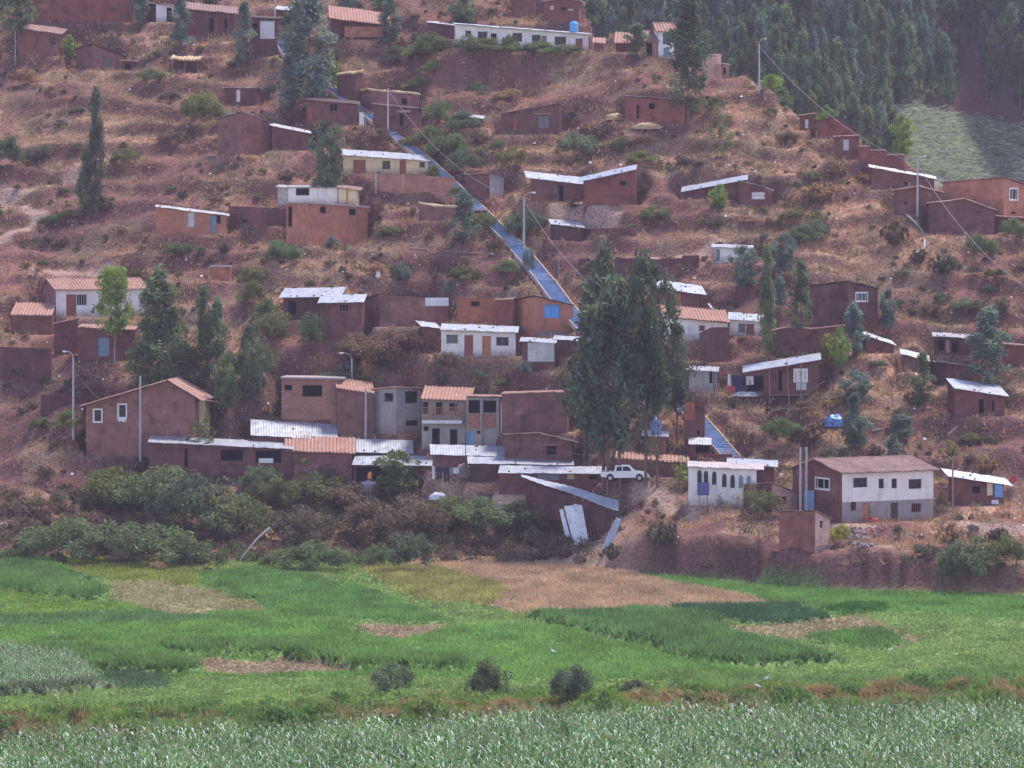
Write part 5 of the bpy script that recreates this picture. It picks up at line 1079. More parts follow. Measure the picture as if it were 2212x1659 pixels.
# upper left and centre
T('column', 207, 468, 190, 46, 'dark', 'tall narrow two-lobed dark poplar standing alone on the left slope', name='poplar_tree')
T('column', 184, 470, 330, 40, 'mid', 'shorter ivy-like poplar hugging the tall narrow poplar on the left slope', name='poplar_tree')
T('oval', 708, 445, 258, 72, 'mid', 'grey-green drooping tree beside the half-white house')
T('column', 1003, 532, 412, 55, 'blue', 'blue-grey slim tree just left of the blue stairway')
T('column', 668, 258, -40, 105, 'blue', 'tall blue-grey eucalyptus overhanging the upper blue stairway', cb=225, name='eucalyptus_tree')
T('column', 640, 150, -30, 70, 'mid', 'dark eucalyptus left of the tallest one by the upper stairway', name='eucalyptus_tree')
T('column', 622, 235, 115, 42, 'blue', 'small blue-grey eucalyptus beside the upper stairway kerb', name='eucalyptus_tree')
T('oval', 714, 200, 108, 38, 'light', 'bright green bush-like tree right of the upper stairway')
T('column', 529, 150, 5, 46, 'blue', 'blue-grey slim tree right of the porch house')
T('column', 390, 105, -10, 50, 'blue', 'blue-grey tree at the right end of the whitewashed cottage')
T('column', 302, 55, -40, 40, 'blue', 'blue-grey tree in front of the long mud wall house')
T('oval', 32, 140, -50, 100, 'mid', 'leaning pale-trunked tree at the top left corner', pale=True, cb=70)
T('oval', 148, 130, 75, 36, 'light', 'light green shrub tree at the right end of the leftmost hut')
T('column', 842, 105, -10, 46, 'blue', 'blue-grey slim tree at the right end of the balcony house')
T('column', 749, 36, -40, 38, 'blue', 'blue-grey treetop above the balcony house roof')
T('oval', 1000, 60, -5, 70, 'mid', 'dark green tree above the left end of the long white building')
T('column', 1487, 268, -15, 92, 'dark', 'tall dark eucalyptus standing alone right of the white tower house', cb=225, name='eucalyptus_tree')
T('sparse', 1560, 345, 215, 70, 'olive', 'thin olive tree on the dry slope right of the lone dark eucalyptus', pale=True)
T('oval', 1553, 455, 398, 44, 'light', 'round light green tree before the white-strip barn')
T('column', 1375, 130, 50, 50, 'mid', 'dark pointed garden tree between the tiled hut and the white tower house')
# middle left group
T('oval', 247, 782, 578, 88, 'light', 'bright yellow-green tree before the upper left tile house', pale=True, cb=725)
T('column', 343, 865, 580, 105, 'green', 'tall green tree at the right end of the upper left tile house')
T('oval', 372, 870, 665, 90, 'mid', 'bushy dark green tree right of the tall green tree')
T('column', 315, 865, 690, 70, 'green', 'green tree at the left flank of the left grove')
T('column', 440, 850, 620, 48, 'mid', 'slim dark tree, left one of the pair carrying an aerial')
T('column', 470, 858, 640, 46, 'mid', 'slim dark tree, right one of the pair carrying an aerial')
T('oval', 545, 880, 700, 85, 'mid', 'dark green leafy tree on the right side of the left grove')
T('column', 412, 880, 750, 62, 'green', 'short green tree low in the left grove behind the big left house')
T('oval', 492, 895, 760, 60, 'green', 'bushy green tree behind the roof of the yellow balcony annex')
# right
T('oval', 1608, 645, 530, 62, 'blue', 'egg-shaped blue-grey tree in front of the white-walled hut', cb=620)
T('oval', 1694, 598, 503, 54, 'blue', 'blue-grey leafy tree, upper of the blue trees right of the white-walled hut')
T('column', 1657, 775, 530, 44, 'green', 'narrow tall green poplar crossing the capped garden wall', name='poplar_tree')
T('column', 1730, 745, 560, 48, 'mid', 'tall dark green poplar left of the big blank mud house', name='poplar_tree')
T('oval', 1685, 670, 598, 32, 'blue', 'small blue-grey tree between the two narrow poplars')
T('column', 1844, 775, 655, 52, 'blue', 'blue-grey cone-shaped tree before the big blank mud house')
T('oval', 1788, 800, 722, 34, 'yellow', 'yellow-tinged small tree, left one of the pair by the stilted house')
T('oval', 1815, 805, 708, 44, 'light', 'yellow-green small tree, right one of the pair by the stilted house')
T('oval', 1918, 718, 622, 40, 'blue', 'grey-green tree at the right corner of the big blank mud house')
T('column', 1994, 885, 762, 46, 'mid', 'dark green small tree left of the square tin-topped house')
T('column', 2135, 850, 662, 84, 'blue', 'large blue-grey column-shaped tree near the right edge')
T('oval', 1850, 880, 800, 72, 'blue', 'blue-grey bushy tree below the yellow-tinged trees')
T('column', 1846, 970, 850, 46, 'blue', 'tall narrow blue-grey shrub above the brown-roofed white house')
T('oval', 1850, 972, 900, 62, 'blue', 'dense blue-green bush above the brown-roofed white house')
T('oval', 1948, 955, 895, 52, 'blue', 'blue-grey bush left of the piled poles')
T('column', 1930, 995, 935, 34, 'blue', 'small pale blue-grey cone tree right above the brown roof')
T('sparse', 2050, 1010, 950, 60, 'olive', 'thin olive shrub tree above the right end of the brown roof')
T('oval', 1949, 350, 248, 48, 'light', 'bright green poplar behind the ridge wall', name='poplar_tree', y=560)
T('oval', 1928, 352, 236, 44, 'mid', 'darker poplar left of the bright green one behind the ridge wall', name='poplar_tree', y=566)
T('oval', 1668, 225, 160, 55, 'light', 'light green tree right of the ridge lamp post', y=590)
T('oval', 1690, 262, 190, 50, 'green', 'green tree on the ridge above the ridge privy', y=585)
T('oval', 1785, 300, 228, 40, 'light', 'small light green tree behind the ridge gable house', y=590)
# lower
T('oval', 857, 1078, 972, 96, 'green', 'round leafy green tree in front of the open tin shed')
T('sparse', 440, 1045, 898, 85, 'olive', 'thin feathery tree before the long tin-roofed front house')
T('oval', 660, 1052, 972, 60, 'light', 'bright green shrub tree covering the left end of the orange tiled front house')
T('oval', 715, 1052, 982, 62, 'green', 'green shrub tree before the orange tiled front house')
T('sparse', 1625, 1110, 1040, 80, 'olive', 'olive leafy shrub tree below the left end of the pale gable hut')
T('sparse', 1555, 1095, 1065, 20, 'green', 'tiny potted-looking shrub at the foot of the arched chapel')
# bushes with a place of their own
B = bushpx
for u, vb, w_, h, tone, lab in [
 (330, 1115, 170, 110, 'green', 'big rounded green bush right below the long tin-roofed front house'),
 (250, 1100, 120, 90, 'olive', 'olive bush left of the big rounded green bush'),
 (420, 1150, 190, 125, 'mid', 'large dark green bush mass in front of the front house'),
 (500, 1165, 140, 100, 'olive', 'wide olive bush at the right of the large dark bush mass'),
 (130, 1212, 150, 95, 'green', 'large green bush at the left above the field'),
 (235, 1218, 170, 92, 'mid', 'large dark green bush between its neighbours above the left field'),
 (345, 1222, 160, 85, 'green', 'wide green bush above the field under the dark bush mass'),
 (420, 1222, 90, 50, 'mid', 'low dark green bush at the right end of the hedge above the left field'),
 (590, 1110, 110, 80, 'olive', 'olive bush below the middle of the front house'),
 (560, 1065, 80, 60, 'mid', 'dark green bush against the right end of the front house'),
 (690, 1090, 120, 70, 'olive', 'olive bush below the orange tiled front house'),
 (770, 1100, 110, 60, 'brown', 'brown twiggy bush below the open tin shed'),
 (880, 1180, 150, 110, 'brown', 'big rounded brown bush in the middle of the scrub above the field'),
 (800, 1175, 120, 90, 'brown', 'brown bush left of the big rounded brown bush'),
 (650, 1175, 120, 80, 'grey', 'grey-brown bush in the scrub left of centre'),
 (980, 1150, 130, 80, 'olive', 'olive bush right of the big rounded brown bush'),
 (1060, 1145, 150, 70, 'green', 'long low green bush left of the fallen tin sheets'),
 (1150, 1150, 110, 70, 'olive', 'olive bush just left of the fallen tin sheets'),
 (680, 1232, 130, 62, 'green', 'green bush at the field edge near the sprinkler'),
 (605, 1228, 80, 40, 'green', 'low green bush at the field edge right beside the sprinkler'),
 (885, 1235, 90, 85, 'mid', 'dark green bush at the top edge of the field, centre'),
 (820, 1225, 60, 50, 'green', 'small green bush left of the dark one at the field edge'),
 (845, 1506, 92, 84, 'mid', 'rounded dark bush by the ditch, leftmost of three'),
 (1050, 1515, 108, 100, 'mid', 'rounded dark bush by the ditch, middle one of three'),
 (1235, 1535, 95, 115, 'mid', 'upright dark bush by the ditch, rightmost of three'),
 (1372, 1502, 66, 38, 'mid', 'small low dark bush right of the three ditch bushes'),
 (2095, 1262, 110, 95, 'mid', 'dark green bush at the field edge below the right-edge shack'),
 (2170, 1225, 80, 70, 'olive', 'olive bush at the right edge above the field'),
 (2060, 1240, 60, 60, 'green', 'green bush left of the dark field-edge bush on the right'),
 (1690, 960, 90, 65, 'green', 'leafy green bush above the power poles on the right'),
 (1650, 1120, 70, 60, 'olive', 'olive bush against the left wall of the small pale gable hut'),
 (440, 275, 90, 85, 'olive', 'large drooping olive bush left of the two-tone gable house'),
 (965, 350, 100, 70, 'green', 'dark green hedge-like bush right of the blue stairway'),
 (1000, 372, 70, 55, 'mid', 'dark green bush ending the hedge by the stairway'),
 (925, 318, 70, 50, 'green', 'green bush at the upper end of the stairway hedge'),
 (1252, 345, 95, 70, 'mid', 'large dark green bush below the slant-topped mud house'),
 (1073, 328, 32, 32, 'green', 'small clipped round bush left of the slant-topped mud house'),
 (1130, 515, 85, 70, 'mid', 'dark green bush right of the wide blue stairs'),
 (610, 570, 80, 58, 'mid', 'dark bush left of the big orange brick house'),
 (717, 535, 30, 28, 'blue', 'small blue-grey bush at the foot of the orange brick wall'),
 (870, 615, 38, 55, 'blue', 'blue-grey bush on the bare slope above the long mud house'),
 (970, 640, 30, 40, 'blue', 'small blue-grey bush above the tarpaulin'),
 (1142, 590, 28, 60, 'blue', 'small blue-grey bush on the left kerb of the wide blue stairs'),
 (670, 745, 60, 75, 'mid', 'dark green bush below the glinting tin roofs'),
 (20, 360, 70, 75, 'mid', 'dark bush at the left edge of the upper slope'),
 (945, 270, 60, 60, 'green', 'bright green bush above the stair-side hut'),
 (1000, 290, 80, 55, 'mid', 'dark bush in front of the tin patch shed'),
 (1740, 530, 70, 50, 'mid', 'dark round bush right of the upper blue tree'),
 (2190, 520, 60, 55, 'green', 'bright green bush below the ridge lean-to'),
 (2120, 560, 70, 60, 'mid', 'dark bush under the power line near the right edge'),
 (925, 130, 120, 65, 'green', 'green bush cluster left below the long white building'),
 (1060, 120, 110, 42, 'olive', 'olive hedge bush under the left half of the long white building'),
 (1165, 120, 90, 34, 'green', 'green garden bush before the middle of the long white building'),
 (1230, 118, 50, 26, 'olive', 'low olive bush before the right door of the long white building'),
 (1100, 118, 40, 48, 'green', 'upright green shrub between two windows of the long white building'),
 (1010, 112, 60, 40, 'green', 'green bush covering the left corner of the long white building'),
 (650, 165, 40, 36, 'olive', 'olive bush on the left kerb of the upper stairway'),
 (700, 222, 50, 36, 'brown', 'brown bush on the left kerb of the upper stairway bend'),
 (770, 268, 44, 36, 'olive', 'olive bush leaning over the stairway beside the crooked-roof house'),
 (820, 312, 50, 40, 'brown', 'brown bush on the stairway edge above the yellow house'),
 (880, 322, 44, 30, 'olive', 'olive bush on the stairway edge at the yellow house roof'),
 (935, 392, 34, 40, 'green', 'green bush between the yellow house and the stairway'),
 (985, 440, 44, 40, 'olive', 'olive bush overhanging the stairway near the salmon kiosk'),
 (1040, 500, 60, 46, 'olive', 'olive bush hiding the left side of the stairway above the wide flight'),
 (1075, 545, 50, 36, 'brown', 'brown bush left of the head of the wide stair flight'),
 (745, 245, 36, 26, 'mid', 'small dark bush between the upper stairs and the crooked-roof house'),
 (790, 226, 46, 30, 'olive', 'olive bush right of the upper stairs under the straw-topped house'),
 (850, 262, 46, 34, 'mid', 'dark bush right of the stairs at the stair-side hut'),
 (560, 800, 90, 60, 'olive', 'olive bush on the slope left of the lamp post'),
 (590, 745, 90, 80, 'olive', 'olive bush covering the slope edge left of the mud shed'),
 (545, 660, 70, 60, 'olive', 'yellowish bush on the slope above the left grove'),
 (575, 700, 70, 60, 'green', 'light bush halfway down the slope edge'),
 (960, 800, 60, 45, 'brown', 'round brown bush below the central white house'),
 (790, 790, 130, 80, 'brown', 'broad brown bush mass below the long mud house'),
 (880, 770, 120, 70, 'brown', 'grey-brown bush mass left of the central white house'),
 (740, 840, 110, 60, 'mid', 'dark bush patch behind the lamp post'),
 (700, 895, 70, 45, 'olive', 'olive bush left below the tiled side wing'),
 (1132, 808, 34, 32, 'blue', 'small blue-grey bush at the corner of the tin-sheet annex'),
 (1860, 735, 30, 34, 'olive', 'olive bush under the slanting tin hut'),
 (545, 610, 60, 40, 'olive', 'olive bush right of the little orange brick cube')]:
    k_ = 1.22 if vb > 1040 and vb < 1300 else 1.1
    B(u, vb, w_*k_, h*k_, tone, lab)
B(1815, 1180, 50, 60, 'yellow', 'yellow-green trailing bush on the bank beside the lowest brick hut')
# scrub all over the slope: each bush named by the landmark nearest to it
rr = random.Random(5); placed = []; nb = 0
SZ = {0: 'small', 1: 'medium', 2: 'large'}; TN = {'brown': 'dry brown', 'olive': 'olive', 'mid': 'dark green', 'grey': 'grey-brown', 'dry': 'straw-coloured', 'green': 'green'}
boxes = [(d['uL']-4, max(d['uR'], d['uC'])+4, min(d['vL'], d['vC'])-2, d['vb']+10) for d in HS]
tries = 0
stx = np.array([p[0] for p in STC]); sty = np.array([p[1] for p in STC])
while nb < 225 and tries < 9000:
    tries += 1
    u = rr.uniform(-10, 2222); v = rr.uniform(10, 1235)
    vs = np.interp(u, [1258, 1500, 1730, 1950, 2212], [0, 128, 272, 410, 480]) if u > 1258 else 0
    if v < vs+6: continue
    w_ = rr.choice([22, 30, 38, 48, 60, 76]); h = w_*rr.uniform(.45, .75)
    if any(x0-w_*.4 < u < x1+w_*.4 and y0 < v < y1+h*.75 for x0, x1, y0, y1 in boxes): continue
    if abs(np.interp(v, sty, stx)-u) < 30+w_*.5: continue
    if any((u-a)**2+((v-b)*1.6)**2 < ((w_+c)*.42)**2 for a, b, c in placed): continue
    if fbm(np.array([u/150.]), np.array([v/90.]), 120, 3)[0] < .42 and rr.random() < .8: continue
    tone = rr.choices(['brown', 'olive', 'mid', 'grey', 'dry', 'green'], [6, 5, 4, 5, 2, 1])[0]
    bst = None
    for lu, lv, ph, lw in LAND:
        dd = abs(u-lu)/1.0+abs(v-lv)*1.3
        if bst is None or dd < bst[0]: bst = (dd, lu, lv, ph, lw)
    _, lu, lv, ph, lw = bst
    rel = 'below' if v-lv > abs(u-lu)*.5 else ('above' if lv-v > abs(u-lu)*.6+30 else ('right of' if u > lu else 'left of'))
    lab = '%s %s scrub bush on the slope %s %s' % (SZ[0 if w_ < 28 else 1 if w_ < 45 else 2], TN[tone], rel, ph)
    B(u, v, w_, h, tone, lab, 'twiggy' if tone in ('brown', 'dry', 'grey') and rr.random() < .6 else 'bush', 'scrub bushes on the hillside'); placed.append((u, v, w_)); nb += 1
# forest on the mountainside beyond
ntree = 0; tries = 0
spots = []
while ntree < 270 and tries < 30000:
    tries += 1
    x = rr.uniform(-5, 128); y = rr.uniform(600, 880)
    z = float(far0(np.array([x]), np.array([y]))[0])
    u = CX+x/y*F; v = HY+(CAMZ-z)/y*F
    if not (1180 < u < 2300 and -60 < v < 520): continue
    sk = np.interp(u, [1258, 1300, 1500, 1730, 1950, 2212], [30, 70, 128, 272, 410, 480])
    if v > sk+70: continue
    if u > 1915 and v > 245+max(0, u-2120)*.5: continue          # the felled patch
    gx = 88+(y-700)*-0.22
    if abs(x-gx) < 4 and rr.random() < .9: continue
    if any((x-a)**2+((y-b)*.5)**2 < 4.0 for a, b in spots): continue
    spots.append((x, y)); h = rr.uniform(9, 16); wv = h*rr.uniform(.24, .36)
    tone = rr.choices(['far', 'mid', 'blue', 'olive'], [6, 3, 3, 1])[0]
    r_ = plant('column', (x, y, z), wv, h, tone, {'far': 'tall green eucalyptus standing in the wood on the mountainside beyond the ridge', 'mid': 'tall dark green eucalyptus standing in the wood on the mountainside beyond the ridge', 'blue': 'tall blue-grey eucalyptus standing in the wood on the mountainside beyond the ridge', 'olive': 'tall olive eucalyptus standing in the wood on the mountainside beyond the ridge'}[tone], 'tree', 'eucalyptus wood beyond the ridge', 'eucalyptus_tree', True, True)
    ntree += 1

# ---------------------------------------------------------------- grass, crops and maize (uncountable)
def blades(rng, x, y, z, col, n, hgt, wid, spread, lean=.5, tilt_up=1.0):
    """n blades per tuft as single triangles"""
    N = len(x)*n; X = np.repeat(x, n)+rng.normal(0, 1, N)*spread; Y = np.repeat(y, n)+rng.normal(0, 1, N)*spread; Z = np.repeat(z, n)
    a = rng.random(N)*2*pi; hh = np.repeat(hgt, n)*(.5+.8*rng.random(N)); ww = wid*(.6+.8*rng.random(N))
    bx, by = np.cos(a)*ww, np.sin(a)*ww; lx, ly = rng.normal(0, lean, N)*hh, rng.normal(0, lean, N)*hh
    V = np.stack([np.stack([X-bx, Y-by, Z-.05], -1), np.stack([X+bx, Y+by, Z-.05], -1), np.stack([X+lx, Y+ly, Z+hh], -1)], 1).reshape(-1, 3)
    c = np.repeat(col, n, 0)*(.7+.6*rng.random((N, 1)))*(1+rng.normal(0, .06, (N, 3)))
    return V, np.arange(N*3).reshape(-1, 3), np.repeat(np.clip(c, 0, 1), 3, 0)
rng = np.random.default_rng(77)
def sampleC(x, y):
    i = np.clip(((x-gx0)/GS).astype(int), 0, XX.shape[1]-1); j = np.clip(((y-BY0)/GS).astype(int), 0, XX.shape[0]-1)
    return gc[j, i], DRYM[j, i], slope[j, i], pm[j, i], DD[j, i]
def inframe(x, y, m=30):
    u = CX+x/y*F; return (u > -m-40) & (u < 2212+m+40)
# hillside dry grass
n = 78000; x = rng.uniform(-78, 80, n); y = rng.uniform(380, 590, n); cc, dm, sl, pp, dd = sampleC(x, y)
padm = np.zeros(n, bool)
for c, ex, ey, x0, x1, y0, y1, z, bl in Pads.items:
    lx = (x-c[0])*ex[0]+(y-c[1])*ex[1]; ly = (x-c[0])*ey[0]+(y-c[1])*ey[1]; padm |= (lx > x0) & (lx < x1) & (ly > y0) & (ly < y1)
keep = inframe(x, y) & (dd > .5) & (~padm) & (pp > .7) & (rng.random(n) < .15+.95*dm+.25*(sl > .9)) & (y < ridge(x)+3)
x, y, dm, cc = x[keep], y[keep], dm[keep], cc[keep]
g = fbm(x/10, y/10, 130, 3)
gcx = lerp((.38, .245, .165), (.24, .18, .12), smi(.5, .75, g)); gcx = lerp(gcx, (.46, .27, .18), smi(.55, .4, g)*.7)
Vb, Fb, Cb = blades(rng, x, y, hfin(x, y), gcx, 6, .22+.42*rng.random(len(x)), .075, .22)
tag(link('dry_grass', mesh_np('dry_grass', Vb, Fb, M['blade'], Cb)), 'dry straw-coloured grass tufts scattered over the terraced hillside', 'grass', kind='stuff')
# low scrub mass between the named bushes
n = 5200; x = rng.uniform(-76, 78, n); y = rng.uniform(382, 585, n); cc, dm, sl, pp, dd = sampleC(x, y); padm = np.zeros(n, bool)
for c, ex, ey, x0, x1, y0, y1, z, bl in Pads.items:
    lx = (x-c[0])*ex[0]+(y-c[1])*ex[1]; ly = (x-c[0])*ey[0]+(y-c[1])*ey[1]; padm |= (lx > x0-.6) & (lx < x1+.6) & (ly > y0-.6) & (ly < y1+.3)
den = fbm(x/12, y/9, 140, 3)
keep = inframe(x, y) & (dd > 1) & (~padm) & (pp > 1.0) & (den > .44) & (y < ridge(x)+4); x, y = x[keep], y[keep]; n = len(x)
tone = rng.choice(4, n, p=[.34, .26, .22, .18]); base = np.array([(.15, .10, .08), (.115, .105, .06), (.06, .075, .045), (.17, .13, .11)])[tone]
s = .3+.8*rng.random(n)**1.8; C = np.stack([x, y, hfin(x, y)+s*.45, s, s, s*.7, np.ones(n)], -1)
Vb, Fb, Cb = leaf_cards(rng, C, 62, .16, 0, 1.8); Cb = Cb*np.repeat(base, 62*4, 0)
tag(link('low_scrub', mesh_np('low_scrub', Vb, Fb, M['leaf'], Cb)), 'low tangled scrub covering the slopes between the houses', 'scrub', kind='stuff')
# thicket along the foot of the hill
n = 1500; u = rng.uniform(-20, 1260, n); v = rng.uniform(1070, 1222, n); k = v > np.interp(u, [0, 200, 320, 950, 1260], [1040, 1075, 1085, 1105, 1130]); u, v = u[k], v[k]
P_ = np.array([hit(a, b) for a, b in zip(u[:700], v[:700])]); n = len(P_); gr = fbm(P_[:, 0]/9, P_[:, 1]/5, 150, 3)
base = lerp((.165, .115, .095), (.115, .13, .07), smi(.42, .6, gr)); s = .5+.7*rng.random(n); C = np.stack([P_[:, 0], P_[:, 1], P_[:, 2]+s*.5, s, s, s*.8, .7+.6*rng.random(n)], -1)
Vb, Fb, Cb = leaf_cards(rng, C, 120, .19, 0, 1.8); Cb = Cb*np.repeat(base, 120*4, 0)
tag(link('thicket', mesh_np('thicket', Vb, Fb, M['leaf'], Cb)), 'tangled brown and green thicket along the foot of the hill', 'thicket', kind='stuff')
# crops
n = 190000; x = rng.uniform(-58, 60, n); y = 286+150*rng.random(n)**1.15; cc, dm, sl, pp, dd = sampleC(x, y)
col, h, idx = field_at(x, y); keep = inframe(x, y) & (dd < -.9) & (hfin(x, y) < 1.5) & (y > bank_y(x)+.5) & (rng.random(n) < .4+.6*np.clip(h*2.2, 0, 1)); x, y, col, h = x[keep], y[keep], col[keep], h[keep]
cn = (.6+.8*fbm(x/2.2, y/5, 160, 3))[:, None]
col = col*cn
hgt = .12+h*.55
Vb, Fb, Cb = blades(rng, x, y, hfin(x, y), col, 4, hgt, .10, .16, .45)
tag(link('field_crops', mesh_np('field_crops', Vb, Fb, M['blade'], Cb)), 'green fodder crops growing in irregular patches on the valley field', 'crops', kind='stuff')
# taller leafy fronts of the crop patches
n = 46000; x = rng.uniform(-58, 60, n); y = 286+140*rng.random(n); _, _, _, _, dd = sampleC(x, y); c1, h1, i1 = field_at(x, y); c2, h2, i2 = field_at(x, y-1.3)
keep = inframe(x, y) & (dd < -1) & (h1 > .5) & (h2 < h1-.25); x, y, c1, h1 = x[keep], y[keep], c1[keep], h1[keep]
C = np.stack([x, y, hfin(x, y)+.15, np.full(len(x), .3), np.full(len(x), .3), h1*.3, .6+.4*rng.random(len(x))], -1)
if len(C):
    Vb, Fb, Cb = leaf_cards(rng, C, 14, .2, -.8, 2.2); Cb = Cb*np.repeat(c1*.65, 14*4, 0)  # leaves darkened: shading of the patch fronts is painted into their colour
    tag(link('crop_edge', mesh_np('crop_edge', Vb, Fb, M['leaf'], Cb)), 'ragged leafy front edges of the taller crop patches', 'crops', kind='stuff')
# bank grass by the ditch and leafy low plants behind
n = 30000; x = rng.uniform(-46, 48, n); bdv = rng.uniform(-.6, 10, n); y = bank_y(x)+bdv
keep = inframe(x, y); x, y = x[keep], y[keep]; g = fbm(x/7, y/2, 90, 3); col = lerp((.20, .30, .07), (.38, .26, .13), smi(.45, .62, g))
Vb, Fb, Cb = blades(rng, x, y, hfin(x, y), col, 6, .25+.4*rng.random(len(x)), .06, .2, .6)
tag(link('bank_grass', mesh_np('bank_grass', Vb, Fb, M['blade'], Cb)), 'tussocky grass on the ditch bank between the maize and the field', 'grass', kind='stuff')
# rounded tussocks and leafy plants along the ditch bank
n = 900; x = rng.uniform(-46, 48, n); y = bank_y(x)+rng.uniform(.3, 13, n)**1.0; k = inframe(x, y); x, y = x[k], y[k]; n = len(x); s = .4+.8*rng.random(n)**1.5
g = fbm(x/6, y/3, 181, 3); base = lerp((.20, .30, .08), (.12, .22, .07), smi(.4, .6, g)); base = lerp(base, (.36, .23, .13), (smi(.55, .68, fbm(x/9, y/4, 184, 2))*(y-bank_y(x) < 5))*.9)
C = np.stack([x, y, hfin(x, y)+s*.25, s*1.1, s, s*.6, .7+.5*rng.random(n)], -1); Vb, Fb, Cb = leaf_cards(rng, C, 130, .17, -.6, 2.4); Cb = Cb*np.repeat(base, 130*4, 0)
tag(link('tussocks', mesh_np('tussocks', Vb, Fb, M['leaf'], Cb)), 'rounded green and brown tussocks lining the ditch before the maize', 'tussocks', kind='stuff')
# maize
def maize():
    rng = np.random.default_rng(3); temps = []
    for k in range(6):
        V = []; Fq = []; Cc = []
        H = 1.9
        for j in range(13):
            a = j*2.4+rng.normal(0, .3); z0 = .35+1.35*j/12; l = .56*(1-.25*abs(j-5)/5)*(.8+.4*rng.random()); w_ = .036; pts = []
            up = .35+.25*rng.random()
            for q in range(4):
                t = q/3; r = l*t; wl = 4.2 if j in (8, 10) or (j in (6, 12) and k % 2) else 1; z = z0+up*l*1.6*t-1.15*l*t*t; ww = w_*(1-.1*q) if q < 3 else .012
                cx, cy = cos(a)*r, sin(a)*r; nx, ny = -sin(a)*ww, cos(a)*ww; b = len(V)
                V += [(cx-nx, cy-ny, z), (cx+nx, cy+ny, z+.015)]; t_ = .8+.35*t; pl = 1 if q < 2 else 1.25; Cc += [(.09*t_, .215*t_*pl, .042*t_*pl) if wl == 1 or q < 2 else (.80, .86, .78)]*2  # near-white outer ends of some leaves are painted sun glints
                if q: Fq.append((b-2, b-1, b+1, b))
        b = len(V); V += [(-.02, 0, 0), (.02, 0, 0), (.015, 0, 1.8), (-.015, 0, 1.8)]; Fq.append((b, b+1, b+2, b+3)); Cc += [(.09, .14, .05)]*4
        for j in range(5):       # tassel
            a = j*1.3; b = len(V); V += [(0, 0, 1.75), (.015, .01, 1.75), (cos(a)*.13, sin(a)*.13, 2.08), (cos(a)*.13-.02, sin(a)*.13, 2.06)]; Fq.append((b, b+1, b+2, b+3)); Cc += [(.30, .32, .18)]*4
        temps.append((np.array(V), np.array(Fq), np.array(Cc)))
    n = 16000; x = rng.uniform(-39, 42, n); y = rng.uniform(236, 301, n); keep = (y < bank_y(x)-1.6) & inframe(x, y, 60); x, y = x[keep], y[keep]; n = len(x)
    VV, FF, CC = [], [], []; off = 0
    for k, (V, Fq, Cc) in enumerate(temps):
        m = np.arange(n) % 6 == k; a = rng.random(m.sum())*2*pi; s = (.72+.5*rng.random(m.sum()))*(.8+.4*fbm(x[m]/5, y[m]/5, 171, 2)); ca, sa = np.cos(a)*s, np.sin(a)*s
        P = np.empty((m.sum(), len(V), 3)); P[:, :, 0] = V[:, 0]*ca[:, None]-V[:, 1]*sa[:, None]+x[m][:, None]; P[:, :, 1] = V[:, 0]*sa[:, None]+V[:, 1]*ca[:, None]+y[m][:, None]
        P[:, :, 2] = V[:, 2]*s[:, None]+hfin(x[m], y[m])[:, None]
        VV.append(P.reshape(-1, 3)); FF.append((Fq[None]+(np.arange(m.sum())*len(V))[:, None, None]).reshape(-1, 4)+off); off += m.sum()*len(V)
        tone = ((.5+1.0*fbm(x[m]/3, y[m]/3, 175, 3))*(.8+.4*rng.random(m.sum())))[:, None, None]; CC.append((Cc[None]*tone).reshape(-1, 3))
    tag(link('maize_field', mesh_np('maize_field', np.concatenate(VV), np.concatenate(FF), M['cornleaf'], np.concatenate(CC))), 'dense green maize with sun glints painted pale on its leaves across the foreground', 'maize', kind='stuff')
    # the small maize plot at the left
    VV, FF, CC = [], [], []; off = 0; x = rng.uniform(-50, -28, 2600); y = rng.uniform(294, 330, 2600); _, _, i_ = field_at(x, y, wob=.5); m0 = i_ == 21; x, y = x[m0], y[m0]
    for i in range(len(x)):
        V, Fq, Cc = temps[i % 6]; a = i*1.7; s = .45; P = np.stack([(V[:, 0]*cos(a)-V[:, 1]*sin(a))*s+x[i], (V[:, 0]*sin(a)+V[:, 1]*cos(a))*s+y[i], V[:, 2]*s+float(hfin(x[i], y[i]))], -1)
        VV.append(P); FF.append(Fq+off); off += len(V); CC.append(Cc*1.2)
    if VV: tag(link('maize_plot', mesh_np('maize_plot', np.concatenate(VV), np.concatenate(FF), M['cornleaf'], np.concatenate(CC))), 'small plot of short maize at the left edge of the green field', 'maize', kind='stuff')
maize()
# felled tree tops lying on the mountainside, and litter
n = 1300; u = rng.uniform(1930, 2215, n); v = rng.uniform(240, 395, n); VB = []; mbf = MB(); cnt = 0
k = (np.abs(v-np.interp(u, [1935, 2215], [300, 350])) < 66); u, v = u[k], v[k]
fb = []; 
for a, b in zip(u, v):
    p = hit(a, b)
    if p[1] < 600: continue
    fb.append(p)
if fb:
    fb = np.array(fb); n = len(fb); N = 16; X = np.repeat(fb, N, 0); ang = rng.random(n*N)*.9-.2; l = .9+1.3*rng.random(n*N); d_ = np.stack([np.cos(ang)*l*np.where(rng.random(n*N) < .5, 1, -1), rng.normal(0, .3, n*N), -np.sin(ang)*l*.8], -1)
    X = X+rng.normal(0, .9, X.shape)*np.array([1, 1, .5])+np.array([0, 0, .7]); wv = np.stack([np.zeros(n*N), np.zeros(n*N), .09+.06*rng.random(n*N)], -1)
    V = np.stack([X-d_/2, X+wv, X+d_/2, X-wv], 1).reshape(-1, 3); c = np.repeat(np.array([(.38, .42, .34)])*(.6+.8*rng.random((n*N, 1))), 4, 0)
    tag(link('felled_branches', mesh_np('felled_branches', V, np.arange(len(V)).reshape(-1, 4), M['leaf'], c)), 'pale tangle of felled trees lying on the mountainside clearing', 'felled trees', kind='stuff')
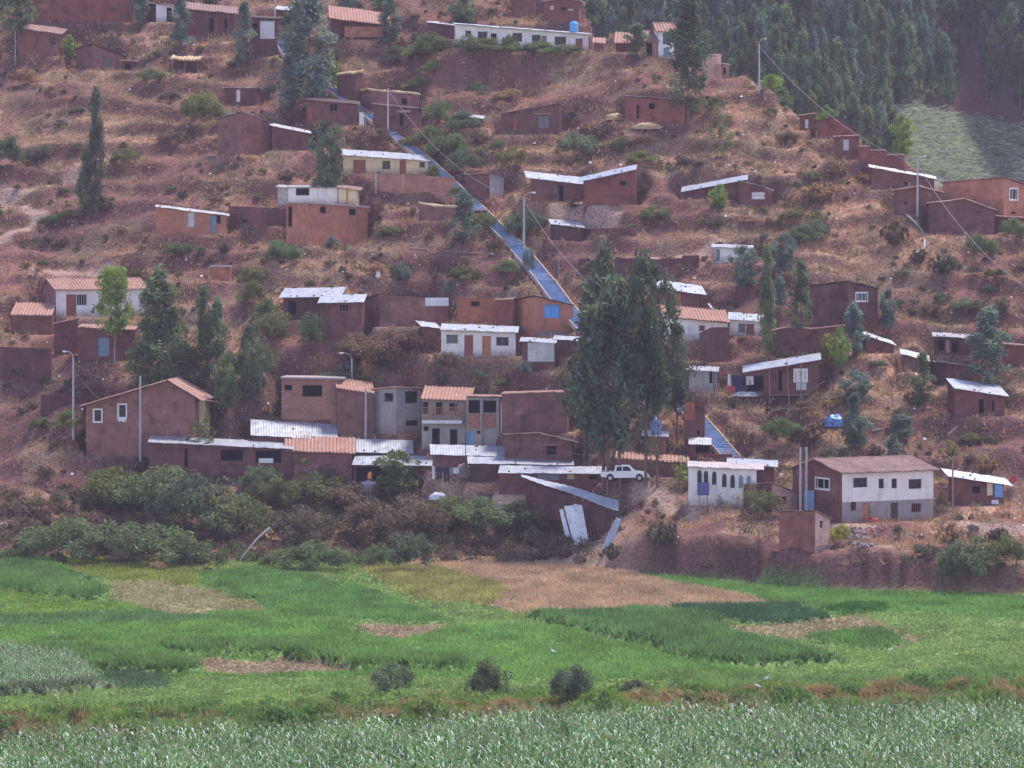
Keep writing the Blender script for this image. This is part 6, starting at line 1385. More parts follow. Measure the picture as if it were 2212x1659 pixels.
# ---------------------------------------------------------------- poles and wires
POLE = {}
def pole(key, u, vb, vt, label, lamp=0, r=.15, mat='pole', ut=None, cat='pole', y=None):
    b = hit(u, vb) if y is None else ray_pt(u, vb, y); h = (vb-vt)/F*b[1]; lx = ((ut if ut is not None else u)-u)/F*b[1]
    root = empty('street_lamp' if lamp else 'utility_pole', tuple(b), 0, label, 'street lamp' if lamp else cat)
    mb = MB(); mb.tube((0, 0, -.5), (lx, 0, h), r, r*.62, M[mat], 10); mb.build('pole', root)
    POLE[key] = Vector((b[0]+lx, b[1], b[2]+h))
    if lamp:
        s = 1 if lamp > 0 else -1; l = abs(lamp)/F*b[1]; mb = MB(); pts = [(lx, 0, h-.1)]
        for i in range(1, 7): a = i/6*pi/2; pts.append((lx+s*l*.55*(1-cos(a)), 0, h-.1+.75*sin(a)))
        pts.append((lx+s*l*.8, 0, h+.68)); mb.path(pts, .045, M['pole'], 6); mb.build('arm', root)
        mb = MB(); x0, x1 = sorted((lx+s*l*.7, lx+s*l*1.05)); mb.tube(((x0), 0, h+.66), ((x1), 0, h+.62), .10, .13, M['wgrey'], 8); mb.build('lamp_head', root)
    return root
hd = {d['short']: d for d in HS}
_f = hd['the big white and brown house']['fr']; YG = _f.C[1]-_f.sA(1740)*_f.ex[1]-1.6
pole('a', 158, 950, 772, 'concrete street lamp with its arm curving left, far left beside the dark earth wall', lamp=-22)
pole('b', 303, 992, 812, 'plain concrete power pole in front of the big left house', r=.16)
pole('c', 760, 905, 775, 'concrete street lamp with its arm curving left, beside the tiled side wing', lamp=-26)
pole('d', 790, 955, 838, 'plain concrete power pole right of the curved-arm lamp by the tiled side wing', r=.16)
pole('e', 838, 296, 190, 'concrete pole before the walled yard house, upper left of the stairway')
pole('f', 1132, 548, 428, 'concrete street lamp with its arm to the right beside the wide blue stairs', lamp=24)
pole('g', 1640, 200, 95, 'concrete street lamp on the bare ridge, its arm bending right against the wood', lamp=15)
pole('h', 1982, 468, 350, 'concrete street lamp on the right ridge before the long ridge shed', lamp=17)
pole('i', 1337, 68, -20, 'concrete power pole at the top beside the topmost brick house')
pole('j', 1729, 1100, 966, 'left one of two concrete power poles beside the blue gate', r=.17, y=YG-.5)
pole('k', 1742, 1100, 966, 'right one of two concrete power poles beside the blue gate', r=.17, y=YG-.5)
pole('l', 2058, 1135, 985, 'weathered wooden power pole right of the big white and brown house', r=.12, mat='wood')
pole('m', 594, 78, -20, 'concrete pole at the top of the blue stairway')
pole('n', 2216, 1090, 975, 'leaning thin pole at the right edge by the shack', r=.07, mat='wood', ut=2186)
pole('o', 1116, 1042, 862, 'thin tall pole among the stepped tin roofs', r=.05, mat='wood_d', ut=1108)
pole('p', 1000, 985, 865, 'leaning dark pole in front of the balconied wing', r=.06, mat='wood', ut=1012)
pole('q', 1600, 158, 98, 'thin white pole on the skyline left of the ridge street lamp', r=.06)
pole('r', 1085, 360, 308, 'thin stick pole left of the slant-topped mud house', r=.04, mat='wood')
pole('s', 1411, 450, 365, 'thin pole standing in the dry grass right of the rising-roof barn', r=.04, mat='wood')
pole('t', 1006, 1040, 912, 'thin pole with a bowl-like lamp behind the laundry', r=.05, mat='wood_d')
pole('u', 675, 985, 915, 'short aerial mast on the broad tin roof shed', r=.04, mat='wood_d')
pole('v', 1591, 1088, 978, 'thin blue-grey pole rising before the arched chapel', r=.035, mat='teal')
pole('w', 1706, 905, 776, 'crooked timber pole standing by the stilted house', r=.06, mat='wood', ut=1700)
def cable(a, b, sag, label, r=.02):
    a = Vector(a); b = Vector(b); mb = MB(); n = 14; pts = []
    for i in range(n+1):
        t = i/n; p = a.lerp(b, t)-a; p.z -= sag*4*t*(1-t); pts.append(p)
    mb.path(pts, r, M['cable'], 4); o = mb.build('power_line', None, tuple(a)); tag(o, label, 'cable', 'overhead power lines')
dz = lambda k, z: POLE[k]-Vector((0, 0, z))
cable(dz('g', .3), dz('h', .3), 2.0, 'long wire from the bare ridge lamp down to the right ridge lamp', .028)
cable(dz('h', .3), ray_pt(2250, 640, 415), 2.0, 'wire running from the right ridge lamp down out of the right edge', .028)
cable(dz('e', .3), dz('f', .3), 2.5, 'wire following the stairway from the yard house pole to the stairs lamp', .024)
cable(dz('f', .3), ray_pt(1310, 640, 460), 1.2, 'wire running from the stairs lamp down into the tall dark trees', .028)
cable(dz('a', .6), dz('b', .4), 1.0, 'wire from the far left lamp to the pole before the big left house')
cable(dz('c', .8), dz('b', .8), 2.5, 'sagging wire between the left house pole and the tiled wing lamp')
cable(dz('d', .3), ray_pt(1075, 882, 447), 1.3, 'wire crossing in front of the balconied wing')
cable(dz('d', .6), dz('j', .4), 3.5, 'long sagging wire from the left poles to the twin poles by the blue gate')
cable(dz('j', .3), dz('l', .3), 1.2, 'wire over the brown roof to the wooden pole')
cable(dz('a', 1.2), ray_pt(215, 862, 452), .3, 'guy wire slanting down from the far left lamp')

# ---------------------------------------------------------------- pickup
CARP = hit(1349, 1040); CARP[2] = max(CARP[2], float(np.max(hfin(CARP[0]+np.linspace(-2.3, 2.3, 9), np.full(9, CARP[1]-.8)))))+.04
cr = empty('pickup_truck', tuple(CARP), 0, 'white double-cab pickup parked behind the thick tree trunks', 'pickup truck')
k = 1.03
prof = [(-2.45, .55), (-2.45, 1.02), (-1.05, 1.05), (-.95, 1.62), (-.7, 1.70), (.55, 1.68), (1.15, 1.12), (2.2, .98), (2.42, .82), (2.45, .45), (1.9, .42), (1.78, .72), (1.5, .86), (1.22, .72), (1.1, .40), (-1.1, .40), (-1.22, .72), (-1.5, .86), (-1.78, .72), (-1.9, .42)]
mb = MB(); y0, y1 = -.88, .88
def inset(x, z): return .0 if z < 1.1 else .16*(z-1.1)/.6
A = [(x*k, y0+inset(x, z), z) for x, z in prof]; Bp = [(x*k, y1-inset(x, z), z) for x, z in prof]
mb.poly(A[::1], M['carpaint']); mb.poly(Bp[::-1], M['carpaint'])
for i in range(len(A)):
    j = (i+1) % len(A); mb.poly([A[i], Bp[i], Bp[j], A[j]], M['carpaint'])
mb.build('body', cr)
for x0, x1, x2, x3 in ((-.88, -.28, -.30, -.78), (-.2, .45, .38, -.2)):
    for s, yy in ((-1, y0), (1, y1)):
        mb = MB(); q = lambda x, z: (x*k, yy-s*inset(0, z)+s*.006, z); mb.poly([q(x0, 1.12), q(x1+.25*(x1 > 0), 1.12), q(x2, 1.58), q(x3, 1.58)], M['glass']); mb.build('side_window', cr)
mb = MB(); mb.poly([(1.15*k+.0, y0+.1, 1.15), (1.15*k, y1-.1, 1.15), (.60*k, y1-.2, 1.66), (.60*k, y0+.2, 1.66)], M['glass_g']); mb.build('windscreen', cr)
for x in (-1.5*k, 1.5*k):
    for yy in (-.78, .78):
        mb = MB(); mb.tube((x, yy-.12, .38), (x, yy+.12, .38), .38, .38, M['rubber'], 18); wo = mb.build('wheel', cr)
        mb = MB(); mb.tube((x, yy-.135, .38), (x, yy+.135, .38), .2, .2, M['wgrey'], 12); mb.build('rim', wo)
for yy in (-.6, .6):
    mb = MB(); mb.box(2.44*k-.04, 2.44*k+.03, yy-.18, yy+.18, .66, .82, M['glass_g']); mb.build('headlight', cr)
mb = MB(); mb.box(2.36*k, 2.58*k, -.85, .85, .38, .58, M['wgrey']); mb.build('bumper', cr)

# ---------------------------------------------------------------- water tank, dish, sign, gate
def on(u, v, y): return ray_pt(u, v, y)
hd = {d['short']: d for d in HS}
d = hd['the long white building']; fr = d['fr']; t = fr.sA(1241); yb = 1.0
zt = float(d['top'](-t, yb))+.12; wp = Vector(tuple(fr.C))+Vector((-t*fr.ex[0]+yb*fr.ey[0], -t*fr.ex[1]+yb*fr.ey[1], zt))
tk = empty('water_tank', wp, 0, 'bright blue plastic water tank standing on the roof of the long white building', 'water tank')
mb = MB(); zz = [(0, .52), (.12, .58), (.35, .58), (.38, .55), (.42, .58), (.75, .58), (.78, .55), (.82, .58), (1.15, .58), (1.35, .45), (1.42, .2)]
for (a, ra), (b, rb) in zip(zz[:-1], zz[1:]): mb.tube((0, 0, a), (0, 0, b), ra, rb, M['skyblue'], 20, False)
mb.build('tank_body', tk); mb = MB(); mb.tube((0, 0, 1.41), (0, 0, 1.5), .21, .19, M['blue'], 16); mb.build('lid', tk)
P = hit(2188, 1078); sdz = (1078-1036)/F*P[1]
sdish = empty('satellite_dish', tuple(P), 0, 'round red satellite dish on a stick by the right-edge shack', 'satellite dish'); mb = MB(); mb.tube((0, 0, -.3), (0, 0, sdz), .03, .03, M['pole'], 6); mb.build('mast', sdish)
mb = MB(); cx = Vector((0, -.12, sdz))
rings = []
for i in range(5):
    r_ = .38*i/4; rings.append([cx+Vector((r_*cos(a), -.35*r_*r_+.0, r_*sin(a)*1.0)) for a in np.linspace(0, 2*pi, 17)[:-1]])
for i in range(4):
    for j in range(16): mb.poly([rings[i][j], rings[i][(j+1) % 16], rings[i+1][(j+1) % 16], rings[i+1][j]], M['red'])
mb.build('dish', sdish); mb = MB(); mb.tube(cx, cx+Vector((0, -.4, 0)), .015, .015, M['pole'], 5); mb.build('feed_arm', sdish)
P = hit(1519, 1100); y_ = P[1]-.0
sg = empty('notice_board', tuple(P), 0, 'blue notice board with faint white lettering on two posts before the arched chapel', 'sign')
px = 1/F*y_; z0, z1 = (1100-1070)*px, (1100-1042)*px
for s in (-.42, .42): mb = MB(); mb.tube((s, .06, -.5), (s, .06, z1), .05, .05, M['wood'], 6); mb.build('post', sg)
mb = MB(); mb.box(-.6, .6, -.03, .01, z0, z1, m_plain('sign_blue', (.06, .07, .20), .5, .1)); bo = mb.build('board', sg)
mb = MB(); rr2 = random.Random(3); sw = m_plain('faded_lettering', (.30, .32, .55), .7, .2)
for row in range(5):
    zz = z1-.2-row*(z1-z0-.25)/5; x = -.5+.25*(row in (0, 1)); hh = .10 if row < 2 else .06
    while x < .42:
        w2 = rr2.uniform(.05, .08); mb.box(x, x+.015, -.038, -.032, zz-hh, zz, sw); mb.box(x+.018, x+w2, -.038, -.032, zz-hh if row % 2 else zz-.02, zz-hh+.02 if row % 2 else zz, sw); x += w2+.03+(rr2.random() < .15)*.08
mb.build('lettering', bo)
P = ray_pt(1747, 1101, YG); px = P[1]/F
g = empty('gate', tuple(P), 0, 'sky-blue sheet metal gate between the power poles and the brown gable wall', 'gate')
mb = MB(); mb.box(-10.5*px, 10.5*px, 0, .05, 0, 41*px, M['skyblue']); mb.build('gate_leaf', g)
mb = MB()
for xx in (-10.5, 0, 10): mb.box(xx*px-.03, xx*px+.03, -.05, -.003, 0, 41*px, M['wgrey'])
for zz in (.02, 22*px, 40.5*px): mb.box(-10.5*px, 10.5*px, -.045, -.004, zz-.025, zz+.025, M['wgrey'])
mb.build('gate_frame', g)

# ---------------------------------------------------------------- fallen tin roof and sheets
def slab4(name, pts, thk, mat, label, cat, group=None, ribs=0):
    P = [Vector(p) for p in pts]; c = P[0].copy(); n = (P[1]-P[0]).cross(P[3]-P[0]).normalized()*thk
    mb = MB(); k = max(1, ribs)
    for i in range(k):
        a, b = i/k, (i+1)/k; q = [P[0].lerp(P[1], a)-c, P[0].lerp(P[1], b)-c, P[3].lerp(P[2], b)-c, P[3].lerp(P[2], a)-c]
        off = n*(.5 if i % 2 else -.5) if ribs else n*0
        q2 = [q[0]-off, q[1]+off, q[2]+off, q[3]-off]
        mb.hexa([*(q2), *[x+n for x in q2]], mat)
    return tag(mb.build(name, None, tuple(c)), label, cat, group)
yy = hit(1200, 1092)[1]
lt = empty('lean_to', tuple(on(1128, 1100, yy)), 0, 'long mud lean-to under a diagonal tin roof sloping down to the right', 'shed'); o0_ = Vector(tuple(on(1128, 1100, yy)))
_ya = yy; _yb = hit(1332, 1128)[1]-.9
def yt(u): return _ya+(_yb-_ya)*(u-1126)/210
def lp(u, v, y): y = y-yy+yt(u); return Vector(tuple(on(u, v, y)))-o0_
mb = MB(); nseg = 26
for i in range(nseg):
    a, b = i/nseg, (i+1)/nseg
    f = lambda t, w_: lp(1126+(1336-1126)*t, 1030+(1104-1030)*t+sin(t*9)*1.5+(-6*w_-17*w_*t if w_ else 0), yy+(1.9 if w_ else -.6))+Vector((0, 0, .03*(i % 2)))
    q = [f(a, 0), f(b, 0), f(b, 1), f(a, 1)]; mb.hexa([*q, *[x+Vector((0, 0, .05)) for x in q]], M['metal_b'])
mb.build('roof', lt)
mb = MB(); mb.poly([lp(1136, 1042, yy+.4), lp(1320, 1103, yy+.4), lp(1320, 1150, yy+.4), lp(1136, 1110, yy+.4)], M['adobe_d'])
mb.poly([lp(1136, 1042, yy+1.8), lp(1320, 1103, yy+1.8), lp(1320, 1150, yy+1.8), lp(1136, 1110, yy+1.8)], M['adobe_d'])
for (a, b) in (((1136, 1042, 1110), 0), ((1320, 1103, 1150), 0)):
    u_, va, vb_ = a; mb.poly([lp(u_, va, yy+.4), lp(u_, va, yy+1.8), lp(u_, vb_, yy+1.8), lp(u_, vb_, yy+.4)], M['adobe_d'])
mb.build('wall', lt)
for u_ in (1185, 1240, 1318):
    t = (u_-1126)/210; mb = MB(); mb.tube(lp(u_, 1034+74*t, yy-.5), lp(u_, 1120+40*t, yy-.5), .05, .05, M['wood_d'], 6); mb.build('post', lt)
y3 = hit(1250, 1178)[1]-.3
whit = m_metal((.70, .74, .76), .5, .55, .25)
for (p, lab) in (([(1218, 1093), (1238, 1091), (1262, 1176), (1240, 1178)], 'leftmost whitewashed tin sheet leaning against the bank under the diagonal roof'),
                 ([(1239, 1088), (1257, 1091), (1271, 1166), (1259, 1177)], 'second whitewashed tin sheet leaning against the bank under the diagonal roof'), ([(1208, 1100), (1216, 1099), (1232, 1160), (1222, 1162)], 'narrow grey tin strip left of the whitewashed leaning sheets')):
    q = [on(p[0][0], p[0][1], y3+.9), on(p[1][0], p[1][1], y3+.9), on(p[2][0], p[2][1], y3-.1), on(p[3][0], p[3][1], y3-.1)]
    slab4('tin_sheet', q, .05, whit, lab, 'tin sheet', 'fallen tin sheets', 7)
y3 = hit(1306, 1190)[1]-.3; q = [on(1331, 1117, y3+.9), on(1342, 1121, y3+.6), on(1317, 1196, y3-.3), on(1297, 1188, y3)]
slab4('tin_sheet', q, .05, M['metal'], 'corrugated tin sheet leaning at a slant below the low end of the diagonal roof', 'tin sheet', 'fallen tin sheets', 9)
P = hit(100+1265, 1100)
# other loose sheets and leaning boards
def board(u0, v0, u1, v1, wpx, mat, label, name='board', cat='board', dy=.8):
    y0_ = hit(u1, v1)[1]; a = on(u0, v0, y0_+dy); b = on(u1, v1, y0_-.05); w_ = wpx/F*y0_/2
    slab4(name, [(a[0]-w_, a[1], a[2]), (a[0]+w_, a[1], a[2]), (b[0]+w_, b[1], b[2]), (b[0]-w_, b[1], b[2])], .05, M[mat], label, cat)
board(1370, 226, 1366, 257, 9, 'wpaint', 'white door panel leaning against the red-stained mud house', 'door_panel')
board(781, 243, 781, 271, 10, 'wgrey', 'grey-white panels standing at the right end of the crooked-roof house', 'panel')
board(170, 934, 182, 951, 8, 'wpaint', 'white board leaning at the lower left corner of the big left house')
board(1036-1, 590, 1036-1, 590, 1, 'wpaint', 'tiny white block on the slope', 'block') if False else None
board(817, 583, 817, 600, 9, 'wpaint', 'small white upright panel on the bare slope left of the blue-grey bush', 'panel')
board(1530, 655, 1546, 675, 5, 'metal_b', 'white tin strip leaning behind the pink roof', 'tin_strip', 'tin sheet')
board(1760, 1062, 1760, 1062, 1, 'wpaint', '') if False else None
def log(u0, v0, u1, v1, r, mat, label, name='pole_on_ground', cat='timber'):
    a = hit(u0, v0); b = hit(u1, v1); mb = MB(); a2 = Vector(tuple(a)); mb.tube((0, 0, r+.12), Vector(tuple(b))-a2+Vector((0, 0, r+.12)), r, r*.8, M[mat], 7)
    tag(mb.build(name, None, tuple(a)), label, cat, 'loose timbers')
log(886, 540, 1098, 556, .09, 'wood', 'long pale pole lying level across the slope left of the blue stairs', 'long_pole')
log(1000, 575, 1072, 560, .06, 'wood', 'shorter pale pole lying below the long level pole')
log(2047, 945, 2068, 925, .10, 'barkpale', 'short pale log on the dirt bank at the right', 'log')
log(2085, 920, 2105, 898, .10, 'barkpale', 'pale log pointing up to the lowest right tin house', 'log')
log(1880, 920, 1935, 916, .08, 'barkpale', 'upper one of the poles piled beside the blue bush', 'log')
log(1885, 935, 1930, 924, .08, 'barkpale', 'lower one of the poles piled beside the blue bush', 'log')
log(1832, 1075, 1832, 1074, .01, 'wood', '') if False else None
for i, (u0, u1) in enumerate(((1894, 1903), (1903, 1913), (1913, 1922))):
    y0_ = hit(u1, 1128)[1]-.4; mb = MB(); a = Vector(tuple(on(u1, 1128, y0_))); b = Vector(tuple(on(u0, 1108, y0_+.5))); mb.tube((0, 0, 0), b-a, .035, .03, M['wood'], 6)
    tag(mb.build('stick', None, tuple(a)), ('leftmost', 'middle', 'rightmost')[i]+' wooden stick leaning on the grey wall between the two doors', 'stick', 'sticks leaning on the grey wall')
# curved pale drain on the right slope
pts = [hit(u, v) for u, v in ((1945, 462), (1962, 470), (1975, 482), (1990, 500), (1998, 520), (1996, 538), (1985, 548), (1970, 552))]
mb = MB(); o_c = Vector(tuple(pts[0])); mb.path([Vector(tuple(p))-o_c+Vector((0, 0, .2)) for p in pts], .14, M['wgrey'], 6); tag(mb.build('drain_pipe', None, tuple(o_c)), 'pale pipe curving down the slope below the ridge lamp', 'pipe')

# ---------------------------------------------------------------- laundry, tarpaulins, goods
def cloth(u, v0, v1, wpx, y, mat, label, legs=False, name='garment', group=None):
    c = on(u, v0, y); w_ = wpx/F*y/2; h = (v1-v0)/F*y; mb = MB(); n = 6
    def strip(x0, x1, z0, z1):
        F0 = [];
        for i in range(n+1):
            x = x0+(x1-x0)*i/n; F0.append((x, .05*sin(i*1.9+u)))
        for i in range(n):
            for (s, e) in ((0, -.015),):
                a, b = F0[i], F0[i+1]; mb.hexa([(a[0], a[1], z1), (b[0], b[1], z1), (b[0], b[1]+.015, z1), (a[0], a[1]+.015, z1), (a[0], a[1], z0), (b[0], b[1], z0), (b[0], b[1]+.015, z0), (a[0], a[1]+.015, z0)], M[mat])
    if legs: strip(-w_, w_, 0, -h*.4); strip(-w_, -.12*w_, -h*.4-.001, -h); strip(.12*w_, w_, -h*.4-.001, -h*.95)
    else: strip(-w_, w_, 0, -h)
    return tag(mb.build(name, None, tuple(c)), label, 'laundry', group)
def clothesline(p0, p1, label):
    a, b = Vector(tuple(p0)), Vector(tuple(p1)); mb = MB(); n = 8; mb.path([(b-a)*(i/n)-Vector((0, 0, .12*4*(i/n)*(1-i/n))) for i in range(n+1)], .015, M['cable'], 4)
    tag(mb.build('clothesline', None, tuple(a)), label, 'clothesline')
yl = hit(965, 1068)[1]; g1 = 'laundry on the front clothesline'
clothesline(on(928, 1006, yl), on(1078, 1012, yl), 'clothesline strung before the open tin shed, lower centre')
for a in ((936, 1007, 1035, 6, 'fabric_w', 'white narrow cloth, leftmost on the front clothesline', False), (949, 1008, 1036, 10, 'fabric_n', 'dark navy trousers, second item on the front clothesline', True), (965, 1009, 1042, 12, 'fabric_n', 'longest dark trousers hanging mid front clothesline', True), (975, 1010, 1024, 8, 'fabric_g', 'grey small garment right of the longest dark trousers', False), (985, 1010, 1023, 12, 'fabric_w', 'pale square cloth, rightmost on the front clothesline', False)):
    cloth(a[0], a[1], a[2], a[3], yl, a[4], a[5], a[6], group=g1)
cloth(965, 982, 1014, 16, yl+3, 'fabric_g', 'long grey-brown blanket hanging from the roof edge behind the dark trousers', name='blanket')
yl = hit(1600, 852)[1]; g2 = 'laundry below the stilted house'
clothesline(on(1562, 803, yl), on(1662, 808, yl), 'clothesline left of the stilted house')
for a in ((1566, 802, 809, 9, 'fabric_r', 'small bright red garment hanging topmost left of the stilted house', False), (1575, 808, 832, 6, 'fabric_w', 'white narrow garment beneath the bright red one', False), (1592, 812, 835, 22, 'fabric_n', 'large dark blanket hanging in the middle of the upper laundry', False), (1620, 812, 832, 16, 'fabric_w', 'white shorts hanging beside the dark blanket', True), (1579, 834, 850, 12, 'fabric_r', 'red and pink garment in the lower laundry row', False), (1598, 834, 853, 18, 'fabric_n', 'dark blue cloth in the lower laundry row', False)):
    cloth(a[0], a[1], a[2], a[3], yl+(.4 if a[1] < 830 else -.1), a[4], a[5], a[6], group=g2)
def lump(u, vb, wpx, hpx, mat, label, name, cat, y=None, seed=1, zoff=0):
    P = hit(u, vb) if y is None else on(u, vb, y); px = P[1]/F; rng = np.random.default_rng(seed); nu, nv = 14, 7; V = []
    for j in range(nv+1):
        for i in range(nu):
            a = 2*pi*i/nu; t = j/nv; r = cos(t*pi/2)**.7*(1+.22*rng.normal()*(j > 0)); V.append((r*cos(a)*wpx*px/2, r*sin(a)*wpx*px*.3, hpx*px*(sin(t*pi/2))*(1+.12*rng.normal())-.05*(j == 0)))
    Fq = [(j*nu+i, j*nu+(i+1) % nu, (j+1)*nu+(i+1) % nu, (j+1)*nu+i) for j in range(nv) for i in range(nu)]
    return tag(link(name, mesh_np(name, V, Fq, M[mat]), None, tuple(P)), label, cat)
lump(1803, 920, 48, 22, 'tarp', 'crumpled blue plastic tarpaulin over a heap on the slope, right of centre', 'blue_tarpaulin', 'tarpaulin', seed=2)
lump(1417, 938, 24, 32, 'tarp', 'bright blue tarpaulin bundle on the tin roof right of the pine trunks', 'blue_tarpaulin', 'tarpaulin', y=hd['the stall house']['fr'].C[1]+.8, seed=3)
lump(800, 1060, 44, 22, 'fabric_g', 'grey-white plastic-covered heap in front of the open tin shed', 'covered_heap', 'heap', seed=4)
lump(946, 1078, 46, 12, 'wpaint', 'bright white plastic sheet lying on the bank below the clothesline', 'white_sheet', 'sheet', seed=5)
lump(1610, 855, 60, 8, 'wgrey', 'pale plastic sheet on the ground below the upper laundry', 'pale_sheet', 'sheet', seed=6)
lump(1002, 1030, 38, 26, 'stone', 'pile of rags and timbers behind the front clothesline', 'rag_pile', 'heap', seed=8)
lump(1567, 981, 20, 6, 'fabric_r', 'red cloth lying on the wall ledge below the lower blue stairs', 'red_cloth', 'cloth', seed=9)
lump(799, 1033, 9, 13, 'orange', 'small orange bucket in the shade of the open tin shed', 'bucket', 'bucket', seed=10, y=hd['the open tin shed']['fr'].C[1]-.6)
lump(925, 988, 6, 9, 'orange', 'orange-red container on the yard wall by the open tin shed', 'container', 'container', seed=11, y=hd['the open tin shed']['fr'].C[1]+2)
lump(2040, 1162, 8, 6, 'skyblue', 'small blue plastic bag on the grassy bank, lower right', 'plastic_bag', 'bag', seed=12)
lump(1887, 1128, 24, 10, 'red', 'dark red heap at the foot of the orange door of the brown-roofed house', 'red_heap', 'heap', seed=13)
# thatch patches / hay heap in front of red-stained house
lump(1400, 278, 60, 12, 'straw', 'heap of dry straw in front of the red-stained house', 'straw_heap', 'heap', seed=14)
lump(1395, 256, 40, 14, 'straw', 'round straw stack left of the red-stained house', 'straw_heap', 'heap', seed=15) if False else lump(1328, 258, 40, 12, 'straw', 'round straw stack left of the red-stained house', 'straw_heap', 'heap', seed=15)
# rubble and sacks on the bank beneath the white and brown house
rng = np.random.default_rng(5)
def rock_mesh(seed):
    r = np.random.default_rng(seed); nu, nv = 8, 5; V = []
    for j in range(nv+1):
        t = -pi/2+pi*j/nv
        for i in range(nu): a = 2*pi*i/nu; q = 1+.2*r.normal(); V.append((cos(t)*cos(a)*q*.5, cos(t)*sin(a)*q*.4, sin(t)*.34*q))
    return mesh_np('rock', V, [(j*nu+i, j*nu+(i+1) % nu, (j+1)*nu+(i+1) % nu, (j+1)*nu+i) for j in range(nv) for i in range(nu)], M['stone'])
RM = [rock_mesh(i) for i in range(4)]
for i in range(46):
    t = rng.random(); u = 1828+50*t+rng.normal(0, 9); v = 1140+42*rng.random()+8*t; P = hit(u, v)
    o = link('rock', RM[i % 4], None, (P[0], P[1], P[2]+.12), rng.random()*6); s = .35+.4*rng.random(); o.scale = (s, s, s)
    tag(o, 'grey rubble stone in the heap on the bank below the big white and brown house', 'rock', 'rubble stones on the bank')
# pale litter
n = 420; u = rng.uniform(0, 2212, n); v = rng.uniform(60, 1190, n); V = []; 
for a, b in zip(u, v):
    if a > 1258 and b < np.interp(a, [1258, 1500, 1730, 1950, 2212], [30, 140, 285, 420, 500]): continue
    if any(x0 < a < x1 and y0 < b < y1 for x0, x1, y0, y1 in boxes): continue
    p = hit(a, b); s = .05+.13*rng.random()**2; q = rng.normal(0, 1, (4, 3))*s*.4
    V += [(p[0]-s+q[0, 0], p[1], p[2]+.12), (p[0]+s, p[1]+q[1, 1], p[2]+.10), (p[0]+s*.8, p[1]+s, p[2]+.2+s*.7), (p[0]-s*.7, p[1]+s, p[2]+.22+s*.5)]
tag(link('litter', mesh_np('litter', V, np.arange(len(V)).reshape(-1, 4), M['fabric_w'])), 'scattered pale litter and stones on the slopes', 'litter', kind='stuff')
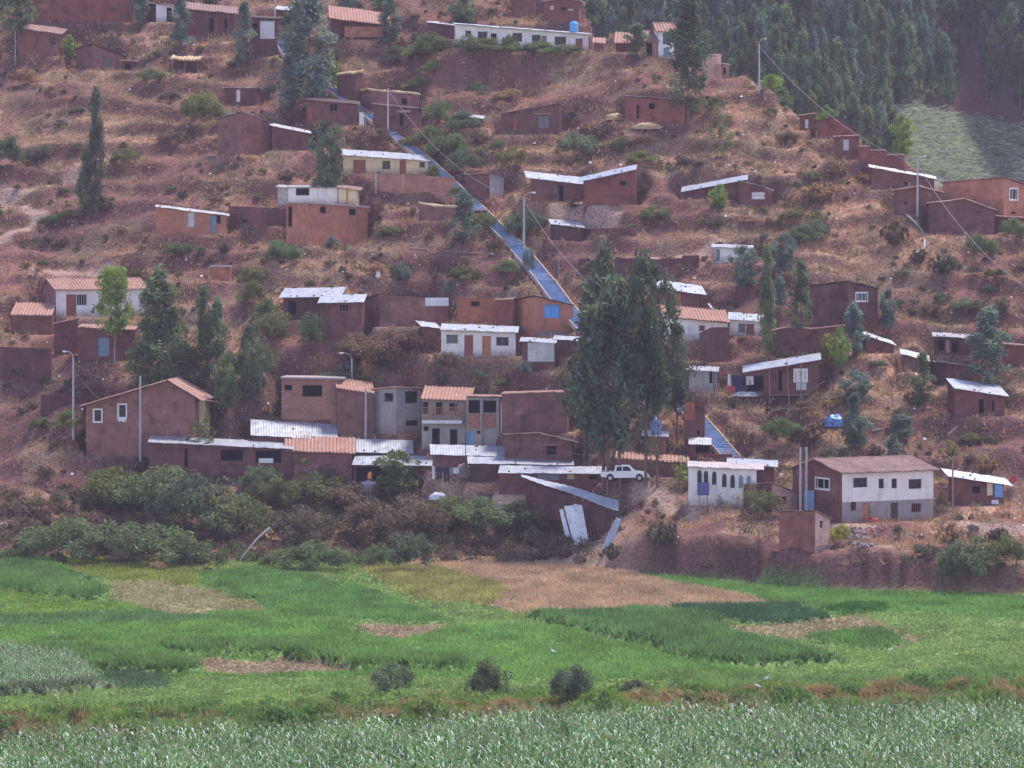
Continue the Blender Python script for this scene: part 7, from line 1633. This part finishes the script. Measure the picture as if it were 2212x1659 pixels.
# ---------------------------------------------------------------- sprinkler and birds
P = hit(519, 1228); sp = empty('sprinkler', tuple(P), 0, 'field sprinkler throwing a thin white jet of water up to the right', 'sprinkler')
px = P[1]/F; mb = MB(); mb.tube((0, 0, -.2), (0, 0, .9), .035, .03, M['pole'], 6); mb.build('pipe', sp)
mw, ntw, bw = newmat('water_jet'); bw.inputs['Base Color'].default_value = (.8, .85, .88, 1); bw.inputs['Roughness'].default_value = .35; bw.inputs['Alpha'].default_value = .55
mb = MB(); pts = []
for i in range(13): t = i/12; pts.append(Vector((t*64*px, .3*t, .9+(92*t-22*t*t)*px)))
for i, (a, b) in enumerate(zip(pts[:-1], pts[1:])): mb.tube(a, b, .025+.006*i, .031+.006*i, mw, 5, False)
mb.build('water_jet', sp)
def egret(u, v, label, face=1):
    P = hit(u, v); r = empty('egret', tuple(P), 0, label, 'bird', 'white egrets in the field'); 
    me = bpy.data.meshes.new('b'); verts = [(0, 0, .33), (.16*face, 0, .38), (-.18*face, 0, .30), (.22*face, 0, .50), (.20*face, 0, .62), (.27*face, 0, .66)]
    me.from_pydata(verts, [(0, 1), (0, 2), (1, 3), (3, 4), (4, 5)], []); o = link('body', me, r); m = o.modifiers.new('skin', 'SKIN'); o.modifiers.new('sub', 'SUBSURF').levels = 1
    for vx, ra in zip(me.skin_vertices[0].data if me.skin_vertices else [], (.11, .09, .04, .03, .03, .035)): vx.radius = (ra, ra)
    me.materials.append(M['fabric_w']); mb = MB(); mb.tube((.30*face, 0, .66), (.38*face, 0, .64), .015, .004, M['orange'], 5); mb.build('beak', r)
    for s in (-.03, .03): mb = MB(); mb.tube((.02*face, s, -.02), (.0, s, .3), .008, .01, M['rubber'], 5); mb.build('leg', r)
    return r
def egret_skin(u, v, label, face=1):
    # body grown as one lathe-like skin of rings along the spine
    P = hit(u, v); P = (P[0], P[1], P[2]+.25); r = empty('egret', P, 0, label, 'bird', 'white egrets in the field')
    sp_ = [((-.26, .27), .015), ((-.16, .30), .06), ((0, .34), .11), ((.12, .39), .09), ((.18, .46), .04), ((.17, .56), .026), ((.21, .63), .035), ((.27, .64), .02)]
    V = []; n = 8
    for (x, z), ra in sp_:
        for i in range(n): a = 2*pi*i/n; V.append((face*(x+ra*.35*cos(a)), ra*sin(a)*.8, z+ra*cos(a)))
    Fq = [(j*n+i, j*n+(i+1) % n, (j+1)*n+(i+1) % n, (j+1)*n+i) for j in range(len(sp_)-1) for i in range(n)]
    link('body', mesh_np('body', V, Fq, M['fabric_w'], smooth=True), r)
    mb = MB(); mb.tube((.28*face, 0, .64), (.37*face, 0, .62), .014, .004, M['orange'], 5); mb.build('beak', r)
    for s in (-.03, .03): mb = MB(); mb.tube((.02*face, s, -.22), (.0, s, .27), .008, .01, M['rubber'], 5); mb.build('leg', r)
egret_skin(1656, 1482, 'white egret standing right of the tallest green strip, upper of the two close together')
egret_skin(1637, 1499, 'white egret just left and below its neighbour near the right ditch bank', -1)
egret_skin(1925, 1418, 'lone white egret on the pale green field at the right')
egret_skin(1195, 1422, 'white egret above the rightmost ditch bush', -1)
# ---------------------------------------------------------------- air
mh = bpy.data.materials.new('haze_air'); mh.use_nodes = True; nh = mh.node_tree; nh.nodes.remove(nh.nodes['Principled BSDF'])
pv = nh.nodes.new('ShaderNodeVolumePrincipled'); pv.inputs['Color'].default_value = (.83, .76, .93, 1); pv.inputs['Density'].default_value = HAZE; pv.inputs['Anisotropy'].default_value = .2
L(nh, pv.outputs[0], nh.nodes['Material Output'].inputs['Volume'])
mb = MB(); mb.box(-600, 600, -120, 1110, -4.6, 300, mh); hz = mb.build('haze'); tag(hz, 'thin bluish haze filling the valley air', 'haze', kind='stuff')
